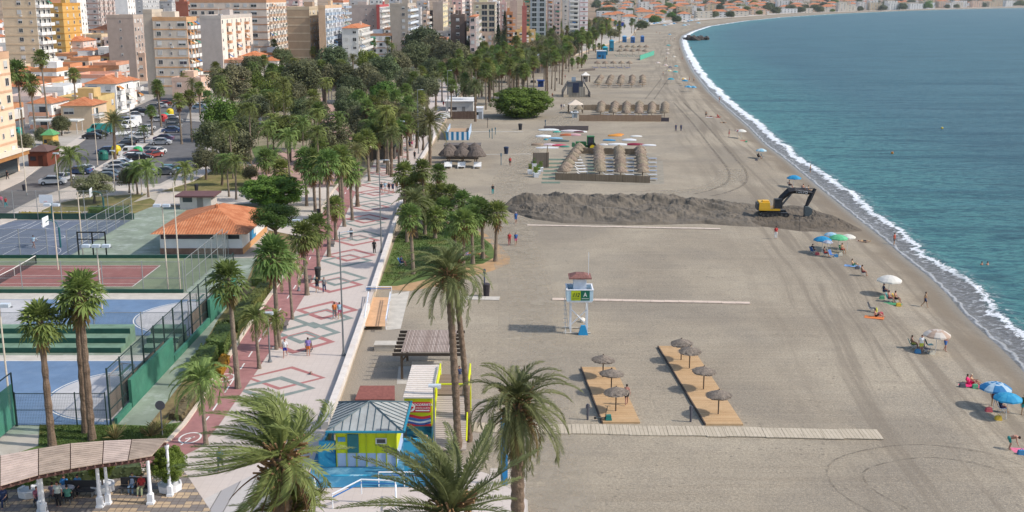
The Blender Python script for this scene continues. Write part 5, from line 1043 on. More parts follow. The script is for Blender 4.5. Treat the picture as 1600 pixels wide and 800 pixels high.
POSE = {
 'stand': dict(pe=(0,0,.95), ch=(0,0,1.28), he=(0,-.02,1.60), kn=[(-.10,-.02,.50),(.10,-.02,.50)], an=[(-.10,.02,.08),(.11,.02,.08)], el=[(-.26,.03,1.12),(.26,.03,1.12)], wr=[(-.27,-.06,.87),(.27,-.06,.87)], f=(0,-1,0)),
 'walk': dict(pe=(0,0,.93), ch=(0,-.03,1.27), he=(0,-.06,1.59), kn=[(-.09,-.20,.52),(.09,.06,.50)], an=[(-.09,-.26,.08),(.10,.36,.14)], el=[(-.24,.14,1.12),(.24,-.10,1.11)], wr=[(-.25,.12,.88),(.23,-.30,.94)], f=(0,-1,0)),
 'carry': dict(pe=(0,0,.94), ch=(0,-.02,1.28), he=(0,-.05,1.60), kn=[(-.10,-.12,.50),(.10,.04,.50)], an=[(-.10,-.12,.08),(.10,.2,.09)], el=[(-.24,.05,1.12),(.27,-.02,1.12)], wr=[(-.17,-.24,1.08),(.32,-.05,.88)], f=(0,-1,0)),
 'sit': dict(pe=(0,0,.50), ch=(0,.08,.84), he=(0,.05,1.17), kn=[(-.13,-.42,.50),(.13,-.42,.50)], an=[(-.13,-.46,.09),(.14,-.52,.09)], el=[(-.25,-.04,.70),(.25,-.04,.70)], wr=[(-.17,-.26,.60),(.17,-.26,.60)], f=(0,-1,0)),
 'ground': dict(pe=(0,0,.12), ch=(0,.13,.43), he=(0,.12,.76), kn=[(-.13,-.36,.40),(.13,-.42,.30)], an=[(-.13,-.66,.08),(.14,-.78,.08)], el=[(-.27,.20,.27),(.26,-.05,.30)], wr=[(-.24,.28,.06),(.18,-.30,.38)], f=(0,-1,0)),
 'lie': dict(pe=(0,0,.12), ch=(0,.34,.13), he=(0,.68,.16), kn=[(-.11,-.42,.22),(.11,-.44,.10)], an=[(-.12,-.80,.08),(.13,-.84,.08)], el=[(-.30,.22,.08),(.30,.22,.08)], wr=[(-.32,-.03,.07),(.32,-.03,.07)], f=(0,-.3,1)),
 'bend': dict(pe=(0,.10,.88), ch=(0,-.24,1.02), he=(0,-.56,1.00), kn=[(-.12,-.04,.48),(.12,-.04,.48)], an=[(-.12,.05,.08),(.13,.05,.08)], el=[(-.24,-.40,.74),(.24,-.40,.74)], wr=[(-.18,-.52,.50),(.18,-.50,.48)], f=(0,-.5,-1)),
}
def body(po):
    P = POSE[po]; V = Vector; pe, ch, he = V(P['pe']), V(P['ch']), V(P['he']); ax = (ch - pe).normalized(); f = V(P['f']).normalized(); rt = V((1, 0, 0))
    m = MB(); cone_ball(m, pe - rt * .06, pe + rt * .06, .125, .125); m.tube([pe, pe + ax * .16, ch], [.135, .125, .16], 12); m.ball(ch, .15, 12, sc=(1.15, .9, .9)); sh_ = ch + ax * .12
    cone_ball(m, sh_ - rt * .14, sh_ + rt * .14, .075, .075); nk = sh_ + ax * .05; cone_ball(m, nk, he - (he - nk).normalized() * .07, .055, .05)
    hd = (he - nk).normalized(); m.ball(he, .1, 14, sc=(.82, .95, 1.12)); m.ball(he - hd * .05 + f * .03, .07, 10); m.ball(he + f * .10 - hd * .01, .016, 6)
    for s in (-1, 1): m.ball(he + rt * s * .083, .02, 6)
    for i, s in ((0, -1), (1, 1)):
        hp_ = pe + rt * s * .09 - ax * .02; k, a = V(P['kn'][i]), V(P['an'][i]); cone_ball(m, hp_, k, .088, .058); cone_ball(m, k, a, .056, .038)
        fd = f if abs(f.z) < .5 else V((0, -.6, .6)).normalized()
        if po == 'bend': fd = V((0, -1, 0))
        cone_ball(m, a + V((0, 0, -.03)), a + fd * .15 + V((0, 0, -.045 if po != 'lie' else .0)), .04, .028)
        s0 = sh_ + rt * s * .17; e, w_ = V(P['el'][i]), V(P['wr'][i]); cone_ball(m, s0, e, .05, .038); cone_ball(m, e, w_, .036, .026)
        d = (w_ - e).normalized(); pc = w_ + d * .05; m.ball(pc, .036, 8, sc=(.6, 1, 1)); sd = d.cross(rt).normalized()
        for q in range(4): b = pc + sd * (q - 1.5) * .018 + d * .02; L_ = (.05, .06, .055, .042)[q]; m.tube([b, b + d * L_ * .6, b + d * L_ + rt * -s * .015], [.0105, .01, .009], 6)
        m.tube([pc, pc + f * .03 + d * .02, pc + f * .04 + d * .05], [.012, .011, .01], 6)
    bm_ = remesh(m, 'person', M_SKIN, .016, 1)
    c = MB(); cone_ball(c, pe - rt * .06 + ax * .05, pe + rt * .06 + ax * .05, .15, .15); c.tube([pe + ax * .05, ch], [.15, .18], 12); c.ball(ch, .17, 12, sc=(1.15, .95, .9)); cone_ball(c, sh_ - rt * .14, sh_ + rt * .14, .085, .085)
    for i, s in ((0, -1), (1, 1)): s0 = sh_ + rt * s * .17; e = V(P['el'][i]); cone_ball(c, s0, s0.lerp(e, .6), .066, .062)
    shirt = remesh(c, 'shirt', cmat((.5, .5, .5)), .026, 1)
    c = MB(); cone_ball(c, pe - rt * .06, pe + rt * .06, .145, .145)
    for i, s in ((0, -1), (1, 1)): hp_ = pe + rt * s * .09; cone_ball(c, hp_, hp_.lerp(V(P['kn'][i]), .62), .112, .092)
    shorts = remesh(c, 'shorts', cmat((.5, .5, .5)), .024, 1)
    c = MB(); cone_ball(c, pe - rt * .06, pe + rt * .06, .147, .147)
    for i, s in ((0, -1), (1, 1)): hp_ = pe + rt * s * .09; k, a = V(P['kn'][i]), V(P['an'][i]); cone_ball(c, hp_, k, .108, .078); cone_ball(c, k, k.lerp(a, .9), .074, .06)
    pants = remesh(c, 'trousers', cmat((.5, .5, .5)), .024, 1)
    c = MB(); c.ball(he + hd * .022 - f * .022, .108, 12, sc=(.86, .95, 1.08)); hair = remesh(c, 'hair', M_HAIR, .02, 0)
    return dict(body=bm_, shirt=shirt, shorts=shorts, trousers=pants, hair=hair)
BOD = {k: body(k) for k in POSE}
SHIRTS = {}
def person(loc, po, label, rz=0, shirt=None, shorts=None, trousers=None, hair=None, sc=1.0, group=None):
    loc = Vector(loc)
    if loc.z <= .04 and loc.x > 10 and po != 'x' and loc.z > SEA - 1: loc.z = max(ground_z(loc.x, loc.y), SEA - .35)
    th = link('person', BOD[po]['body'], None, loc, rz, (sc, sc, sc)); tag(th, label, 'person', group)
    def part(k, col, rough=.8):
        o = link(k, BOD[po][k], th)
        if col: o.material_slots[0].link = 'OBJECT'; o.material_slots[0].material = cmat(col, rough)
    part('hair', hair)
    if shirt: part('shirt', shirt)
    if trousers: part('trousers', trousers)
    elif shorts: part('shorts', shorts)
    return th
BLK = (.02, .02, .025); NAVY = (.03, .045, .10); REDC = (.45, .04, .04); BLUEC = (.04, .12, .35); WHT = (.72, .72, .72); TEAL = (.03, .28, .30); ORC = (.62, .18, .05); GRN = (.06, .25, .12); PUR = (.25, .18, .45); GRYC = (.2, .2, .21); PINKC = (.62, .15, .25); LTB = (.35, .5, .62)
U = math.pi
for x, y, z, po, lab, rz, kw in [
 (549, 376, TZ, 'walk', 'person in dark clothes walking away on the promenade beside the first diamonds', U, dict(shirt=BLK, trousers=GRYC)),
 (585, 396, TZ, 'stand', 'long haired person in black standing by the promenade lamp post', U, dict(shirt=BLK, trousers=BLK)),
 (496, 456, TZ, 'walk', 'person in black shirt and shorts walking near the litter bin', 0, dict(shirt=BLK, shorts=NAVY)),
 (507, 457, TZ, 'walk', 'person in dark grey shirt and jeans walking beside the litter bin', 0, dict(shirt=GRYC, trousers=NAVY)),
 (523, 498, TZ, 'walk', 'person in orange shirt walking on the promenade', U, dict(shirt=ORC, trousers=GRYC)),
 (531, 498, TZ, 'walk', 'person in white and blue beside the orange shirt on the promenade', U, dict(shirt=LTB, shorts=PINKC)),
 (446, 558, TZ, 'walk', 'person in white shirt and navy shorts walking on the inlaid diamonds', 0, dict(shirt=WHT, shorts=(.03, .05, .3))),
 (482, 556, TZ, 'stand', 'person in purple shirt pushing a pushchair on the promenade', U, dict(shirt=PUR, shorts=ORC)),
 (596, 301, TZ, 'walk', 'person in black, leftmost of the group of walkers on the far promenade', 0, dict(shirt=BLK, shorts=GRYC)),
 (602, 300, TZ, 'walk', 'person in white, second in the group of walkers on the far promenade', 0, dict(shirt=LTB, shorts=WHT)),
 (608, 301, TZ, 'walk', 'person in dark shirt, third in the group of walkers on the far promenade', 0, dict(shirt=BLK, shorts=GRYC)),
 (614, 301, TZ, 'walk', 'person in navy, fourth in the group of walkers on the far promenade', 0, dict(shirt=NAVY, shorts=NAVY)),
 (620, 299, TZ, 'walk', 'person in brown, rightmost of the walkers near the tall palms', 0, dict(shirt=(.2, .08, .05), trousers=GRYC)),
 (640, 232, TZ, 'walk', 'person in navy walking on the promenade left of the date palm', 0, dict(shirt=NAVY, shorts=BLK)),
 (644, 232, TZ, 'walk', 'person in pink walking beside the navy shirt near the date palm', 0, dict(shirt=PINKC, shorts=WHT)),
 (648, 249, TZ, 'stand', 'person in long dark clothes on the promenade below the date palm', 0, dict(shirt=BLK, trousers=BLK)),
 (621, 245, TZ, 'walk', 'person in maroon on the promenade by the restaurant awning', 0, dict(shirt=(.2, .03, .04), trousers=GRYC)),
 (629, 243, TZ, 'walk', 'person in dark blue on the promenade by the restaurant awning', 0, dict(shirt=NAVY, trousers=GRYC)),
 (693, 167, TZ, 'walk', 'person in red on the promenade before the beach restaurant', 0, dict(shirt=REDC, shorts=REDC)),
 (697, 166, TZ, 'walk', 'person in dark red on the promenade before the beach restaurant', 0, dict(shirt=(.25, .03, .05), trousers=BLK)),
 (647, 205, TZ, 'walk', 'person in blue on the promenade under the tall palms', 0, dict(shirt=BLUEC, trousers=GRYC)),
 (391, 269, TZ, 'walk', 'person in light blue shirt and dark trousers in the park', U, dict(shirt=LTB, trousers=NAVY)),
 (53, 388, TZ, 'walk', 'person in pale shirt and red shoes playing on the basketball court', 1.2, dict(shirt=LTB, shorts=(.2, .1, .1))),
 (770, 304, 0, 'carry', 'person in teal skirt carrying bags across the sand', 0, dict(shirt=BLK, trousers=TEAL)),
 (797, 259, 0, 'stand', 'person in red shirt near the thatched bar', 0, dict(shirt=REDC, shorts=BLK)),
 (806, 349, 0, 'walk', 'person in blue dress and white hat walking by the sand heap', 0, dict(shirt=BLUEC, shorts=BLUEC, hair=WHT)),
 (796, 383, 0, 'walk', 'person in red jacket walking on the sand track', 0, dict(shirt=REDC, trousers=(.4, .12, .12))),
 (806, 383, 0, 'walk', 'person in blue shirt and pink shorts walking on the sand track', 0, dict(shirt=BLUEC, shorts=PINKC)),
 (979, 632, .18, 'walk', 'bare chested person in black shorts walking on the left wooden deck', U, dict(shorts=BLK)),
 (1212, 373, 0, 'stand', 'person in red vest and white trousers watching below the excavator', U, dict(shirt=REDC, trousers=WHT)),
 (1445, 475, -.1, 'walk', 'bare chested person in navy shorts walking by the water edge', 1.3, dict(shorts=NAVY)),
 (1439, 549, 0, 'stand', 'person in white shirt and yellow shorts standing among beach chairs', 0, dict(shirt=WHT, shorts=(.5, .55, .08))),
 (1477, 543, 0, 'carry', 'person in blue swimsuit and white cap holding a towel by the striped parasol', .6, dict(shorts=BLUEC, hair=WHT)),
 (1578, 699, 0, 'bend', 'person in green shorts bending over a pink towel at the right edge', 1.2, dict(shorts=(.02, .22, .2))),
 (1599, 640, 0, 'stand', 'person in dark green cut by the right edge of the picture', 0, dict(shirt=(.05, .08, .03), shorts=TEAL)),
 (1552, 628, 0, 'stand', 'person standing under the blue and white striped parasol', 0, dict(shorts=(.15, .05, .05))),
 (1064, 205, 0, 'stand', 'person near the fence beyond the upturned boats', 0, dict(shirt=NAVY, trousers=NAVY)),
 (1056, 205, 0, 'stand', 'person in dark blue standing at the rope line past the boats', 0, dict(shirt=NAVY, trousers=NAVY)),
 (877, 171, 0, 'walk', 'person in dark clothes beside the white beach tent', 0, dict(shirt=NAVY, shorts=GRYC)),
 (881, 171, 0, 'walk', 'person in white beside the white beach tent', 0, dict(shirt=WHT, shorts=GRYC)),
 (870, 128, 0, 'stand', 'person in black carrying a large bag on the far sand', 0, dict(shirt=BLK, trousers=BLK)),
 (878, 122, 0, 'walk', 'person in brown, left of two on the far sand', 0, dict(shirt=(.2, .1, .06), trousers=GRYC)),
 (883, 123, 0, 'walk', 'person in dark shorts, right of two on the far sand', 0, dict(shorts=BLK)),
 (863, 153, 0, 'walk', 'person at the sand corner by the huge bush', 0, dict(shirt=(.25, .1, .06), shorts=BLK)),
 (1086, 111, -.5, 'stand', 'person in blue at the water edge near the far foam', 1, dict(shorts=BLUEC)), (1084, 128, -.5, 'walk', 'person walking at the water edge beyond the two blue parasols', 1, dict(shorts=BLK)),
 (1124, 157, -.5, 'stand', 'person standing at the water edge above the red tent', 1, dict(shorts=BLK)), (1266, 268, -.8, 'stand', 'person standing in the swash above the blue parasol', 1, dict(shorts=NAVY)),
 (1397, 380, -.8, 'stand', 'person in red at the edge of the foam below the cream parasol', 1, dict(shirt=(.5, .1, .06), shorts=BLK)),
 (718, 602, 0, 'stand', 'lifeguard in navy shirt and red shorts on the yellow stair', .5, dict(shirt=NAVY, shorts=REDC)),
 (667, 716, TZ, 'walk', 'person with long pale hair in black in front of the blue mural wall', U, dict(shirt=BLK, trousers=BLK, hair=(.45, .25, .15))),
 (10, 325, TZ, 'walk', 'person in teal with a bag at the left edge of the street', 0, dict(shirt=REDC, trousers=TEAL)),
 (3, 322, TZ, 'walk', 'person in pink at the left edge of the street', 0, dict(shirt=PINKC, trousers=GRYC)), (12, 281, TZ, 'walk', 'person outside the shop under the brown awning', 0, dict(shirt=BLK, trousers=BLK)), (345, 735, TZ, 'walk', 'person in blue behind the fronds of the wind blown palm', 0, dict(shirt=BLUEC, trousers=NAVY))]:
    p = G(x, y, z); person(p, po, lab, rz, **kw)
mpeople = [(1543, 414, (.4, .15, .1)), (1534, 414, (.05, .05, .05)), (1602, 452, (.4, .1, .08))]
for i, (x, y, c) in enumerate(mpeople):
    p = G(x, y, SEA); o = person(p, 'stand', 'person bathing in the sea up to the chest, %s from the left' % ordw([1, 0, 2][i]), .5, shorts=NAVY); o.location.z = SEA - 1.25
# bathers far away along the shore
for i, (x, y) in enumerate([(1054, 62), (1048, 62), (1026, 52), (1031, 53), (1062, 78), (1066, 92), (1078, 96), (1036, 118), (1077, 126), (1103, 184), (993, 56), (1139, 214), (1080, 75), (1041, 94)]):
    person(G(x, y, -.2 if x > 1050 else 0), 'stand' if i % 2 else 'walk', 'tiny distant bather on the far shore, %s of the scattered ones' % ordw(i), i, shorts=(BLK, NAVY, REDC)[i % 3], group='distant bathers')
# workers/diners: seated under the pergola bottom left
bz = TZ
for x, y, po, lab, rz, kw in [(92, 792, 'stand', 'person in white checked shirt standing under the slatted canopy', 0, dict(shirt=(.45, .5, .48), trousers=BLK)), (84, 782, 'sit', 'person in mauve shirt seated under the slatted canopy', U, dict(shirt=(.2, .16, .22), trousers=GRYC)), (107, 786, 'sit', 'person in teal shirt with back to camera at the canopy table', U, dict(shirt=(.10, .28, .22), trousers=BLK)), (101, 772, 'sit', 'person in blue shirt facing the camera under the canopy', 0, dict(shirt=(.05, .22, .5), trousers=NAVY)), (122, 771, 'sit', 'person in light blue shirt seated under the canopy', 0, dict(shirt=(.12, .3, .55), trousers=BLK)), (208, 768, 'sit', 'person in pale blue shirt and jeans on the bench under the canopy', 0, dict(shirt=(.35, .42, .55), trousers=(.2, .3, .42))), (222, 771, 'sit', 'person in red shirt on the bench beside the canopy column', 0, dict(shirt=(.4, .04, .04), trousers=(.3, .34, .2))), (60, 790, 'sit', 'person with a bicycle beside the left canopy column', .8, dict(shirt=(.3, .1, .15), trousers=NAVY)), (6, 790, 'sit', 'person in navy at the far left under the canopy', 0, dict(shirt=NAVY, trousers=NAVY))]:
    person(G(x, y, bz), po, lab, rz, **kw)
# ------------------------------------------------------------------ parasols, loungers, chairs
def canopy_mat(c, c2, n=8):
    nm = 'canopy_%02d%02d%02d%02d' % (int(c[0] * 99), int(c[1] * 99), int(c[2] * 99), int(c2[1] * 99))
    if nm in MATS: return MATS[nm]
    m, n_, b = new_mat(nm, .7, .3); L = n_.links; tc = nd(n_, 'ShaderNodeTexCoord'); sx = nd(n_, 'ShaderNodeSeparateXYZ'); L.new(tc.outputs['Object'], sx.inputs[0])
    a = math_(n_, 'ARCTAN2', sx.outputs[1], sx.outputs[0]); s = math_(n_, 'SINE', math_(n_, 'MULTIPLY', a, n / 2)); r = math_(n_, 'POWER', math_(n_, 'ADD', math_(n_, 'POWER', sx.outputs[0], 2), math_(n_, 'POWER', sx.outputs[1], 2)), .5)
    ring = math_(n_, 'MULTIPLY', math_(n_, 'GREATER_THAN', r, .35), math_(n_, 'LESS_THAN', r, .5)); f = math_(n_, 'MAXIMUM', math_(n_, 'GREATER_THAN', s, .35), ring)
    L.new(mix(n_, f, c, c2), b.inputs['Base Color']); tr = nd(n_, 'ShaderNodeBsdfTranslucent'); tr.inputs[0].default_value = (*c, 1); ms = nd(n_, 'ShaderNodeMixShader'); ms.inputs[0].default_value = .25; L.new(b.outputs[0], ms.inputs[1]); L.new(tr.outputs[0], ms.inputs[2]); L.new(ms.outputs[0], n_.nodes['Material Output'].inputs[0])
    MATS[nm] = m; return m
def parasol_mesh():
    m = MB(); n = 16; vs_ = [(0, 0, .42)]
    for r, z in ((.35, .38), (.75, .24), (1.08, .02), (1.1, -.1)):
        for k in range(n): t = 2 * math.pi * k / n; q = r * (1 if k % 2 else .965); vs_.append((q * math.cos(t), q * math.sin(t), z + (0 if k % 2 else .02)))
    fs = [(0, 1 + k, 1 + (k + 1) % n) for k in range(n)]
    for j in range(3):
        for k in range(n): fs.append((1 + j * n + k, 1 + (j + 1) * n + k, 1 + (j + 1) * n + (k + 1) % n, 1 + j * n + (k + 1) % n))
    m.add(vs_, fs); return m.mesh('canopy', [cmat((.5, .5, .5))])
PAR = parasol_mesh(); PARP = MB().tube([(0, 0, 0), (0, 0, 2.35)], .03, 6).mesh('pole', [cmat((.6, .6, .6), .4)])
def parasol(p, c, c2, label, sc=1.0, h=1.75, tilt=(0, 0), group=None):
    p.z = min(p.z, ground_z(p.x, p.y)); th = thing('parasol', label, 'parasol', p, 0, group); link('pole', PARP, th, sc=(1, 1, h / 2.0)); o = link('canopy', PAR, th, (0, 0, h), 0, (sc, sc, sc)); o.rotation_euler = (tilt[0], tilt[1], 0.3)
    o.material_slots[0].link = 'OBJECT'; o.material_slots[0].material = canopy_mat(c, c2); return th
CB = (.02, .25, .48); CB2 = (.25, .52, .68); CG = (.12, .50, .25); CW_ = (.74, .72, .66); CY = (.66, .42, .12); CT = (.05, .34, .36); CPk = (.62, .42, .40)
for x, y, c, c2, s, lab in [(1284, 395, CB, (.03, .3, .55), 1.05, 'bright blue parasol, left one of the cluster below the excavator'), (1309, 392, CG, (.16, .56, .3), 1.1, 'green parasol in the cluster below the excavator'), (1297, 387, CB2, (.5, .6, .7), .8, 'pale blue parasol behind the green one'), (1292, 399, (.5, .55, .62), (.3, .3, .4), .6, 'small grey blue parasol in front of the blue one'), (1324, 388, CW_, (.7, .68, .6), .9, 'plain white parasol right of the green one'), (1388, 461, CW_, (.75, .72, .68), 1.25, 'white parasol with yellow top above the sunbathers'), (1462, 547, (.66, .60, .54), (.5, .36, .28), 1.15, 'beige striped parasol beside the person in a white cap'), (1553, 634, (.03, .20, .45), (.45, .6, .72), 1.15, 'dark blue and white striped parasol near the right edge'), (1572, 650, (.03, .30, .55), (.06, .38, .62), 1.0, 'bright blue parasol in front of the striped one'), (1240, 290, CB, (.04, .32, .6), 1.15, 'blue parasol beyond the excavator'), (1189, 246, CB2, (.6, .68, .7), 1.0, 'pale blue parasol near the waves'), (1158, 214, CW_, (.75, .74, .7), 1.1, 'white parasol over a red towel near the waves'),
        (1075, 143, CB, CB2, 1.2, 'blue parasol, left one of the far pair'), (1083, 143, CB, CB2, 1.1, 'blue parasol, right one of the far pair'), (1067, 130, CY, CW_, 1.3, 'orange and white parasol on the far beach'), (1070, 133, CB, CB, 1.1, 'blue parasol under the orange one'), (1048, 131, CT, CB, 1.2, 'teal parasol on the far beach'), (1045, 117, (.6, .5, .2), CW_, 1.1, 'yellow parasol on the far beach'), (1055, 119, CT, CT, 1.1, 'teal parasol beside the yellow one'), (1056, 109, CT, CB2, 1.0, 'small teal parasol farther up the beach'), (1040, 108, CPk, CW_, 1.0, 'pink parasol on the far beach'), (1047, 111, (.1, .1, .2), NAVY, .9, 'dark parasol beside the pink one'), (1028, 104, CW_, CPk, 1.1, 'white and pink parasol on the far beach'), (1053, 93, CW_, (.5, .4, .3), 1.1, 'cream parasol on the far beach'), (1043, 88, CW_, CPk, 1.0, 'pale parasol, upper of two in line'), (1043, 82, (.6, .5, .4), CW_, 1.0, 'sand coloured parasol farther up the line'), (1044, 75, CT, CT, 1.3, 'teal parasol before the rock groyne'), (1046, 57, CB, CB2, 1.3, 'blue parasol near the base of the groyne'), (1152, 214, (.3, .06, .05), CW_, .01 + .6, 'small dark red parasol left of the white one')]:
    parasol(G(x, y, -.15 if x > 1380 and y < 500 else 0), c, c2, lab, s)
def deckchair():
    th = thing('beach_chair', 'c', 'chair'); m = MB()
    for s in (-.28, .28): m.tube([(s, -.3, 0), (s, .25, .45)], .015, 5); m.tube([(s, .3, 0), (s, -.25, .42)], .015, 5); m.tube([(s, -.3, .4), (s, .2, .36), (s, .48, .95)], .015, 5)
    m.build('frame', [cmat((.6, .6, .6), .4)], th); m = MB(); v = [(-.27, -.32, .40), (.27, -.32, .40), (.27, .18, .35), (-.27, .18, .35), (.27, .48, .96), (-.27, .48, .96)]; m.add(v, [(0, 1, 2, 3), (3, 2, 4, 5)]); m.add([(a, b, c - .02) for a, b, c in v], [(3, 2, 1, 0), (5, 4, 2, 3)]); m.build('seat_cloth', [cmat((.5, .5, .5))], th); return Proto(th)
CH = deckchair()
def gg(x, y): p = G(x, y, 0); p.z = min(0, ground_z(p.x, p.y)); return p
def chair(x, y, c, label, rz=0): return CH.put(gg(x, y), rz, label, mats={'seat_cloth': cmat(c)})
def towel(x, y, c, label, rz=0, w_=1.0, l_=1.9):
    m = MB(); rr = random.Random(label); n = 7; v = [((i / (n - 1) - .5) * w_, (j / (n - 1) - .5) * l_, .04 + rr.uniform(0, .035)) for j in range(n) for i in range(n)]; m.add(v, [(j * n + i, j * n + i + 1, (j + 1) * n + i + 1, (j + 1) * n + i) for j in range(n - 1) for i in range(n - 1)]); o = m.build('towel', [cmat(c, .9)]); o.location = gg(x, y) - Vector((0, 0, .02)); o.rotation_euler = (0, 0, rz); return tag(o, label, 'towel')
for x, y, c, lab, rz, sit, kw in [(1270, 396, BLUEC, 'blue beach chair at the left of the parasol cluster', 2.2, 'person in dark top seated at the left of the parasol cluster', dict(shirt=BLK, shorts=NAVY)), (1289, 400, BLUEC, 'blue beach chair under the grey parasol', 1.5, 'person seated under the small grey parasol', dict(shorts=REDC)), (1300, 402, BLUEC, 'blue beach chair right of the grey parasol', .7, None, 0), (1316, 394, GRN, 'green beach chair under the green parasol', .4, 'person in red seated under the green parasol', dict(shorts=REDC)),
        (1348, 430, BLK, 'dark beach chair of the lone sunbather facing the sea', 1.4, 'lone sunbather seated in the sun facing the sea', dict(shorts=(.2, .05, .05))), (1382, 458, NAVY, 'navy beach chair under the white parasol', 1.3, 'person in navy seated under the white parasol', dict(shirt=NAVY, shorts=NAVY)), (1390, 470, TEAL, 'teal lounger chair in front of the white parasol', 1.0, 'person lying back in the teal chair', dict(shorts=(.3, .05, .05))), (1400, 470, (.55, .35, .05), 'yellow and teal chair right of the teal one', .9, 'dark haired person in the yellow chair', dict(shorts=BLK)), (1426, 543, TEAL, 'teal beach chair left of the standing person', 1.5, 'person seated in the teal chair beside the white shirt', dict(shorts=(.4, .4, .1))), (1452, 541, (.04, .12, .14), 'dark teal beach chair under the striped parasol', 1.6, None, 0), (1448, 548, (.1, .08, .1), 'dark low beach chair right of the standing person', .9, None, 0), (1362, 486, BLK, 'black chair behind the orange towel', 1.0, None, 0), (1565, 639, BLUEC, 'blue chair under the bright blue parasol', 1.4, 'person seated with crossed legs under the bright blue parasol', dict(shirt=NAVY, shorts=(.1, .05, .08))),
        (1234, 290, (.2, .1, .1), 'dark chair left of the blue parasol beyond the excavator', 1.2, 'person seated left of the blue parasol beyond the excavator', dict(shorts=BLK)), (1256, 294, (.1, .06, .05), 'brown chair, left of two without a parasol', .8, 'person in the left of two chairs without a parasol', dict(shorts=BLK)), (1264, 296, (.35, .32, .3), 'pale chair, right of two without a parasol', .8, 'person in the right of two chairs without a parasol', dict(shorts=NAVY)), (1186, 246, BLK, 'dark chair under the pale blue parasol', 1, 'person under the pale blue parasol', dict(shirt=BLK, shorts=BLK)), (1192, 245, BLK, 'black chair right of the pale blue parasol', 1, None, 0)]:
    chair(x, y, c, lab, rz)
    if sit: p = G(x, y, 0); person(p + Vector((-.05 * math.sin(rz), .05 * math.cos(rz) - .0, -.05)), 'sit', sit, rz, **kw)
for x, y, c, lab, rz in [(1366, 496, ORC, 'orange towel on the sand by the yellow bottle', 1.2), (1332, 415, (.2, .35, .6), 'blue and white towel above the lone sunbather', 1.2), (1512, 598, (.7, .03, .15), 'bright pink red towel on the sand', 1.3), (1589, 700, PINKC, 'pink and purple towel at the right edge', 1.3), (1160, 217, (.5, .1, .06), 'red towel under the white parasol', 1.4), (1120, 182, REDC, 'small red towel near the water', 1.2), (1108, 183, WHT, 'white towel near the red one', 1.2), (1345, 372, (.35, .25, .2), 'brown towel beside the cream parasol', 1.3), (728, 398, PUR, 'purple towel spread under the lawn palms', 1.5), (739, 396, ORC, 'orange towel spread under the lawn palms', 1.5), (1395, 473, GRN, 'green towel under the teal chair', 1.0)]:
    towel(x, y, c, lab, rz)
for x, y, po, lab, rz, kw in [(1369, 494, 'ground', 'person sitting on the orange towel', 1.3, dict(shorts=BLK)), (1333, 414, 'ground', 'person sitting on the blue and white towel', 1.2, dict(shorts=GRN)), (1514, 595, 'ground', 'person sunbathing on the bright pink red towel', 1.2, dict(shirt=(.7, .03, .15), shorts=(.7, .03, .15))), (1520, 594, 'ground', 'second person with beige hat on the bright towel', 1.0, dict(shorts=(.5, .02, .1), hair=(.6, .5, .35))), (1350, 372, 'lie', 'person lying on the brown towel beyond the white parasol', 1.5, dict(shorts=BLK)), (753, 402, 'ground', 'person sitting against a palm trunk on the lawn', 1.2, dict(shorts=BLK)), (1122, 181, 'ground', 'person on the small red towel near the water', 1.2, dict(shirt=REDC, shorts=REDC)), (1130, 190, 'lie', 'person lying on the sand near the water', 1.4, dict(shorts=BLK)), (1110, 182, 'lie', 'person lying on the white towel near the water', 1.4, dict(shorts=BLK))]:
    person(G(x, y, 0.03), po, lab, rz, **kw)
chair(628, 415, (.03, .16, .45), 'blue folding chair on the palm lawn', 1.4); person(G(628, 415, 0), 'sit', 'person reading in the blue chair on the palm lawn', 1.4, shirt=NAVY, shorts=NAVY)
chair(728, 399, BLUEC, 'folding chair beside the purple towel', 1.4)
# ------------------------------------------------------------------ thatched sunshades
M_THATCH = mat('thatch_grey', (.23, .19, .155), .95, .4, 3, bump=.8, bscale=12, dirt=((.12, .1, .085), 2, .7)); M_THT = mat('thatch_tan', (.26, .205, .15), .95, .35, 3, bump=.8, bscale=12, dirt=((.17, .13, .10), 2.5, .8), obj=.12); M_WOODP = mat('wood_pole', (.12, .085, .06), .9, .2, 4)
def thatch_mesh(seed, R_, hh, m_, fr_=1.0, nm='thatch', n=22, dome=0):
    rr = random.Random(seed); m = MB(); m.lathe(0, 0, [(.02, hh + .12), (.12, hh + .02), (R_ * .35, hh * (.84 if dome else .74)), (R_ * .7, hh * (.52 if dome else .36)), (R_, hh * .05 * dome), (R_ * 1.02, -.12), (R_ * .97, -.2), (R_ * .6, .18), (.05, hh * .7)], n, 0, .07, rr)
    for k in range(int(190 * fr_)):
        a = rr.uniform(0, 6.283); f = rr.uniform(.25, 1.0); r0 = R_ * f; z0 = hh * (1 - f) * 1.0 + .03; L_ = rr.uniform(.22, .42) * R_ / 1.4; dr = Vector((math.cos(a), math.sin(a), -hh / R_ * .8)).normalized(); s = Vector((-math.sin(a), math.cos(a), 0)) * .05; q = Vector((r0 * math.cos(a), r0 * math.sin(a), z0))
        m.add([q - s, q + s, q + dr * L_ + s * rr.uniform(-.5, 1.2), q + dr * L_ - s * rr.uniform(.2, 1)], [(3, 2, 1, 0)])
    return m.mesh(nm, [m_])
TH_A = [thatch_mesh(i, 1.55, .62, M_THATCH) for i in range(3)]; TH_B = [thatch_mesh(10 + i, 1.5, 1.1, M_THT, 1.2, dome=1) for i in range(3)]
SPOLE = MB().tube([(0, 0, 0), (0, 0, 1)], .055, 7).mesh('pole', [M_WOODP])
ur = random.Random(9)
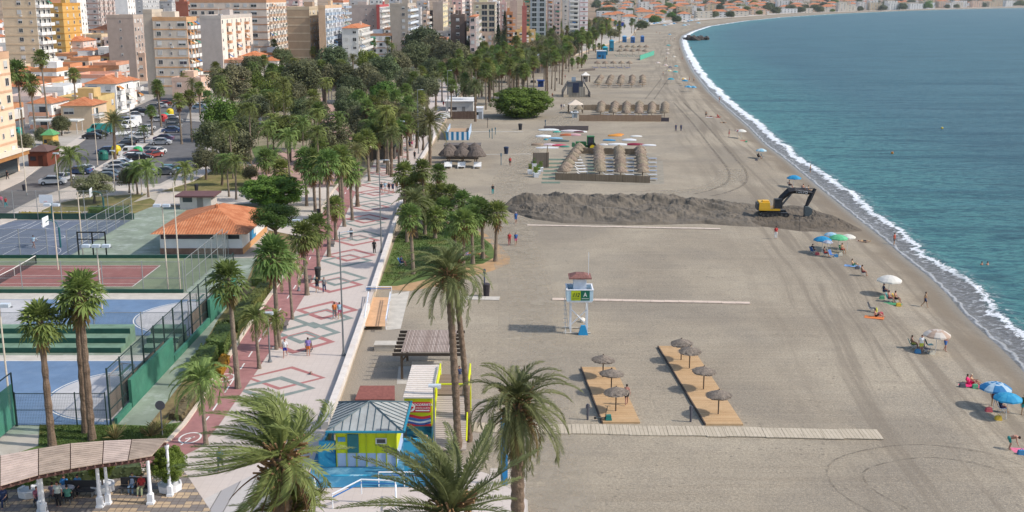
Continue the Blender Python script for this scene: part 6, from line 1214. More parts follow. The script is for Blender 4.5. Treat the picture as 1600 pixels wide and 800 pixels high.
def sunshade(p, kind, label, sc=1.0, h=2.3, group=None):
    th = thing('thatched_sunshade', label, 'sunshade', p, 0, group); link('pole', SPOLE, th, sc=(1, 1, h + .5)); o = link('thatch', ur.choice(TH_A if kind == 'a' else TH_B), th, (0, 0, h), ur.uniform(0, 6), (sc, sc, sc)); o.rotation_euler = (ur.uniform(-.06, .06), ur.uniform(-.06, .06), ur.uniform(0, 6)); return th
for i, (x, y) in enumerate([(942, 592), (955, 615), (962, 645)]): sunshade(G(x, y), 'a', 'grey thatched sunshade on the left wooden deck, %s from the back' % ordw(i), .64, 1.75)
for i, (x, y) in enumerate([(1064, 565), (1077, 578), (1099, 611), (1122, 650)]): sunshade(G(x, y), 'a', 'grey thatched sunshade on the right wooden deck, %s from the back' % ordw(i), .64, 1.75)
# row groups
def rows(tag_, cols_, n, kind, sc, h, group):
    for ci, ((xa, ya), (xb, yb)) in enumerate(cols_):
        a, b = G(xa, ya), G(xb, yb)
        for k in range(n): sunshade(a.lerp(b, k / (n - 1)), kind, 'thatched sunshade %s, %s from the front, %s column' % (tag_, ordw(k), ordw(ci)), sc, h, group)
rows('of the tractor enclosure', [((937, 277), (935, 242)), ((970, 279), (967, 243)), ((1004, 279), (1000, 243))], 8, 'b', .80, 1.35, 'sunshades by the tractor')
rows('of the leaning row by the tractor', [((881, 278), (905, 240))], 8, 'b', .82, 1.4, 'sunshades by the tractor')
rows('inside the long fence', [((938, 182), (940, 170)), ((958, 183), (961, 170)), ((978, 184), (979, 170)), ((998, 184), (999, 170)), ((1018, 184), (1019, 171)), ((1038, 184), (1039, 171))], 5, 'b', .85, 1.5, 'sunshades inside the long fence')
rows('of the far group', [((934, 136), (939, 127)), ((951, 137), (955, 127)), ((969, 137), (971, 127)), ((987, 137), (988, 127)), ((1004, 136), (1004, 127))], 4, 'b', .9, 1.7, 'far thatched sunshades')
for i in range(5):
    sunshade(G(933 + i * 12.6, 105), 'b', 'orange topped sunshade with blue beds, %s from the left' % ordw(i), 1.0, 1.9, 'orange sunshades')
    sunshade(G(968 + i * 10, 86 - (i % 2)), 'b', 'farther sunshade with green beds, front %s from the left' % ordw(i), 1.1, 2.2, 'farthest sunshades'); sunshade(G(971 + i * 9.6, 79), 'b', 'farther sunshade with green beds, rear %s from the left' % ordw(i), 1.2, 2.2, 'farthest sunshades')
# loungers
def lounger():
    th = thing('sun_lounger', 'l', 'sun lounger'); m = MB(); m.box(0, 0, .28, .62, 1.35, .06); m.add([(-.31, .67, .28), (.31, .67, .28), (.31, 1.2, .72), (-.31, 1.2, .72), (-.31, .67, .34), (.31, .67, .34), (.31, 1.17, .78), (-.31, 1.17, .78)], [(0, 3, 2, 1), (4, 5, 6, 7), (0, 1, 5, 4), (1, 2, 6, 5), (2, 3, 7, 6), (3, 0, 4, 7)]); m.build('bed', [cmat((.74, .74, .74), .6)], th)
    lg = MB().box(0, 0, 0, .06, .06, .28).mesh('leg', [cmat((.7, .7, .7), .5)])
    for x in (-.27, .27):
        for y in (-.6, .6): link('leg', lg, th, (x, y, 0))
    return Proto(th)
LG = lounger()
for k in range(8):
    y = 248 + k * 4.6; p = G(907, y); p.x = G(907, 262).x + (k % 2) * .1; LG.put(p, R(90) if 1 else 0, 'white sun lounger in the column beside the leaning thatch row, %s from the back' % ordw(k), 'white loungers by the tractor', sc=1.15)
for ci, x0 in enumerate((952, 984, 1020)):
    for k in range(6):
        p = G(x0, 250 + k * 6.4); LG.put(p, R(90), 'lounger with grey towel %s, %s from the back' % (('right of the first thatch column', 'right of the second thatch column', 'right of the third thatch column')[ci], ordw(k)), 'towelled loungers by the tractor', mats={'bed': cmat(((.3, .36, .48), (.5, .52, .55), (.25, .3, .4))[k % 3])})
for ci in range(4):
    for k in range(4): LG.put(G(948 + ci * 20, 174 + k * 3.6), R(90), 'lounger between the fenced sunshades, %s in gap %s' % (ordw(k), ordw(ci)), 'loungers inside the long fence', mats={'bed': cmat(((.45, .3, .12), (.5, .5, .5), (.2, .22, .3))[k % 3])})
for i in range(5):
    LG.put(G(931 + i * 12.6, 107), R(90), 'blue lounger under the orange sunshades, %s from the left' % ordw(i), 'blue loungers under orange sunshades', sc=1.6, mats={'bed': cmat((.04, .08, .3))})
    LG.put(G(966 + i * 10, 89), R(90), 'green lounger under the farthest sunshades, %s from the left' % ordw(i), 'green loungers', sc=1.8, mats={'bed': cmat((.05, .22, .2))})
    LG.put(G(934 + i * 17.6, 134 - 0), R(90), 'brown lounger under the far thatch group, %s from the left' % ordw(i), 'brown loungers', sc=1.6, mats={'bed': cmat((.3, .17, .08))})
# ------------------------------------------------------------------ beach furniture, decks, boats, machines
M_DECK = None
def plank_mat(nm, c, c2, w_, axis=0, gap=.012, dirt=None):
    m, n, b = new_mat(nm, .85, .2); L = n.links; tc = nd(n, 'ShaderNodeTexCoord'); sx = nd(n, 'ShaderNodeSeparateXYZ'); L.new(tc.outputs['Object'], sx.inputs[0])
    a = sx.outputs[axis]; q = math_(n, 'DIVIDE', a, w_); fl = math_(n, 'FLOOR', q); wn = nd(n, 'ShaderNodeTexWhiteNoise'); wn.noise_dimensions = '1D'; L.new(fl, wn.inputs['W'])
    col = mix(n, wn.outputs[0], c, c2); fr_ = math_(n, 'FRACT', q); e = math_(n, 'LESS_THAN', fr_, gap / w_ * 2.2); col = mix(n, e, col, tuple(v * .3 for v in c)); no = noise_(n, tc.outputs['Object'], 1.3, 5, .65); col = mix(n, rng(n, no, .45, .75, 0, .45), col, tuple(v * .65 for v in c))
    L.new(col, b.inputs['Base Color']); bp = nd(n, 'ShaderNodeBump'); bp.inputs['Distance'].default_value = .03; L.new(math_(n, 'SUBTRACT', 1, e), bp.inputs['Height']); L.new(bp.outputs[0], b.inputs['Normal']); return m
M_DECK = plank_mat('deck_wood', (.52, .33, .17), (.62, .42, .24), .14, 1); M_WALKW = plank_mat('walkway_wood', (.44, .375, .285), (.50, .43, .335), .3, 0, .01)
M_SLAT = plank_mat('weathered_slat', (.33, .25, .21), (.50, .41, .36), .13, 0, .02); M_CANE = plank_mat('cane_fence', (.33, .25, .17), (.42, .33, .24), .1, 0, .015)
def deck(pxs, label, h=.16, m_=None, nm='wooden_deck', cat='deck', edge=True):
    P = gp(pxs, 0); c = P[0].copy(); th = thing(nm, label, cat, c); b = MB().prism([(p.x - c.x, p.y - c.y) for p in P], .01, h); b.build('deck_boards', [m_ or M_DECK], th)
    if edge: m = MB(); w_strip(m, [P[0] - c + Vector((-.06, 0, 0)), P[-1] - c + Vector((-.06, 0, 0))], .1, 0, h + .03); m.build('deck_edge', [cmat((.08, .06, .05), .9)], th)
    return th
deck([(909, 576), (961, 576), (1000, 662), (942, 662)][::1], 'left wooden deck on the gravel sand with three thatched sunshades', .16)
deck([(1029, 543), (1080, 543), (1161, 665), (1103, 665)], 'right wooden deck on the gravel sand with four thatched sunshades', .16)
def walkway(a, b, wd_, label, segs, m_=None, jit=.08, z=0.02, th_=.06):
    p, q = G(*a), G(*b); th = thing('boardwalk', label, 'boardwalk', p); rr = random.Random(label); d = q - p; n = Vector((-d.y, d.x, 0)).normalized()
    for k in range(segs):
        u, v = p + d * (k / segs), p + d * ((k + .985) / segs); o_ = n * rr.uniform(-jit, jit); P = [u + o_ - n * wd_ / 2, v + o_ - n * wd_ / 2, v + o_ + n * wd_ / 2, u + o_ + n * wd_ / 2]
        MB().prism([(x.x - p.x, x.y - p.y) for x in P], z, z + th_).build('board_panel', [m_ or M_WALKW], th)
    return th
walkway((715, 668), (1376, 680), 1.9, 'long pale slatted boardwalk crossing the sand in front of the decks', 22)
walkway((863, 468), (1172, 474), .8, 'narrow boardwalk behind the lifeguard tower', 14, mat('pale_board', (.56, .45, .37), .9, .15, 1.5)); walkway((824, 352), (1126, 358), .7, 'thin boardwalk in front of the long sand heap', 12, mat('pale_board2', (.58, .48, .40), .9, .15, 1.5))
walkway((690, 206), (818, 206), .8, 'thin concrete strip beyond the striped enclosure', 6, M_CONC); walkway((712, 466), (781, 467), 1.4, 'short concrete pad by the litter bin behind the date palm', 3, M_CONC); walkway((745, 242), (830, 241), .6, 'thin strip beside the thatched bar', 4, M_CONC)
# slatted ramp by the lifeguard container, blue terrace
poly_sheet('slatted_path', [(-5.2, 77.5), (-1.3, 77.5), (-1.3, 86.5), (-5.2, 86.5)], .03, plank_mat('path_slats', (.40, .34, .29), (.48, .42, .36), .12, 1, .02))
poly_sheet('slatted_path', gp([(765, 790), (820, 790), (822, 732), (766, 732)], 0), .03, plank_mat('path_slats2', (.46, .40, .34), (.52, .46, .40), .3, 1, .02))
# ------------------------------------------------------------------ lifeguard hut group
M_YEL = mat('yellow_paint', (.58, .62, .01), .55, .08, .8, dirt=((.45, .46, .05), .8, .5)); M_LIL = mat('pale_blue_panel', (.42, .50, .66), .6, .08, 1); M_ZINC = mat('zinc_roof', (.33, .34, .33), .8, .2, .7, metal=.0, dirt=((.42, .46, .46), 1.2, .6)); M_SEAM = cmat((.07, .11, .13), .5)
def mural_mat():
    m, n, b = new_mat('sea_mural', .7, .2); L = n.links; tc = nd(n, 'ShaderNodeTexCoord'); P = tc.outputs['Object']; a = noise_(n, mapped(n, P, (.5, .5, 1.0)), 1, 3, .5, 1.2); c = mix(n, rng(n, a, .35, .5), (.015, .13, .27), (.05, .33, .5)); c = mix(n, rng(n, a, .56, .6), c, (.30, .50, .62)); a2 = noise_(n, mapped(n, P, (.3, .3, .5)), 1, 2); c = mix(n, rng(n, a2, .60, .64), c, (.50, .36, .30)); L.new(c, b.inputs['Base Color']); return m
M_MUR = mural_mat(); M_BTER = mat('blue_terrace', (.035, .165, .28), .8, .3, .5, dirt=((.22, .42, .52), .6, .8))
p0 = G(527, 729, .86); p1 = G(620, 729, .86); hutx = (p0.x + p1.x) / 2; huty = p0.y; hw = (p1.x - p0.x)
th = thing('lifeguard_hut', 'yellow green hut with grey hipped zinc roof and pale blue base', 'hut', (hutx, huty, .87))
D_ = 4.6; zt = ZT(huty, 671) - .87
MB().box(0, D_ / 2, .0, hw, D_, zt * .36).build('base_panel', [M_LIL], th); MB().box(0, D_ / 2, zt * .36, hw - .01, D_ - .01, zt * .64).build('wall', [M_YEL], th)
m = MB()
for k in range(7): MB().box(-hw / 2 + hw * k / 6, -.03, .0, .07, .05, zt).build('batten', [cmat((.45, .5, .02), .6)], th)
m = MB(); m.box(-hw * .22, -.05, zt * .38, .75, .07, zt * .5); m.build('door', [cmat((.03, .16, .17), .5)], th)
m = MB(); m.box(hw * .25, -.05, zt * .62, .75, .06, .42, mi=0); m.box(hw * .25, -.08, zt * .62 + .07, .58, .04, .28, mi=1); m.build('window', [M_FRAME, M_GLASS], th)
m = MB(); m.box(-hw * .41, -.05, zt * .68, .5, .04, .32); m.build('sign', [cmat((.1, .3, .5), .5)], th)
e = .6; m = MB(); W2 = hw / 2 + e; y0 = -e; y1 = D_ + e; rh = 1.15
V = [(-W2, y0, zt), (W2, y0, zt), (W2, y1, zt), (-W2, y1, zt), (-.0, D_ / 2, zt + rh), (.0, D_ / 2 + .01, zt + rh)]; m.add(V, [(0, 1, 4), (1, 2, 4), (2, 3, 4), (3, 0, 4), (3, 2, 1, 0)]); ro = m.build('roof', [M_ZINC], th)
m = MB(); top = Vector((0, D_ / 2, zt + rh + .02))
def seam(a): m.bar(a, top, .07)
for c in V[:4]: m.bar(Vector(c) + Vector((0, 0, .03)), top, .1)
for k in range(1, 10):
    f = k / 10
    for A, B in ((V[0], V[1]), (V[1], V[2]), (V[2], V[3]), (V[3], V[0])):
        a = Vector(A).lerp(Vector(B), f); mid = (Vector(A) + Vector(B)) / 2; g = 1 - abs(f - .5) * 2; up = mid.lerp(top, g * .97); b = a + (top - mid) * g * .97; m.bar(a + Vector((0, 0, .03)), b + Vector((0, 0, .03)), .045)
m.build('roof_seams', [M_SEAM], ro); m = MB(); w_strip(m, [Vector(V[0]), Vector(V[1])], .14, 0, .12); w_strip(m, [Vector(V[1]), Vector(V[2])], .14, 0, .12); m.build('gutter', [cmat((.02, .22, .32), .5)], th)
# mural wall and blue terrace
T1 = poly_sheet('blue_terrace', gp([(500, 688), (680, 688), (676, 760), (478, 762)], .86), .86, M_BTER)
for a, b, h, lab, m_ in ((G(500, 730, 0.8), G(525, 730, 0.8), 1.9, 'dark blue mural wall left of the yellow hut', M_MUR), (G(632, 742, .8), G(672, 742, .8), 2.6, 'sea mural wall right of the yellow hut below the red cross container', M_MUR), (G(500, 730, .8), G(520, 690, .8), 1.4, 'blue painted side wall between promenade parapet and hut', M_MUR)):
    m = MB(); w_strip(m, [Vector((0, 0, 0)), b - a], .2, 0, h); o = m.build('mural_wall', [m_]); o.location = a; tag(o, lab, 'wall')
m = MB(); a, b = G(488, 758, 0), G(672, 758, 0); w_strip(m, [Vector((0, 0, 0)), b - a], .2, 0, .9); o = m.build('terrace_wall', [M_MUR]); o.location = a + Vector((0, -.4, 0)); tag(o, 'low blue painted terrace wall above the ramp railing', 'wall')
poly_sheet('terrace_paving', [(-15, 52), (.9, 50), (.9, 66), (-6, 66.5), (-13, 67)], TZ + .012, mat('sandy_paving', (.42, .38, .33), .9, .2, .5, dirt=((.32, .29, .25), 1, .6)))
# railings
M_RW = cmat((.75, .77, .80), .4); M_RB = cmat((.03, .15, .42), .4)
def railing(pts, label, every=1.5, h=1.0, blue=True):
    c = Vector(pts[0]); P = [Vector(p) - c for p in pts]; th = thing('railing', label, 'railing', c); m = MB(); m.tube([p + Vector((0, 0, h)) for p in P], .05, 8); m.build('hand_rail', [M_RW], th)
    if blue: m = MB(); m.tube([p + Vector((0, 0, h - .22)) for p in P], .045, 8); m.build('lower_rail', [M_RB], th)
    me = MB().tube([(0, 0, 0), (0, 0, h)], .04, 6).mesh('post', [M_RW])
    for a, b in zip(P, P[1:]):
        n = max(1, round((b - a).length / every))
        for k in range(n): link('post', me, th, a + (b - a) * k / n)
    link('post', me, th, P[-1])
railing([G(520, 795, TZ), G(565, 772, TZ + .6), G(618, 774, TZ + .6)], 'white and blue ramp railing at the bottom below the blue terrace', 2.2); railing([G(592, 760, .86), G(672, 760, .86)], 'white railing along the blue terrace edge', 2); railing([G(619, 800, TZ), G(619, 778, TZ)], 'short white railing end at the bottom', 1.2, .9, False); railing([G(492, 768, TZ), G(495, 790, TZ)], 'short white rail left of the ramp', 1.2, .9)
railing([G(570, 512, .4), G(576, 470, .4)], 'white rail on the orange ramp, left side', 2.2); railing([G(603, 514, .4), G(610, 470, .4)], 'white rail on the orange ramp, right side', 2.2); railing([G(572, 462, .4), G(612, 462, .4)], 'white rail across the head of the orange ramp', 2)
# red cross container
def text(body, size, loc, parent, col, rot=(math.pi / 2, 0, 0), nm='lettering', ext=.008, align='CENTER', shear=0):
    cu = bpy.data.curves.new(nm, 'FONT'); cu.body = body; cu.size = size; cu.extrude = ext; cu.align_x = align; cu.align_y = 'CENTER'; cu.shear = shear; cu.offset = size * .012
    o = bpy.data.objects.new('t', cu); C.objects.link(o); bpy.context.view_layer.update(); me = bpy.data.meshes.new_from_object(o); bpy.data.objects.remove(o); me.materials.clear(); me.materials.append(col); r = link(nm, me, parent, loc); r.rotation_euler = rot; return r
pc0, pc1 = G(630, 705, 0), G(674, 705, 0); cw = pc1.x - pc0.x; cy = G(650, 692, 0).y; cz = ZT(cy, 666); czt = ZT(cy, 622)
th = thing('lifeguard_container', 'yellow first aid container with white ribbed roof and red cross sign', 'container', ((pc0.x + pc1.x) / 2, cy, 0)); D_ = 7.2; k_ = .98
MB().box(0, D_ / 2, cz, cw, D_, czt - cz).build('wall', [M_YEL], th); MB().box(0, D_ / 2, 0, cw * .9, D_ * .9, cz - .01).build('plinth', [M_MUR], th)
m = MB(); m.box(0, D_ / 2, czt + .003, cw + .15, D_ + .15, .1); ro = m.build('roof', [cmat((.66, .58, .52), .7)], th)
for k in range(16): MB().box(0, .25 + k * (D_ - .5) / 15, czt + .1, cw + .1, .12, .06).build('roof_rib', [cmat((.72, .66, .60), .7)], ro)
H_ = czt - cz; m = MB(); m.box(0, -.03, cz + H_ * .50, cw * .88, .05, H_ * .36); sg = m.build('sign_panel', [cmat((.55, .03, .06), .5)], th)
ccx = -cw * .27; ccz = cz + H_ * .68; rC = H_ * .15; m = MB(); m.tube([(ccx, -.06, ccz), (ccx, -.075, ccz)], rC, 24); m.build('white_disc', [cmat((.8, .8, .8), .5)], sg); m = MB(); m.box(ccx, -.085, ccz - rC * .62, rC * .42, .02, rC * 1.24); m.box(ccx, -.09, ccz - rC * .21, rC * 1.24, .02, rC * .42); m.build('red_cross', [cmat((.6, .02, .03), .5)], sg)
WT = cmat((.8, .8, .8), .5); text('SOCORRISTA', H_ * .115, (cw * .15, -.07, cz + H_ * .77), sg, WT); text('LIFEGUARD', H_ * .10, (cw * .14, -.07, cz + H_ * .65), sg, cmat((.7, .5, .5), .5)); m = MB(); m.box(cw * .15, -.065, cz + H_ * .55, cw * .5, .01, H_ * .035); m.build('small_print', [WT], sg)
# wave bands
def wave(zc, th_, col, ph, y=-.03):
    m = MB(); n = 24; v = []
    for i in range(n + 1):
        x = -cw * .44 + cw * .88 * i / n; z = zc + H_ * .05 * math.cos(i / n * 4.6 + ph) + H_ * .03 * (i / n); v += [(x, y, z - th_ / 2), (x, y, z + th_ / 2)]
    m.add(v, [(2 * i, 2 * i + 2, 2 * i + 3, 2 * i + 1) for i in range(n)]); m.build('wave_stripe', [col], th)
wave(cz + H_ * .33, H_ * .11, cmat((.5, .03, .05), .5), 0, -.012); wave(cz + H_ * .24, H_ * .10, cmat((.05, .14, .42), .5), 0, -.018); wave(cz + H_ * .17, H_ * .07, cmat((.6, .66, .75), .5), .5, -.024); wave(cz + H_ * .11, H_ * .07, cmat((.05, .1, .36), .5), .3, -.03); m = MB(); m.box(0, -.016, cz + .02, cw * .9, .02, H_ * .08); m.build('red_foot_stripe', [cmat((.5, .03, .05), .5)], th)
# yellow stair frame and deck at its right
th2 = thing('stair_platform', 'yellow railed timber platform right of the red cross container', 'platform', ((pc1.x + .05), cy, 0)); pw = 2.5
MB().box(pw / 2 + .1, 4.4, czt - .6, pw, 4.6, .12).build('platform_deck', [plank_mat('platform_boards', (.24, .17, .12), (.32, .24, .18), .14, 1)], th2)
m = MB()
for x in (.15, pw):
    for y in (1.9, 6.6): m.tube([(x, y, 0), (x, y, czt + .45)], .07, 6)
    m.tube([(x, 1.9, czt + .4), (x, 6.6, czt + .4)], .07, 6); m.tube([(x, 1.9, czt - .1), (x, 6.6, czt - .1)], .05, 6)
m.tube([(.15, 1.9, czt + .4), (pw, 1.9, czt + .4)], .07, 6); m.tube([(pw, 1.9, czt + .2), (pw, -1.8, .9)], .06, 6); m.tube([(.15, 1.9, czt + .2), (.15, -1.8, .9)], .06, 6)
m.build('rail_frame', [M_YEL], th2); m = MB(); m.add([(.1, -2, .3), (pw, -2, .3), (pw, 2, czt - .55), (.1, 2, czt - .55)], [(0, 1, 2, 3)]); m.add([(.1, -2, .24), (pw, -2, .24), (pw, 2, czt - .61), (.1, 2, czt - .61)], [(3, 2, 1, 0)]); m.build('ramp_boards', [plank_mat('ramp_boards', (.44, .37, .33), (.52, .45, .4), .14, 1)], th2)
# brown tile canopy and wooden pergola, stone bench
th = thing('brown_canopy', 'low shelter with flat reddish brown roof beside the yellow hut', 'shelter', G(583, 630, 0)); zt2 = ZT(G(583, 630, 0).y, 624); m = MB(); ww = G(600, 630).x - G(551, 630).x; m.add([(-ww / 2 - .2, 0, zt2), (ww / 2 + .5, 0, zt2), (ww / 2 + .3, 1.9, zt2 + .5), (-ww / 2, 1.9, zt2 + .5)], [(0, 1, 2, 3)]); m.add([(-ww / 2 - .2, 0, zt2 - .12), (ww / 2 + .5, 0, zt2 - .12), (ww / 2 + .3, 1.9, zt2 + .38), (-ww / 2, 1.9, zt2 + .38)], [(3, 2, 1, 0)]); m.add([(-ww / 2 - .2, 0, zt2), (ww / 2 + .5, 0, zt2), (ww / 2 + .5, 0, zt2 - .12), (-ww / 2 - .2, 0, zt2 - .12)], [(3, 2, 1, 0)]); m.build('roof', [mat('brown_felt', (.24, .09, .075), .9, .2, 4)], th)
m = MB(); m.box(0, .9, 0, ww - .4, 1.4, zt2 - .2); m.build('dark_cabin', [cmat((.07, .04, .035), .8)], th)
a, b = G(622, 592, 0), G(716, 592, 0); pgw = b.x - a.x; th = thing('wooden_pergola', 'brown timber pergola with slatted roof over a picnic table on the gravel', 'pergola', ((a.x + b.x) / 2, a.y, 0)); zf = ZT(a.y, 552)
for x in (-pgw / 2 + .35, pgw / 2 - .55):
    for y in (0, 5.0): o = MB().box(x, y, 0, .2, .2, zf).build('post', [M_WOODP], th)
m = MB()
for x in (-pgw / 2 + .35, pgw / 2 - .55): m.bar((x, 0, zf - .7), (x + .6, 0, zf), .12); m.bar((x, 0, zf - .7), (x, .6, zf), .12); 
m.build('brace', [M_WOODP], th)
for k in range(7): MB().box(0, -.7 + k * 1.1, zf + .001, pgw + .7, .14, .24).build('beam', [cmat((.06, .045, .035), .85)], th)
for k in range(3): MB().box(0, .55 + k * 2.15, zf + .245, pgw - .7, 2.1, .05).build('slat_roof', [M_SLAT], th)
th = thing('picnic_table', 'grey picnic table with benches under the timber pergola', 'table', G(667, 580, 0)); MB().box(0, 0, .72, 2.6, .8, .07).build('table_top', [M_CONC], th)
for y in (-.85, .85): MB().box(0, y, .42, 2.6, .35, .06).build('bench_seat', [M_CONC], th)
for x in (-.9, .9): MB().box(x, 0, 0, .12, 1.5, .72).build('leg', [M_CONC], th)
m = MB(); m.box(0, 0, 0, 2.0, 1.2, .55); m.box(0, 0, .552, 2.1, 1.3, .1); o = m.build('stone_bench', [M_CONC]); o.location = G(603, 546, 0); tag(o, 'pale square stone bench left of the timber pergola', 'bench')
poly_sheet('pergola_floor', gp([(620, 600), (690, 600), (690, 572), (623, 572)], 0), .014, M_CONC)
# blue sail post and grey post
m = MB(); m.box(0, 0, 0, .45, .16, 4.6); o = m.build('blue_banner_post', [cmat((.02, .22, .48), .5)]); o.location = G(788, 757, TZ); tag(o, 'upright bright blue banner board behind the drooping palm', 'banner')
# ------------------------------------------------------------------ lifeguard tower
p = G(905, 521, 0); th = thing('lifeguard_tower', 'white lifeguard tower on legs with green 112 sign and red tiled roof', 'lifeguard tower', p, 0, None, (.8, .8, .97)); TW = cmat((.72, .74, .78), .5)
zfl = 3.35; w2 = 1.05
for x in (-w2, w2 - .1):
    for y in (0, 2.0): MB().box(x, y, 0, .17, .17, zfl).build('leg', [TW], th)
m = MB(); m.bar((-w2, 0, .9), (w2 - .1, 0, zfl - .8), .09); m.bar((w2 - .1, .0, .9), (-w2, 0, zfl - .8), .09); m.bar((w2 - .1, 0, .9), (w2 - .1, 2, zfl - .6), .08); m.build('cross_brace', [TW], th)
m = MB(); m.box(0, 1, zfl, 3.0, 2.9, .12); m.build('platform', [TW], th)
m = MB()
for x, y, sx_, sy_ in ((0, -.42, 3.2, .08), (0, 2.42, 3.2, .08), (-1.56, 1, .08, 2.75), (1.56, 1, .08, 2.75)): m.box(x, y, zfl + .12, sx_, sy_, 1.1)
pn = m.build('parapet', [cmat((.50, .66, .76), .5)], th); m = MB()
for x, y, sx_, sy_ in ((0, -.42, 3.35, .16), (0, 2.42, 3.35, .16), (-1.56, 1, .16, 2.68), (1.56, 1, .16, 2.68)): m.box(x, y, zfl + 1.225, sx_, sy_, .09)
m.build('top_rail', [TW], th)
m = MB(); m.box(-.5, -.49, zfl + .2, 1.15, .03, 1.0); s1 = m.build('sign_panel', [cmat((.42, .50, .02), .5)], th); m = MB(); m.box(.63, -.49, zfl + .2, 1.1, .03, 1.0); s2 = m.build('sign_panel', [cmat((.01, .13, .08), .5)], th)
text('112', .58, (-.5, -.52, zfl + .75), s1, cmat((.03, .04, .02), .5), shear=.3); text('A', .62, (.63, -.52, zfl + .78), s2, cmat((.75, .78, .75), .5)); m = MB(); m.box(-.5, -.515, zfl + .36, .9, .01, .05); m.build('small_print', [cmat((.15, .2, .02), .5)], s1); m = MB(); m.box(.63, -.515, zfl + .36, .85, .01, .05); m.build('small_print', [cmat((.6, .65, .6), .5)], s2)
MB().box(.05, 1.2, zfl + .125, 1.55, 1.7, 2.15).build('cabin', [cmat((.66, .70, .78), .6)], th); m = MB(); m.box(.05, 1.2, zfl + 2.28, 2.75, 2.6, .12); m.box(.05, 1.2, zfl + 2.405, 2.5, 2.4, .3, taper=.4); m.build('roof', [mat('tower_tiles', (.21, .10, .085), .9, .45, 6)], th)
m = MB(); m.bar((-1.7, -.3, 0), (-1.75, 1.4, zfl + .1), .06); m.bar((-1.7 + .5, 2.6, 0), (-1.75, 1.8, zfl), .06); 
for k in range(8): m.bar((-1.95, -.25 + k * .2, .3 + k * .4), (-1.5, -.25 + k * .2, .3 + k * .4), .04)
m.build('ladder', [cmat((.5, .53, .55), .5)], th); m = MB(); m.tube([(1.1, 1.2, zfl + 2.5), (1.1, 1.2, zfl + 4.8)], .03, 5); m.build('flag_mast', [TW], th)
m = MB(); m.bar((-2.0, -.2, .1), (1.4, -.2, .1), .12); m.bar((-2, 2.1, .1), (1.4, 2.1, .1), .12); m.build('skid', [cmat((.5, .46, .4), .8)], th)
m = MB(); m.box(0, 0, 0, .95, .5, .95, taper=.45); o = m.build('blue_bag', [cmat((.02, .25, .5), .6)]); o.location = G(911, 523, 0); tag(o, 'bright blue folded cover leaning at the foot of the lifeguard tower', 'cover'); m = MB(); m.ball((0, 0, .2), .28, 10); o = m.build('beach_ball', [cmat((.75, .68, .58), .6)]); o.location = G(910, 503, 0); tag(o, 'pale ball on the sand beside the lifeguard tower', 'ball')
BAGC = [(.5, .1, .12), (.05, .2, .4), (.6, .55, .45), (.1, .1, .12), (.1, .35, .2), (.6, .4, .05)]
for i, (x, y, w) in enumerate([(1277, 398, 'left of the parasol cluster'), (1306, 401, 'under the green parasol'), (1313, 399, 'right of the green parasol'), (1340, 419, 'by the blue and white towel'), (1378, 466, 'in the shade of the white parasol'), (1404, 476, 'right of the green towel'), (1376, 492, 'on the orange towel side'), (1434, 550, 'left of the person in white'), (1456, 550, 'right of the person in white'), (1504, 601, 'beside the bright pink red towel'), (1524, 601, 'right of the bright pink red towel'), (1560, 652, 'under the bright blue parasol'), (1545, 640, 'under the striped parasol'), (1596, 706, 'beyond the pink towel at the edge'), (1246, 296, 'under the blue parasol beyond the excavator'), (1182, 249, 'beside the pale blue parasol'), (1166, 219, 'beside the red towel near the waves')]):
    o = MB().box(0, 0, 0, .55, .32, .34, taper=.75).tube([(-.15, 0, .3), (0, 0, .5), (.15, 0, .3)], .02, 5).build('beach_bag', [cmat(BAGC[i % 6], .8)]); o.location = gg(x, y); tag(o, 'small beach bag lying ' + w, 'bag')
# shower / info posts, bins, lone things on sand
def bin_(x, y, label, c=(.03, .03, .035), z=0, h=1.3, w_=.7):
    th = thing('litter_bin', label, 'bin', G(x, y, z)); m = MB(); m.lathe(0, 0, [(w_ * .38, 0), (w_ * .5, h * .85), (w_ * .52, h * .87)], 12); m.build('bin_body', [cmat(c, .6)], th); m = MB(); m.lathe(0, 0, [(w_ * .54, h * .87), (w_ * .54, h * .95), (w_ * .3, h), (0, h)], 12); m.build('lid', [cmat(tuple(v * 1.6 for v in c), .6)], th); return th
for a in [(760, 463, 'tall dark litter bin on the concrete pad by the signpost', (.03, .025, .03), 0, 1.5, .8), (813, 203, 'dark litter bin at the end of the concrete strip', (.03, .03, .035), 0, 1.6, 1.0), (791, 241, 'dark blue litter bin on the sand before the boats', (.02, .03, .06), 0, 1.6, 1.0), (497, 437, 'dark cylindrical litter bin on the promenade by the two walkers', (.03, .03, .03), TZ, 1.5, .7), (498, 341, 'dark litter bin under the promenade palms', (.03, .03, .03), TZ, 1.4, .6), (38, 300 - 2, 'small dark litter bin by the road edge', (.03, .03, .04), TZ, 1.1, .6), (307, 299, 'black litter bin on the park lawn edge', BLK, TZ, 1.2, .6), (564, 274, 'black litter bin beside the promenade lawn', BLK, TZ, 1.2, .6), (308, 297, 'dark bin left of the ficus', BLK, TZ, 1.1, .5)]: bin_(*a)
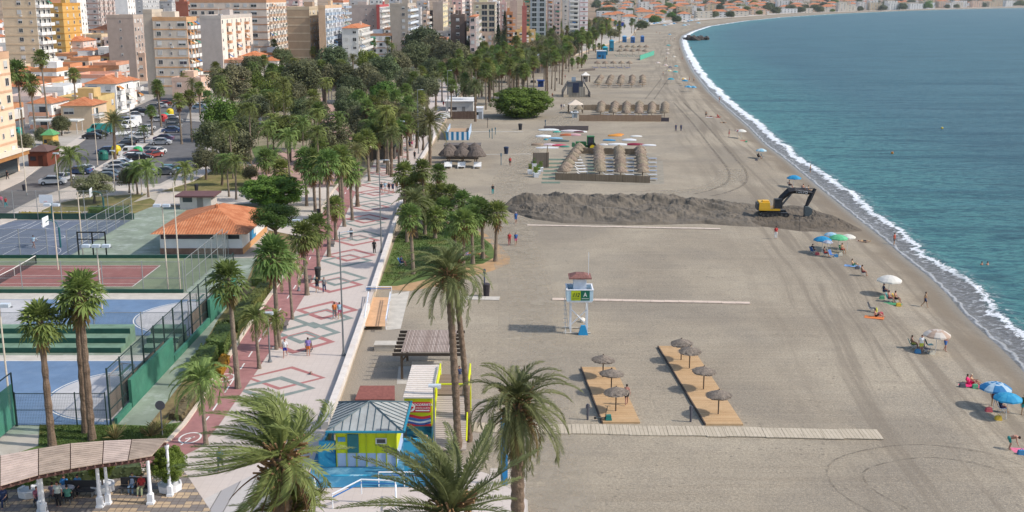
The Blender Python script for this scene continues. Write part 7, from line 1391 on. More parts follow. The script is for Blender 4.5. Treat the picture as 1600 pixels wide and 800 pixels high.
for x, y, ty, c, lab in ((757, 444, 420, (.05, .07, .12), 'dark blue sign post on the gravel behind the date palm'), (783, 258, 239, (.1, .16, .2), 'grey blue pole beside the thatched bar'), (918, 656, 631, (.08, .08, .1), 'short dark post left of the left deck'), (1079, 659, 634, (.08, .08, .1), 'short dark post left of the right deck'), (852, 200, 187, (.06, .1, .14), 'blue pole at the corner of the boat yard'), (762, 200, 184, (.15, .12, .1), 'thin pole on the concrete strip'), (765, 215, 202, (.08, .15, .17), 'green pole, left of the exercise poles'), (769, 217, 200, (.08, .15, .17), 'green pole, middle of the exercise poles'), (774, 210, 199, (.08, .15, .17), 'green pole, right of the exercise poles')):
    p = G(x, y, 0); h = ZT(p.y, ty); th = thing('post', lab, 'post', p); MB().tube([(0, 0, 0), (0, 0, h)], .09, 6).build('shaft', [cmat(c, .5)], th); MB().box(0, 0, h * .72, .3, .08, h * .24).build('plate', [cmat(tuple(v * 1.5 for v in c), .5)], th)
th = thing('kick_scooter', 'kick scooter with green bag parked on the left deck', 'scooter', G(945, 655, .17)); m = MB(); m.tube([(0, 0, .1), (.2, .1, 1.05)], .03, 6); m.bar((0, .1, 1.05), (.42, .1, 1.05), .04); m.box(-.35, 0, .08, .8, .16, .05); m.build('frame', [cmat((.05, .06, .06), .5)], th)
for x in (-.75, .05): m = MB(); m.tube([(x, -.03, .1), (x, .03, .1)], .1, 12); m.build('wheel', [cmat(BLK, .7)], th)
m = MB(); m.box(0, 0, 0, .5, .35, .42, taper=.7); o = m.build('bag', [cmat((.02, .18, .16), .8)]); o.location = G(951, 656, .17); tag(o, 'dark green bag next to the scooter on the left deck', 'bag')
m = MB(); m.lathe(0, 0, [(.12, 0), (.14, .35), (.05, .45), (.05, .55), (0, .56)], 10); o = m.build('bottle', [cmat((.6, .6, .08), .5)]); o.location = G(1369, 488, 0); tag(o, 'large yellow bottle standing by the orange towel', 'bottle')
th = thing('road_sign', 'round grey traffic sign seen from behind beside the lawn and slatted canopy', 'sign', G(254, 681, TZ)); hS = ZT(G(254, 681, TZ).y, 633) - TZ; MB().tube([(0, 0, 0), (0, 0, hS)], .05, 8).build('post', [M_GREYP], th); m = MB(); m.tube([(0, -.07, hS), (0, -.04, hS)], .36, 20); m.build('disc', [cmat((.13, .13, .14), .5)], th)
# ------------------------------------------------------------------ dug sand heap
def heap(label, top, bot, nu=240, nv=34, hmax=1.9, seed=2, trough=True):
    m = MB(); V = []
    for i in range(nu + 1):
        u = i / nu; x = top[0][0] + (top[-1][0] - top[0][0]) * u; ya = interp(top, x); yb = interp(bot, x); A, B = G(x, ya, 0), G(x, yb, 0)
        for j in range(nv + 1):
            v = j / nv; p = A.lerp(B, v); e = min(1, u * 12, (1 - u) * 9) ** .6; prof = math.sin(math.pi * v) ** .55
            if trough: prof *= (1.0 - .62 * math.exp(-((v - .5) / .09) ** 2)) * (1.05 if v < .5 else .85)
            q = Vector((p.x * .22, p.y * .22, seed)); nn = noise.fractal(q, 1.0, 2.0, 4); rid = 1 - abs(noise.noise(Vector((p.x * .33 + p.y * .35, p.y * .12, seed + 3)))) * 1.6; low = 1 - .75 * max(0, (u - .72) / .28)
            z = hmax * e * prof * low * max(.10, .42 + .55 * nn + .45 * rid) + (.15 * noise.noise(Vector((p.x * 1.3, p.y * 1.3, 0))) + .12 * noise.noise(Vector((p.x * 3, p.y * 3, 0)))) * e * prof; V.append((p.x, p.y, (max(z, 0) - .02 if 0 < j < nv else -.05) + min(0, ground_z(p.x, p.y))))
    m.add(V, [(i * (nv + 1) + j, i * (nv + 1) + j + 1, (i + 1) * (nv + 1) + j + 1, (i + 1) * (nv + 1) + j) for i in range(nu) for j in range(nv)]); o = m.build('sand_heap', [mat('dug_sand' if trough else 'dug_sand_wet', (.15, .126, .098) if trough else (.115, .092, .068), .95, .35, .5, bump=.9, bscale=2.2, dirt=((.075, .062, .05), .5, .6))]); return tag(o, label, 'sand heap')
heap('long double ridge of dark dug sand left of the excavator', [(786, 322), (800, 314), (850, 309), (905, 305), (960, 308), (1000, 312), (1060, 312), (1110, 316), (1160, 318), (1215, 322)], [(786, 326), (800, 333), (830, 342), (880, 349), (980, 352), (1100, 350), (1140, 353), (1180, 355), (1215, 352)])
heap('low spread of freshly dug brown sand under the excavator bucket', [(1165, 345), (1200, 322), (1240, 320), (1265, 322), (1290, 330), (1320, 340), (1348, 350)], [(1165, 352), (1200, 355), (1250, 362), (1290, 362), (1320, 358), (1348, 354)], 90, 18, .8, 7, False)
mb = MB()
def spline(P):
    Q = []
    for i in range(len(P) - 1):
        a, b, c, d = P[max(0, i - 1)], P[i], P[i + 1], P[min(len(P) - 1, i + 2)]
        for k in range(8): t = k / 8; Q.append(.5 * ((2 * b) + (c - a) * t + (2 * a - 5 * b + 4 * c - d) * t * t + (3 * b - a - 3 * c + d) * t ** 3))
    return Q
def track(pxs, off=1.1, wd_=.55):
    Q = spline([G(x, y, .03) for x, y in pxs])
    for s in (-1, 1):
        o_ = []
        for i, p in enumerate(Q): d = Q[min(i + 1, len(Q) - 1)] - Q[max(0, i - 1)]; d.z = 0; d.normalize(); o_.append(p + Vector((-d.y, d.x, 0)) * off * s)
        w_strip(mb, o_, wd_)
track([(1060, 160), (1085, 185), (1110, 215), (1135, 245), (1152, 268), (1150, 285), (1125, 298), (1095, 305)], 1.6, .5); track([(1015, 155), (1030, 135), (1040, 122)], 1.4, .4); track([(1395, 800), (1330, 760), (1330, 725), (1420, 705), (1520, 712), (1600, 735)], 1.2, .16)
def see_mat(nm, c, lo, hi, mx_, sc):
    tm, n, b = new_mat(nm, .95, .1); tr = nd(n, 'ShaderNodeBsdfTransparent'); ms = nd(n, 'ShaderNodeMixShader'); tc = nd(n, 'ShaderNodeTexCoord'); b.inputs['Base Color'].default_value = (*c, 1)
    n.links.new(rng(n, noise_(n, tc.outputs['Object'], sc, 5, .7), lo, hi, .05, mx_), ms.inputs[0]); n.links.new(tr.outputs[0], ms.inputs[1]); n.links.new(b.outputs[0], ms.inputs[2]); n.links.new(ms.outputs[0], n.nodes['Material Output'].inputs[0]); return tm
tag(mb.build('tyre_track', [see_mat('tyre_track', (.20, .17, .135), .35, .65, .55, .9)]), None, None, None, 'structure')
mb = MB()
for z, pts_, wd_ in ((.016, [(905, 150), (880, 190), (840, 220), (812, 262), (800, 300), (812, 380), (832, 450), (842, 560), (850, 690), (872, 820)], 4.5), (.02, [(1010, 300), (1090, 296), (1140, 282), (1150, 262)], 3.5)):
    for k in range(5): w_strip(mb, spline([G(x, y, z + k * .001) + Vector(((k - 2) * .8, (k - 2) * .3, 0)) for x, y in pts_]), wd_ * (1 - .12 * k))
tag(mb.build('sand_track', [see_mat('sand_track', (.46, .40, .315), .38, .62, .4, .5)]), None, None, None, 'structure')
# ------------------------------------------------------------------ excavator
p = G(1208, 341, 0); p.z = .32; th = thing('excavator', 'yellow tracked excavator with dark boom digging the sand', 'excavator', p, R(-4), None, .86); EY = mat('machine_yellow', (.72, .40, .02), .45, .08, 1, spec=.5); ED = mat('machine_dark', (.022, .022, .026), .5, .2, 2); 
for y in (-1.25, 1.25):
    m = MB(); pts = [(-2.2, .12), (-2.5, .5), (-2.2, .88), (2.2, .88), (2.5, .5), (2.2, .12)]; V = [(x, y - .3, z) for x, z in pts] + [(x, y + .3, z) for x, z in pts]; n_ = 6; m.add(V, [tuple(range(n_)), tuple(range(2 * n_ - 1, n_ - 1, -1))] + [(i, n_ + i, n_ + (i + 1) % n_, (i + 1) % n_) for i in range(n_)]); t = m.build('track', [ED], th); m = MB()
    for k in range(6): m.tube([(-1.9 + k * .76, y - .33, .42), (-1.9 + k * .76, y + .33, .42)], .2, 10)
    m.build('roller', [cmat((.08, .075, .07), .6)], t)
MB().box(0, 0, .9, 2.2, 2.2, .3).build('turntable', [ED], th)
m = MB(); m.box(-.9, 0, 1.2, 3.6, 2.8, .35); m.box(-1.75, 0, 1.552, 1.9, 2.8, 1.05, taper=.94); m.build('upper_body', [EY], th); MB().box(-2.75, 0, 1.25, .5, 2.7, 1.1, taper=.9).build('counterweight', [cmat((.06, .06, .065), .5)], th); MB().box(-1.5, -.3, 2.61, 1.1, 1.2, .22).build('engine_cover', [EY], th)
m = MB(); m.box(.55, -.85, 1.56, 1.4, 1.1, 1.55, taper=.88); cb = m.build('cab', [M_GLASS], th); m = MB()
for x in (-.12, 1.2):
    for y in (-1.38, -.33): m.bar((x, y, 1.56), (x * .92 + .04, y, 3.1), .1)
m.box(.55, -.85, 3.1, 1.35, 1.1, .1); m.build('cab_frame', [ED], cb)
def beam(pts, r, nm, mt, y0=.3, w_=.36):
    m = MB(); m.tube([(x, y0, z) for x, z in pts], r, 4); return m.build(nm, [mt], th)
bo = beam([(.5, 1.7), (1.3, 3.2), (2.5, 4.35), (3.4, 4.5), (6.6, 4.1)], [.42, .5, .6, .54, .34], 'boom', ED); ar = beam([(6.35, 4.0), (6.9, 4.85), (6.1, 3.1), (5.55, 1.7)][1:], [.28, .42, .26], 'arm', ED)
m = MB(); m.tube([(2.6, .3, 4.9), (6.5, .3, 4.9)], .09, 6); m.tube([(1.4, .0, 1.9), (2.9, .0, 3.9)], .1, 6); m.tube([(1.4, .6, 1.9), (2.9, .6, 3.9)], .1, 6); m.tube([(6.5, .3, 3.9), (5.5, .3, 2.3)], .07, 6); m.build('hydraulic_cylinder', [cmat((.1, .1, .11), .4)], th)
m = MB(); prof = [(5.3, 1.6), (5.9, 1.55), (6.55, 1.15), (6.45, .35), (5.9, -.15), (5.35, -.2), (5.25, .6)]; m.add([(x, -.45, z + .2) for x, z in prof] + [(x, 1.05, z + .2) for x, z in prof], [tuple(range(7)), tuple(range(13, 6, -1))] + [(i, 7 + i, 7 + (i + 1) % 7, (i + 1) % 7) for i in range(7)]); bk = m.build('bucket', [cmat((.09, .11, .12), .6)], th)
for k in range(5): MB().box(5.3, -.38 + k * .34, -.2, .1, .12, .25).build('bucket_tooth', [ED], bk)
text('VOLVO', .62, (4.6, -.085, 4.28), bo, cmat((.7, .7, .7), .5), rot=(math.pi / 2, R(7), 0))
# ------------------------------------------------------------------ tractor
p = G(917, 236, 0); th = thing('tractor', 'green farm tractor with yellow wheels behind the thatched rows', 'tractor', p, 0); TG = mat('tractor_green', (.02, .15, .035), .45, .1, 1, spec=.5); TY = cmat((.7, .5, .02), .5)
m = MB(); m.box(-1.3, 0, 1.1, 2.4, .95, .95, taper=.9); m.box(.2, 0, .8, 1.6, .8, .5); m.build('bonnet', [TG], th); m = MB(); m.box(.75, 0, 1.45, 1.5, 1.5, 1.6, taper=.9); cb = m.build('cab', [M_GLASS], th); MB().box(.75, 0, 3.06, 1.6, 1.6, .18).build('cab_roof', [TG], th); m = MB()
for x in (0.02, 1.48):
    for y in (-.74, .74): m.bar((x, y, 1.45), (x * .9 + .07, y * .9, 3.06), .12)
m.build('cab_frame', [TG], cb)
for x, y, r, w_ in ((1.1, -1.05, .95, .5), (1.1, 1.05, .95, .5), (-1.8, -.9, .62, .38), (-1.8, .9, .62, .38)):
    m = MB(); m.tube([(x, y - w_ / 2, r), (x, y + w_ / 2, r)], r, 20); wl = m.build('wheel', [cmat((.02, .02, .02), .8)], th); m = MB(); m.tube([(x, y - w_ / 2 - .02, r), (x, y + w_ / 2 + .02, r)], r * .58, 16); m.build('rim', [TY], wl)
m = MB(); m.box(2.6, 0, .5, 1.2, 1.6, .7, taper=.7); m.build('rear_implement', [cmat((.25, .18, .08), .7)], th); m = MB(); m.box(-2.9, 0, 1.0, .7, 1.9, .8, taper=.7); m.bar((-2.7, -.6, 1.3), (-.6, -.6, 1.7), .12); m.bar((-2.7, .6, 1.3), (-.6, .6, 1.7), .12); m.build('front_loader', [cmat((.03, .12, .05), .6)], th)
# ------------------------------------------------------------------ boats and kayaks
def boat(x, y, L_, wd_, c, label, rz=0, up=True, c2=None, nm='kayak', h=.38, cat='kayak'):
    L_ *= .66; wd_ *= .8
    th = thing(nm, label, cat, G(x, y, 0), rz); m = MB(); n = 12; V = []; sec = 8
    for i in range(n + 1):
        u = i / n; w_ = wd_ / 2 * math.sin(math.pi * (.03 + .94 * u)) ** .6; ris = h * .5 * (2 * abs(u - .5)) ** 3
        for k in range(sec):
            a = math.pi * k / (sec - 1); zz = (math.sin(a) * h) if up else (h - math.sin(a) * h); V.append(((u - .5) * L_, math.cos(a) * w_, zz * (.6 + .4 * math.sin(math.pi * u)) + .03 + ris * (0 if up else 1)))
    m.add(V, [(i * sec + k, i * sec + k + 1, (i + 1) * sec + k + 1, (i + 1) * sec + k) for i in range(n) for k in range(sec - 1)]); m.build('hull', [cmat(c, .4)], th)
    m = MB(); zz = h * .55 if not up else .1; V = [((i / 12 - .5) * L_ * .97, s * wd_ / 2 * .93 * math.sin(math.pi * (.03 + .94 * i / 12)) ** .6, zz) for i in range(13) for s in (-1, 1)]; m.add(V, [(2 * i, 2 * i + 2, 2 * i + 3, 2 * i + 1) for i in range(12)]); m.build('deck_panel', [cmat(c2 or tuple(v * .5 for v in c), .5)], th)
    return th
for a in [(858, 203, 8, 1.3, (.66, .70, .72), 'white and teal boat at the back of the boat yard', .05), (893, 205, 8, 1.4, (.70, .62, .62), 'long white and pink boat below the rope fence', -.15), (905, 206, 4, .9, (.14, .05, .06), 'small dark red boat beside the rope fence', -.1), (912, 206, 2.5, .7, (.7, .7, .7), 'small white board by the rope fence end', 0), (849, 213, 5.5, 1.8, (.68, .70, .72), 'white covered boat at the left of the boat yard', .1), (868, 216, 5, 1.0, (.25, .45, .6), 'light blue boat in front of the white covered one', 0), (886, 211, 5, 1.1, (.42, .12, .05), 'orange brown boat in the middle of the boat yard', .1), (898, 211, 4.5, 1.1, (.62, .35, .38), 'pink striped boat in the middle of the boat yard', -.1), (875, 220, 6.5, 1.9, (.10, .13, .12), 'dark green grey covered boat, widest in the yard', -.35), (840, 226, 4.2, 1.6, (.28, .20, .14), 'brown wooden boat at the left corner of the yard', .0), (858, 226, 4.5, 1.0, (.62, .50, .55), 'pale pink board beside the brown boat', 0), (874, 227, 4.8, 1.0, (.55, .06, .12), 'red kayak in the front row of the yard', -.05), (882, 229, 3.4, 1, (.05, .2, .16), 'green boat by the end of the leaning thatch row', 0), (855, 231, 7.5, .8, (.70, .71, .74), 'long white kayak on the front rack', 0), (870, 206, 3, .9, (.04, .3, .25), 'small green boat with a sail bag', .2), (853, 218, 1.6, .8, (.04, .28, .36), 'small teal tub between the boats', 0),
          (961, 212, 5.2, 1.2, (.66, .28, .05), 'bright orange boat on the open sand', 0), (967, 210, 3.6, 1.0, (.60, .22, .03), 'second orange boat touching the first', 0), (952, 219, 4.4, .8, (.06, .28, .5), 'blue kayak on the sand', -.15), (983, 219, 5, 1.1, (.66, .68, .72), 'white upturned boat in the middle of the sand', 0), (994, 213, 4.2, .9, (.68, .68, .66), 'white upturned boat farthest right at the back', 0), (965, 226, 6.5, 1.2, (.68, .70, .72), 'long white boat with teal stripe in the front row', -.02), (992, 226, 6.2, 1.2, (.24, .02, .05), 'dark crimson covered boat in the front row', -.03), (1014, 227, 4.8, 1.0, (.66, .66, .68), 'white slim boat at the right end of the front row', -.05), (943, 226, 3.0, .8, (.6, .6, .62), 'white board left of the long white boat', .0)]:
    boat(a[0], a[1] + 1, a[2], a[3], a[4], a[5], a[6], h=.5 if a[3] > 1 else .38)
# fences of the beach enclosures
def panel_fence(a, b, h, label, m_=None, z=0, every=2.5):
    p, q = G(*a, z), G(*b, z); d = q - p; an = math.atan2(d.y, d.x); th = thing('cane_fence', label, 'fence', p, an); L_ = d.length; n = max(1, round(L_ / every))
    for k in range(n): MB().box((k + .5) * L_ / n, 0, .02, L_ / n - .04, .06, h * (1 + .03 * ((k * 7) % 3))).build('cane_panel', [m_ or M_CANE], th)
    me = MB().box(0, .08, 0, .1, .1, h + .12).mesh('post', [M_WOODP])
    for k in range(n + 1): link('post', me, th, (k * L_ / n, 0, 0))
panel_fence((868, 281), (1015, 286), 1.2, 'cane fence along the near side of the tractor enclosure'); panel_fence((903, 240), (1008, 242), 1.2, 'cane fence at the back of the tractor enclosure'); panel_fence((905, 189), (1033, 190), 1.6, 'long cane fence in front of the fenced sunshades', plank_mat('cane_fence2', (.40, .27, .18), (.48, .34, .24), .1, 0, .015)); panel_fence((912, 172), (1030, 172), 1.5, 'cane fence behind the fenced sunshades'); panel_fence((1033, 190), (1045, 190), 1.0, 'dark end piece of the long cane fence', cmat((.06, .05, .06), .8))
panel_fence((833, 262), (857, 262), 2.9, 'tall cane screen hut wall, front side', plank_mat('cane_dark', (.22, .18, .15), (.3, .25, .2), .12, 0, .02)); panel_fence((855, 262), (856, 250), 2.9, 'tall cane screen hut wall, right side')
panel_fence((700, 186), (745, 186), 2.0, 'brown board fence of the beach restaurant', plank_mat('restaurant_boards', (.14, .09, .07), (.2, .14, .11), .15, 0, .02)); panel_fence((850, 204), (919, 204), 1.1, 'thin rail fence behind the boat yard', cmat((.12, .1, .1), .8), every=5)
m = MB()
for x0, x1, y0, y1 in ((868, 893, 243, 281),):
    pass
M_MAT = mat('green_mat', (.12, .17, .13), .9, .2, 1)
for k in range(7): y = 248 + k * 6; poly_sheet('beach_mat', gp([(852 - k * 1.0, y), (893 - k * 3, y), (893 - k * 3, y + 2.6), (852 - k * 1.0, y + 2.6)], 0), .015, M_MAT)
for k in range(6): y = 250 + k * 6; poly_sheet('beach_mat', gp([(918, y), (930, y), (930, y + 2.4), (918, y + 2.4)], 0), .015, M_MAT)
poly_sheet('raked_sand', gp([(868, 284), (893, 238), (1035, 240), (1038, 288), (1015, 290)], 0), .006, mat('raked_sand', (.27, .24, .19), .95, .2, .8))
for i, (x, y) in enumerate([(828, 272), (838, 277), (841, 273), (845, 268), (835, 262), (836, 276)]):
    th = thing('plant_pot', 'white square planter on the sand by the cane hut, %s of the cluster' % ordw(i), 'planter', G(x, y, 0)); MB().box(0, 0, 0, .8, .8, .8, taper=1.15).build('pot', [cmat((.75, .76, .78), .5)], th)
    m = MB(); rr = random.Random(i)
    for k in range(60): q = Vector((rr.uniform(-.3, .3), rr.uniform(-.3, .3), .8 + rr.uniform(0, 1.0))); m.add([q, q + Vector((.12, .03, .05)), q + Vector((.06, .1, .2)), q + Vector((-.08, .05, .12))], [(0, 1, 2, 3)])
    m.build('foliage', [L_BRIGHT], th)
# white tent kiosks
def tent(x, y, wpx, h, label, rc=(.74, .70, .64), z=0, posts=True, nm='tent'):
    p = G(x, y, z); s = (CAMH - z) / (y - YH) * wpx / 2; th = thing(nm, label, 'tent', p); m = MB(); m.lathe(0, 0, [(s * 1.3, h), (s * .7, h + .55), (.05, h + 1.3)], 4); o = m.build('roof', [cmat(rc, .8)], th); o.rotation_euler = (0, 0, R(45))
    if posts:
        for a in (-1, 1):
            for b in (-1, 1): MB().box(a * s * .85, b * s * .85, 0, .2, .2, h).build('post', [M_WOODP], th)
    return th
tent(899, 176, 26, 2.4, 'white peaked tent left of the fenced sunshades', (.66, .56, .46)); tent(915, 128, 15, 2.6, 'small white kiosk tent beyond the sports cage'); MB  # noqa
sunshade(G(904, 178), 'b', 'lone bushy thatched shade beside the white peaked tent', .9, 1.5); hut('white and blue drinks stand below the white peaked tent', 898, 184, 8, 1.3, (.6, .68, .74), (.7, .72, .74), z=0, flat=True, depth=1.2)
hut('white beach kiosk under the small tent roof', 915, 128, 8, 2.5, (.55, .5, .48), (.74, .72, .7), z=0, depth=3)
# sports cage on the beach
p0, p1 = G(880, 152, 0), G(922, 152, 0); th = thing('sports_cage', 'grey fenced beach sports cage with sloping sides and dark centre panel', 'sports cage', ((p0.x + p1.x) / 2, p0.y, 0)); s = (p1.x - p0.x) / 2; MB().box(0, 0, 0, s * 1.25, .15, 3.4).build('front_panel', [plank_mat('cage_slats', (.30, .27, .23), (.38, .35, .3), .5, 0, .05)], th); MB().box(0, 10, 0, s * 1.2, .15, 4.2).build('back_panel', [cmat((.16, .17, .19), .8)], th)
m = MB()
for y in (0, 5, 10): m.tube([(-s, y, 0), (-s, y, 1.5), (-s * .6, y, 4.6), (s * .6, y, 4.6), (s, y, 1.5), (s, y, 0)], .1, 6)
for x, z in ((-s, 1.5), (s, 1.5), (-s * .6, 4.6), (s * .6, 4.6), (-s, 0.1), (s, .1)): m.tube([(x, 0, z), (x, 10, z)], .09, 6)
m.build('frame', [cmat((.05, .055, .07), .6)], th); m = MB()
for q in (-1, 1): m.add([(q * s, 0, 0), (q * s, 10, 0), (q * s, 10, 1.5), (q * s, 0, 1.5)], [(0, 1, 2, 3)]); m.add([(q * s, 0, 1.5), (q * s, 10, 1.5), (q * s * .6, 10, 4.6), (q * s * .6, 0, 4.6)], [(0, 1, 2, 3)])
m.build('side_net', [net_material('cage_net', (.12, .12, .14), .028)], th); MB().box(-.3, -.2, 1.5, s * .45, .1, 3.2).build('banner', [cmat((.02, .03, .07), .6)], th); MB().box(-.5, 10.2, 4.3, s * .32, .1, 1.6).build('backboard', [cmat((.35, .42, .5), .6)], th)
# thatched bar by the promenade, striped enclosure, restaurants
M_TH3 = mat('thatch_dark', (.13, .105, .09), .95, .4, 3, bump=.9, bscale=10); BIGT = [thatch_mesh(30 + i, 1.75, 1.7, M_TH3, 1.6, n=26, dome=1) for i in range(2)]
for i, (x, y, s) in enumerate([(700, 255, 1.0), (722, 255, 1.05), (745, 256, 1.05), (703, 249, .9), (724, 247, .95), (742, 248, .95)]):
    th = thing('thatched_bar_roof', 'dark dome of thatch of the beach bar, %s row %s from the left' % ('front' if i < 3 else 'rear', ordw(i % 3)), 'bar canopy', G(x, y + 5, 0)); link('pole', SPOLE, th, sc=(1.8, 1.8, 3.2)); link('thatch', BIGT[i % 2], th, (0, 0, 2.3), i, (s, s, .9))
th = thing('beach_bar', 'dark flat roofed beach bar behind the thatched domes', 'bar', G(722, 250, 0)); MB().box(0, 3, 0, 6.5, 4, 2.6).build('wall', [cmat((.05, .045, .04), .8)], th); MB().box(0, 3, 2.6, 7.5, 4, .3).build('roof', [cmat((.14, .12, .11), .8)], th)
for i, x in enumerate((700, 721, 746)): LG.put(G(x, 263), 0, 'white square bed in front of the thatched bar, %s from the left' % ordw(i), 'white beds of the thatched bar', sc=(2.4, 1, 1.4))
a, b = G(697, 219, 0), G(732, 219, 0); th = thing('striped_enclosure', 'blue and white striped beach enclosure open at the top', 'enclosure', a); Ls = b.x - a.x
def stripe(nm, axis):
    m, n, bb = new_mat(nm, .8, .2); tc = nd(n, 'ShaderNodeTexCoord'); sx = nd(n, 'ShaderNodeSeparateXYZ'); n.links.new(tc.outputs['Object'], sx.inputs[0]); f = math_(n, 'GREATER_THAN', math_(n, 'FRACT', math_(n, 'MULTIPLY', sx.outputs[axis], .85)), .5); n.links.new(mix(n, f, (.03, .20, .40), (.72, .74, .78)), bb.inputs['Base Color']); return m
MB().box(Ls / 2, 0, 0, Ls, .08, 1.9).build('striped_wall', [stripe('stripes_x', 0)], th); o = MB().box(Ls, 9, 0, .08, 17.8, 1.9).build('striped_wall', [stripe('stripes_y', 1)], th); MB().box(0, 9, 0, .08, 17.8, 1.9).build('striped_wall', [stripe('stripes_y2', 1)], th); MB().box(Ls / 2, 12, .9, Ls - .3, 7, .1).build('inner_roof', [cmat((.40, .27, .17), .85)], th)
th = hut('white beach restaurant with dark glazed terrace behind the board fence', 718, 178, 44, 3.4, (.52, .50, .48), (.66, .64, .62), z=0, depth=12, flat=True, nm='beach_restaurant', cat='restaurant'); hut('small white shed at the right end of the board fence', 749, 186, 12, 2.8, (.68, .7, .74), (.7, .7, .72), z=0, depth=4, flat=True, ov=.1)
hut('red roofed open beach kiosk on the far sand', 836, 114, 30, 3.0, (.30, .26, .24), (.30, .10, .08), z=0, depth=9, roofh=1.3, ov=1); hut('blue sports box with sign on the far sand', 845, 136, 9, 2.2, (.02, .06, .25), (.03, .08, .3), z=0, flat=True, depth=3); hut('pale yellow house at the promenade beyond the palms', 838, 100, 18, 4, (.62, .54, .42), (.55, .6, .66), depth=10, flat=True); hut('blue and white changing cabins on the far beach', 940, 92, 14, 4, (.03, .2, .42), (.6, .65, .7), z=0, depth=5, flat=True)
hut('deep blue roofed beach kiosk in the distance', 963, 42, 24, 5, (.02, .06, .30), (.5, .25, .18), z=0, depth=14, flat=True); hut('small blue lifeguard stand in the distance', 976, 66, 6, 4, (.04, .18, .42), (.2, .4, .6), z=0, depth=4); hut('middle small blue stand in the distance', 989, 67, 6, 4, (.03, .12, .34), (.2, .3, .5), z=0, depth=4); hut('right small blue stand in the distance', 1004, 66, 5, 4, (.03, .12, .34), (.1, .2, .4), z=0, depth=4); hut('teal tent roof among the far sunshades, left', 946, 86, 7, 4, (.03, .25, .33), (.03, .3, .4), z=0, depth=6); hut('teal tent roof among the far sunshades, right', 956, 80, 6, 6, (.03, .22, .35), (.03, .25, .4), z=0, depth=6)
hut('long white and navy beach club building at the end of the beach', 1023, 27, 44, 6, (.6, .62, .64), (.04, .07, .14), z=0, depth=30, flat=True, nm='beach_club', cat='building'); panel_fence((1000, 94), (1022, 86), 2.4, 'slanting green and white windbreak on the far beach', cmat((.08, .35, .25), .8)); panel_fence((905, 112), (930, 110), 1.0, 'low dark fence by the far palms', cmat((.12, .1, .09), .8)); panel_fence((902, 58), (935, 58), 1.6, 'low brown wall below the far dark bushes', cmat((.3, .26, .2), .9))
for i in range(26):
    x = 1000 + (i * 37 % 95); y = 33 + (i * 17 % 12); parasol(G(x, y, 0), (CB, CW_, (.3, .3, .34), CB2)[i % 4], (.5, .5, .52), 'tiny far parasol of the distant beach club, %s of the scatter' % ordw(i), 2.6, 3, group='far beach club parasols')
th = thing('green_awning_restaurant', 'restaurant terrace with dark green awning beside the promenade', 'restaurant', G(600, 250, TZ)); m = MB(); m.add([(-4.5, 0, 3.0), (2.2, 0, 2.6), (2.6, 16, 2.6), (-4, 16, 3.9)], [(0, 1, 2, 3)]); m.add([(-4.5, 0, 2.9), (2.2, 0, 2.5), (2.6, 16, 2.5), (-4, 16, 3.8)], [(3, 2, 1, 0)]); m.build('awning', [cmat((.018, .028, .028), .8)], th); MB().box(-1, 8, 0, 6, 14, 2.3).build('wall', [cmat((.08, .07, .06), .8)], th)
tent(549, 252, 20, 2.6, 'beige market umbrella beside the dark awning, left', (.42, .34, .27), TZ); tent(572, 252, 22, 2.6, 'beige market umbrella beside the dark awning, right', (.46, .38, .30), TZ); tent(790, 98, 24, 3, 'white awning roof on the promenade among the palms', (.7, .68, .7), TZ); tent(812, 88, 16, 3, 'pale blue awning behind the white promenade awning', (.5, .6, .72), TZ); tent(725, 125, 26, 3, 'white flat awning left of the tall palms', (.68, .66, .64), TZ)
m = MB(); m.box(0, 0, .9, 2.2, .7, .9, taper=.8); o = m.build('play_frame', [cmat(BLK, .6)]); o.location = G(833, 133, 0); tag(o, 'dark swing frame on the far sand', 'swing')
# rocks of the groyne
rk = MB(); rr = random.Random(4)
for i in range(16):
    x = 1072 + i * 2.0; p = G(x, 62.5 + rr.uniform(-.8, .8), SEA); r_ = rr.uniform(1.6, 3.2); m = MB(); m.ball((0, 0, 0), 1, 8); m.v = [tuple(Vector(v) * (1 + .35 * noise.noise(Vector(v) * 1.7 + Vector((i, 0, 0))))) for v in m.v]; o = m.build('rock', [mat('dark_rock', (.07, .06, .055), .9, .4, 1)]); o.location = p + Vector((0, 0, .3)); o.scale = (r_ * 1.3, r_ * 1.8, r_ * .8); o.rotation_euler = (rr.random(), 0, rr.random() * 6); tag(o, 'dark boulder of the small groyne, %s from the sand' % ordw(i), 'rock', 'boulders of the groyne')
for i, (x, y) in enumerate(((1472, 201), (1394, 240))):
    th = thing('buoy', 'small %s buoy floating in the sea' % ('yellow' if i == 0 else 'orange'), 'buoy', G(x, y, SEA)); MB().ball((0, 0, .15), .3, 10).build('float', [cmat((.7, .5, .05) if i == 0 else (.6, .25, .05), .5)], th)
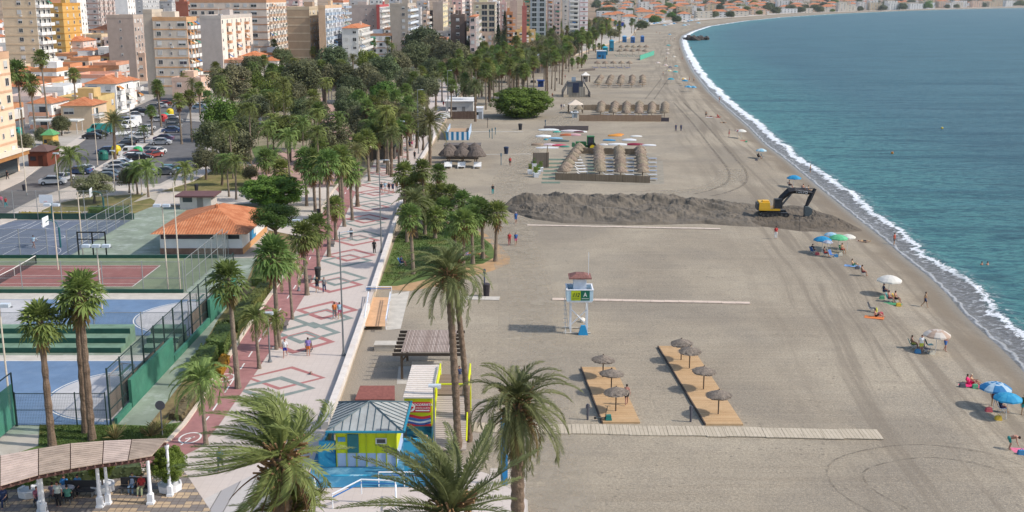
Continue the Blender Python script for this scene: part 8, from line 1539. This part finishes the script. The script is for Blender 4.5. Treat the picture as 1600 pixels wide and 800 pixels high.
# ------------------------------------------------------------------ cars
def car_proto(kind):
    th = thing({'car': 'parked_car', 'van': 'parked_van'}[kind], 'c', 'car' if kind == 'car' else 'van'); m = MB()
    if kind == 'car': prof = [(-2.1, .35, .78), (-2.05, .8, .84), (-1.35, .95, .86), (-.65, 1.42, .66), (.75, 1.46, .66), (1.6, 1.0, .84), (2.05, .9, .84), (2.12, .4, .78)]; hh = .78
    else: prof = [(-2.5, .35, .88), (-2.45, .95, .92), (-1.9, 1.1, .92), (-1.35, 1.9, .84), (-1.2, 1.98, .84), (2.3, 2.0, .84), (2.45, 1.1, .92), (2.5, .4, .88)]; hh = .95
    V = []
    for x, z, w_ in prof: V += [(x, -w_, z), (x, w_, z)]
    n_ = len(prof); F = [(2 * i, 2 * i + 2, 2 * i + 3, 2 * i + 1)[::-1] for i in range(n_ - 1)]; b0 = len(V)
    for x, z, w_ in prof: V += [(x, -w_ * (1.04 if z > 1 else 1), min(z, .3)), (x, w_, min(z, .3))]
    o_ = b0
    for i in range(n_ - 1): F += [(2 * i, o_ + 2 * i, o_ + 2 * i + 2, 2 * i + 2), (2 * i + 1, 2 * i + 3, o_ + 2 * i + 3, o_ + 2 * i + 1)]
    F += [(0, 1, o_ + 1, o_), (2 * n_ - 2, o_ + 2 * n_ - 2, o_ + 2 * n_ - 1, 2 * n_ - 1)]; m.add(V, F); m.build('body', [cmat((.5, .5, .5), .3)], th)
    g = MB()
    if kind == 'car':
        for s in (-1, 1): g.add([(-1.25, s * .865, .98), (1.5, s * .865, 1.0), (.72, s * .69, 1.40), (-.62, s * .69, 1.36)], [(0, 1, 2, 3)])
        g.add([(-1.30, -.76, 1.0), (-1.30, .76, 1.0), (-.68, .60, 1.425), (-.68, -.60, 1.425)], [(0, 3, 2, 1)]); g.add([(1.56, -.76, 1.05), (1.56, .76, 1.05), (.80, .60, 1.47), (.80, -.60, 1.47)], [(0, 1, 2, 3)])
    else:
        g.add([(-1.87, -.8, 1.16), (-1.87, .8, 1.16), (-1.39, .74, 1.88), (-1.39, -.74, 1.88)], [(0, 3, 2, 1)])
        for s in (-1, 1): g.add([(-1.6, s * .93, 1.2), (-.5, s * .93, 1.2), (-.5, s * .87, 1.8), (-1.3, s * .87, 1.8)], [(0, 1, 2, 3)])
    g.build('glass', [mat('car_glass', (.015, .02, .025), .1, .1, 1, spec=.7)], th)
    wm = MB().tube([(0, -.11, 0), (0, .11, 0)], .32, 14).mesh('wheel', [cmat((.02, .02, .02), .8)]); rm = MB().tube([(0, -.12, 0), (0, .12, 0)], .18, 10).mesh('rim', [cmat((.4, .4, .42), .4)])
    for x in (-1.35, 1.35):
        for s in (-1, 1): wl = link('wheel', wm, th, (x, s * (.8 if kind == 'car' else .86), .32)); link('rim', rm, wl)
    for s in (-1, 1): MB().box(-2.08 if kind == 'car' else -2.46, s * .6, .62, .08, .3, .14).build('headlight', [cmat((.7, .7, .68), .3)], th); MB().box(2.09 if kind == 'car' else 2.46, s * .62, .66, .08, .26, .16).build('tail_light', [cmat((.4, .02, .02), .3)], th)
    return Proto(th)
CAR = car_proto('car'); VAN = car_proto('van'); SIL = (.45, .46, .48); WC_ = (.72, .72, .72); BKC = (.025, .025, .03); BC = (.05, .09, .2); RC = (.4, .04, .04); GC = (.16, .17, .18)
cl_ = [(83, 288, WC_, .2, 'white hatchback driving on the road by the olive bush'), (100, 283, SIL, 1.4, 'silver car just above the white hatchback'), (124, 272, BC, 0, 'dark blue car parked nose on beside the silver one'), (133, 270, SIL, 1.45, 'silver estate car right of the dark blue one'), (181, 270, SIL, .1, 'silver saloon in the front row of the car park'), (172, 277, GC, .1, 'dark green grey car in front of the silver saloon'), (190, 260, WC_, .1, 'white car behind the silver saloon'), (196, 268, GC, .15, 'grey car right of the silver saloon'), (218, 250, BKC, .2, 'black car in the middle of the car park'), (212, 246, RC, .3, 'red tailed car by the lamp post'), (206, 250, WC_, .2, 'white estate near the green bin'), (240, 246, (.3, .06, .05), 1.2, 'maroon car half hidden by the plume palms'), (246, 241, WC_, 1.3, 'white car behind the maroon one'), (236, 240, GC, 1.2, 'dark car left of the maroon one'), (252, 226, SIL, .1, 'silver blue car in the right rows'), (256, 220, (.15, .1, .18), .1, 'dark purple car behind the silver blue one'), (268, 207, BC, .1, 'blue saloon before the thick trunked palms'), (270, 200, GC, .1, 'grey car behind the blue saloon'), (264, 270, (.06, .2, .24), .1, 'teal car at the right of the car park'), (256, 273, GC, .1, 'dark car touching the teal one'),
    (195, 230, BKC, .4, 'black car on the near side of the pavement strip'), (203, 225, GC, 1.3, 'dark grey car right of the black one'), (218, 217, SIL, .5, 'silver car parked by the slim palm'), (222, 212, WC_, .5, 'white car right behind the silver one'), (231, 204, SIL, 1.3, 'silver grey car farther along the strip'), (168, 240, BC, .1, 'blue car beside the yellow recycling bin'), (188, 237, GC, 1.4, 'dark car right of the yellow bin'), (145, 217, BKC, .1, 'black car in front of the turquoise van'), (155, 213, BKC, .1, 'dark car beside the turquoise van'), (190, 192, BC, .2, 'blue car behind the white van'), (212, 183, SIL, .3, 'silver hatchback at the top of the street'), (222, 178, BKC, .3, 'black car at the top of the street'), (216, 176, BKC, .4, 'black estate behind the silver hatchback'), (248, 190, SIL, .3, 'silver white car by the red bin'), (240, 170, GC, .3, 'grey car under the street trees'), (250, 168, WC_, .3, 'white car in the far row of the street'), (257, 165, RC, .3, 'red car in the far row of the street'), (268, 188, WC_, .2, 'pale car by the yellow and green bins'), (272, 192, GC, .2, 'dark car under the pale one'), (425, 130, WC_, 0, 'white car behind the park trees, left'), (435, 128, BC, 0, 'blue car behind the park trees'), (318, 166, WC_, .1, 'white car at the edge of the park'), (312, 170, LTB, .1, 'pale blue car at the edge of the park'), (400, 133, SIL, 0, 'silver car behind the park trees'), (182, 263, (.5, .5, .5), .1, 'light grey car in the second row of the car park'), (165, 282, (.08, .1, .12), .12, 'dark blue grey car at the near end of the car park')]
for x, y, c, rz, lab in cl_: CAR.put(G(x, y, TZ + .013), rz + U * (len(lab) % 2), lab, 'cars on the street and car park', mats={'body': cmat(c, .3, spec=.6, var=.03)}, sc=1.05)
for x, y, c, rz, lab, s in ((157, 208, (.03, .30, .28), .1, 'turquoise van parked by the pavement', 1.15), (206, 196, WC_, 1.3, 'white box van standing in the street', 1.15), (203, 200, WC_, 1.25, 'white van nearest the zebra crossing', 1.0), (205, 243, WC_, .2, 'white van in the car park near the green bin', .95), (715, 128, WC_, 0, 'white van on the far promenade', 1.0), (692, 186, SIL, .8, 'parked pale vehicle beyond the parapet near the restaurant', .8)): VAN.put(G(x, y, TZ + .013), rz, lab, 'vans', mats={'body': cmat(c, .3, spec=.6, var=.03)}, sc=s)
CAR.end(); VAN.end(); LG.end(); CH.end()
# recycling bins
for x, y, c, lab in ((162, 250, (.02, .14, .11), 'dark green recycling container by the road'), (182, 242, (.66, .50, .03), 'yellow recycling container beside the date palm'), (259, 188, (.02, .30, .20), 'green recycling container at the far pavement'), (266, 181, (.68, .52, .03), 'yellow recycling container at the far pavement'), (256, 190, (.5, .05, .05), 'red container at the far pavement'), (30, 212, (.03, .25, .2), 'green and orange play house by the leftmost palms'), (216, 244, (.03, .32, .10), 'green topped container in the car park')):
    th = thing('recycling_container', lab, 'container', G(x, y, TZ)); m = MB(); m.lathe(0, 0, [(.75, 0), (.95, .2), (.98, 1.3), (.75, 1.8), (.3, 2.0), (0, 2.02)], 14); m.build('shell', [cmat(c, .5)], th); m = MB(); m.tube([(0, -.8, 1.45), (0, -.98, 1.4)], .22, 10); m.build('opening', [cmat(BLK, .8)], th)
# ------------------------------------------------------------------ slatted canopy with white columns, bottom left
arc_f = [(-40, 765), (0, 758), (60, 741), (110, 731), (160, 723), (200, 718), (238, 711)]; arc_b = [(-40, 718), (0, 711), (60, 700), (110, 692), (162, 688), (206, 686), (262, 684)]; zc = 3.9
F_ = [G(x, y, TZ + zc) for x, y in arc_f]; B_ = [G(x, y, TZ + zc) for x, y in arc_b]; th = thing('slatted_canopy', 'long curved slatted wooden canopy on white columns at the lower left', 'canopy', (F_[3].x, F_[3].y, TZ)); o0 = Vector((F_[3].x, F_[3].y, TZ)); M_SL2 = mat('bleached_slats', (.43, .33, .26), .9, .2, 1.2)
for i in range(6):
    a, b, c, d = F_[i] - o0, F_[i + 1] - o0, B_[i + 1] - o0, B_[i] - o0; m = MB(); N = 12
    for k in range(N):
        t0, t1 = k / N, (k + .74) / N; q = [a.lerp(d, t0), b.lerp(c, t0), b.lerp(c, t1), a.lerp(d, t1)]; g = (b - a).normalized() * .03
        m.add([q[0] + g, q[1] - g, q[2] - g, q[3] + g] + [v - Vector((0, 0, .07)) for v in (q[0] + g, q[1] - g, q[2] - g, q[3] + g)], [(0, 1, 2, 3), (7, 6, 5, 4), (0, 4, 5, 1), (2, 6, 7, 3), (1, 5, 6, 2), (3, 7, 4, 0)])
    m.build('slat_panel', [[M_SL2, mat('bleached_slats2', (.36, .28, .22), .9, .25, 1.2), mat('bleached_slats3', (.50, .39, .33), .9, .2, 1.2)][(i * 2) % 3]], th)
    for t in (0, .25, .5, .75): m = MB(); u, v = a.lerp(b, t), d.lerp(c, t); m.bar(u + (u - v).normalized() * .25 - Vector((0, 0, .16)), v - (u - v).normalized() * .2 - Vector((0, 0, .16)), .14); m.build('rafter', [cmat((.10, .05, .04), .8)], th)
m = MB(); w_strip(m, [p - o0 - Vector((0, 0, .40)) + (B_[i] - F_[i]).normalized() * .3 for i, p in enumerate(F_)], .12, 0, .2); m.build('long_beam', [cmat((.12, .06, .05), .8)], th); m = MB(); w_strip(m, [p - o0 - Vector((0, 0, .40)) - (B_[i] - F_[i]).normalized() * .3 for i, p in enumerate(B_)], .12, 0, .2); m.build('long_beam', [cmat((.12, .06, .05), .8)], th)
col_ = MB(); col_.box(0, 0, 0, .62, .62, .18); col_.box(0, 0, .18, .48, .48, .5); col_.lathe(0, 0, [(.26, .68), (.18, .78), (.17, 1.2), (.14, 3.0), (.19, 3.08), (.24, 3.2), (.24, 3.32)], 12); cm = col_.mesh('column', [cmat((.74, .75, .78), .6)])
for x, y in ((65, 799), (157, 793), (236, 788)): p = G(x, y, TZ); link('column', cm, th, p - o0, 0, (.72, .72, 1.07))
for i, f in ((2, .3), (4, .3), (6, .1)): p = B_[i].lerp(F_[i], f); p.z = TZ; link('column', cm, th, p - o0, 0, (.62, .62, 1.07))
def hex_mat():
    m, n, b = new_mat('hex_paving', .8, .2); L = n.links; tc = nd(n, 'ShaderNodeTexCoord'); vo = nd(n, 'ShaderNodeTexVoronoi'); vo.inputs['Randomness'].default_value = .15; vo.inputs['Scale'].default_value = 2.2; L.new(tc.outputs['Object'], vo.inputs['Vector']); vd = nd(n, 'ShaderNodeTexVoronoi'); vd.feature = 'DISTANCE_TO_EDGE'; vd.inputs['Randomness'].default_value = .15; vd.inputs['Scale'].default_value = 2.2; L.new(tc.outputs['Object'], vd.inputs['Vector'])
    sx = nd(n, 'ShaderNodeSeparateXYZ'); L.new(vo.outputs['Position'], sx.inputs[0]); w_ = math_(n, 'SINE', math_(n, 'ADD', math_(n, 'MULTIPLY', sx.outputs[1], 4.2), math_(n, 'MULTIPLY', math_(n, 'SINE', math_(n, 'MULTIPLY', sx.outputs[0], 1.1)), 1.6))); c = mix(n, math_(n, 'GREATER_THAN', w_, 0), (.44, .33, .22), (.20, .175, .16)); c = mix(n, math_(n, 'LESS_THAN', vd.outputs['Distance'], .05), c, (.12, .1, .09)); L.new(c, b.inputs['Base Color']); return m
poly_sheet('plaza_paving', gp([(-40, 770), (0, 764), (60, 756), (144, 746), (220, 738), (272, 728), (290, 740), (330, 800), (-40, 830)]), TZ + .056, hex_mat())
poly_sheet('plaza_pattern', gp([(300, 790), (420, 730), (485, 740), (470, 800), (320, 830)]), TZ + .03, plank_mat('striped_paving', (.52, .48, .45), (.22, .22, .24), .9, 0, .03))
hedge('low green border hedge behind the seated people', gp and [(0, 768), (230, 744), (228, 738), (0, 758)], .8, L_DARK)
def potted(x, y, s, label, ph=.55):
    th = thing('potted_bush', label, 'potted plant', G(x, y, TZ)); m = MB(); m.lathe(0, 0, [(.5, 0), (.75, .1), (.8, ph), (.68, ph), (.66, ph - .08), (0, ph - .08)], 8); m.build('pot', [cmat((.72, .72, .74), .6)], th); m = MB(); m.tube([(0, 0, ph - .1), (0, 0, ph + .9)], .06, 6); m.build('stem', [M_BARK], th); link('crown', CRF['bright'], th, (0, 0, ph + .9 + s * .4), 0, (s, s, s * 1.05))
potted(266, 767, 1.1, 'round bush in a white octagonal pot right of the canopy end'); potted(161, 768, .8, 'round bush behind the middle canopy column'); potted(48, 775, .9, 'round dark bush behind the left canopy column')
for x, y, lab in ((212, 771, 'dark bench under the canopy holding two seated people'), (125, 776, 'metal cafe chairs stack beside the middle column')):
    th = thing('bench', lab, 'bench', G(x, y, TZ)); MB().box(0, 0, .42, 2.0, .5, .06).build('seat', [cmat((.04, .04, .045), .6)], th); MB().box(0, .28, .5, 2.0, .06, .5).build('backrest', [cmat((.04, .04, .045), .6)], th)
    for q in (-.85, .85): MB().box(q, 0, 0, .08, .4, .42).build('leg', [M_GREYP], th)
th = thing('cafe_table', 'round dark table among the seated people under the canopy', 'table', G(104, 780, TZ)); MB().lathe(0, 0, [(0, .74), (.55, .74), (.55, .78), (0, .78)], 16).build('table_top', [cmat((.3, .3, .32), .5)], th); MB().tube([(0, 0, 0), (0, 0, .74)], .05, 6).build('leg', [M_GREYP], th)
for i, (x, y) in enumerate(((84, 783), (107, 787), (101, 773), (122, 772), (60, 791), (6, 791))): CC = thing('cafe_chair', 'dark cafe chair under the canopy, holding the %s seated person' % ('mauve shirted', 'teal shirted', 'blue shirted', 'light blue shirted', 'cycling', 'navy shirted')[i], 'chair', G(x, y, TZ)); MB().box(0, 0, .4, .45, .45, .05).build('seat', [cmat((.05, .05, .055), .6)], CC); MB().box(0, .2, .45, .45, .04, .45).build('backrest', [cmat((.05, .05, .055), .6)], CC); [MB().box(a * .19, b * .19, 0, .04, .04, .4).build('leg', [M_GREYP], CC) for a in (-1, 1) for b in (-1, 1)]
def bike(x, y, label, rz=0, z=TZ, c=BLK):
    th = thing('bicycle', label, 'bicycle', G(x, y, z), rz)
    for k in (-.52, .52): m = MB(); m.tube([(k + .33 * math.cos(t), 0, .34 + .33 * math.sin(t)) for t in [i * math.pi / 10 for i in range(21)]], .02, 5); m.build('wheel', [cmat((.04, .04, .04), .7)], th)
    m = MB(); m.bar((-.52, 0, .34), (-.1, 0, .75), .04); m.bar((-.1, 0, .75), (.42, 0, .8), .04); m.bar((.52, 0, .34), (.38, 0, .95), .04); m.bar((-.05, 0, .32), (.42, 0, .75), .04); m.bar((-.05, 0, .32), (-.18, 0, .88), .04); m.bar((-.52, 0, .34), (-.05, 0, .32), .04); m.bar((.36, -.25, .97), (.36, .25, .97), .03); m.build('frame', [cmat(c, .4)], th); MB().box(-.2, 0, .88, .26, .14, .06).build('saddle', [cmat(BLK, .6)], th)
bike(64, 797, 'black bicycle beside the left canopy column', 2.4)
# benches, pushchair, table on promenade
for x, y, lab in ((446, 512, 'dark slatted bench at the edge of the promenade by the twin palms'), (520, 384, 'grey bench under the medium promenade palm'), (483, 440, 'dark bench in the shade near the litter bin')):
    th = thing('bench', lab, 'bench', G(x, y, TZ), R(95)); MB().box(0, 0, .42, 1.8, .5, .08).build('seat', [cmat((.16, .13, .12), .7)], th); MB().box(0, .28, .52, 1.8, .06, .42).build('backrest', [cmat((.16, .13, .12), .7)], th)
    for q in (-.75, .75): MB().box(q, 0, 0, .1, .42, .42).build('leg', [M_GREYP], th)
th = thing('pushchair', 'black pushchair in front of the person in purple', 'pushchair', G(482, 550, TZ)); MB().box(0, .3, .4, .5, .7, .5, taper=.75).build('seat_shell', [cmat(BLK, .7)], th)
for x in (-.24, .24):
    for y in (0, .6): m = MB(); m.tube([(x - .02, y, .13), (x + .02, y, .13)], .13, 12); m.build('wheel', [cmat(BLK, .8)], th)
m = MB(); m.bar((-.22, -.05, .3), (-.22, -.35, 1.0), .03); m.bar((.22, -.05, .3), (.22, -.35, 1.0), .03); m.bar((-.22, -.35, 1.0), (.22, -.35, 1.0), .03); m.build('handle', [M_GREYP], th)
for x, y, lab in ((486, 585, 'pigeon standing on the promenade paving beyond the palm fronds'),):
    m = MB(); m.ball((0, 0, .16), .12, 10, sc=(1, 1.7, .9)); m.ball((0, -.2, .3), .06, 8); m.tube([(0, .15, .16), (0, .36, .12)], [.06, .03], 6); m.tube([(0, -.14, .2), (0, -.19, .29)], .05, 6); m.tube([(0, 0, 0), (0, 0, .1)], .02, 5); m.tube([(0, -.25, .3), (0, -.3, .29)], [.02, .005], 5)
    o = m.build('pigeon', [cmat((.3, .2, .17), .8)]); o.location = G(x, y, TZ); tag(o, lab, 'bird')
# clean up unused sources and stray objects
# ------------------------------------------------------------------ the air over the bay
m = MB(); m.box(4200, 4600, -5, 28000, 10000, 160); m.v = [tuple(v) for v in m.v]
hz = bpy.data.materials.new('haze'); hz.use_nodes = True; n = hz.node_tree; n.nodes.remove(n.nodes['Principled BSDF']); pv = n.nodes.new('ShaderNodeVolumePrincipled'); pv.inputs['Color'].default_value = (.8, .87, .95, 1); pv.inputs['Density'].default_value = .00004; pv.inputs['Anisotropy'].default_value = .2
n.links.new(pv.outputs[0], n.nodes['Material Output'].inputs['Volume']); tag(m.build('haze', [hz]), 'thin sea haze over the whole bay', 'haze', None, 'stuff')
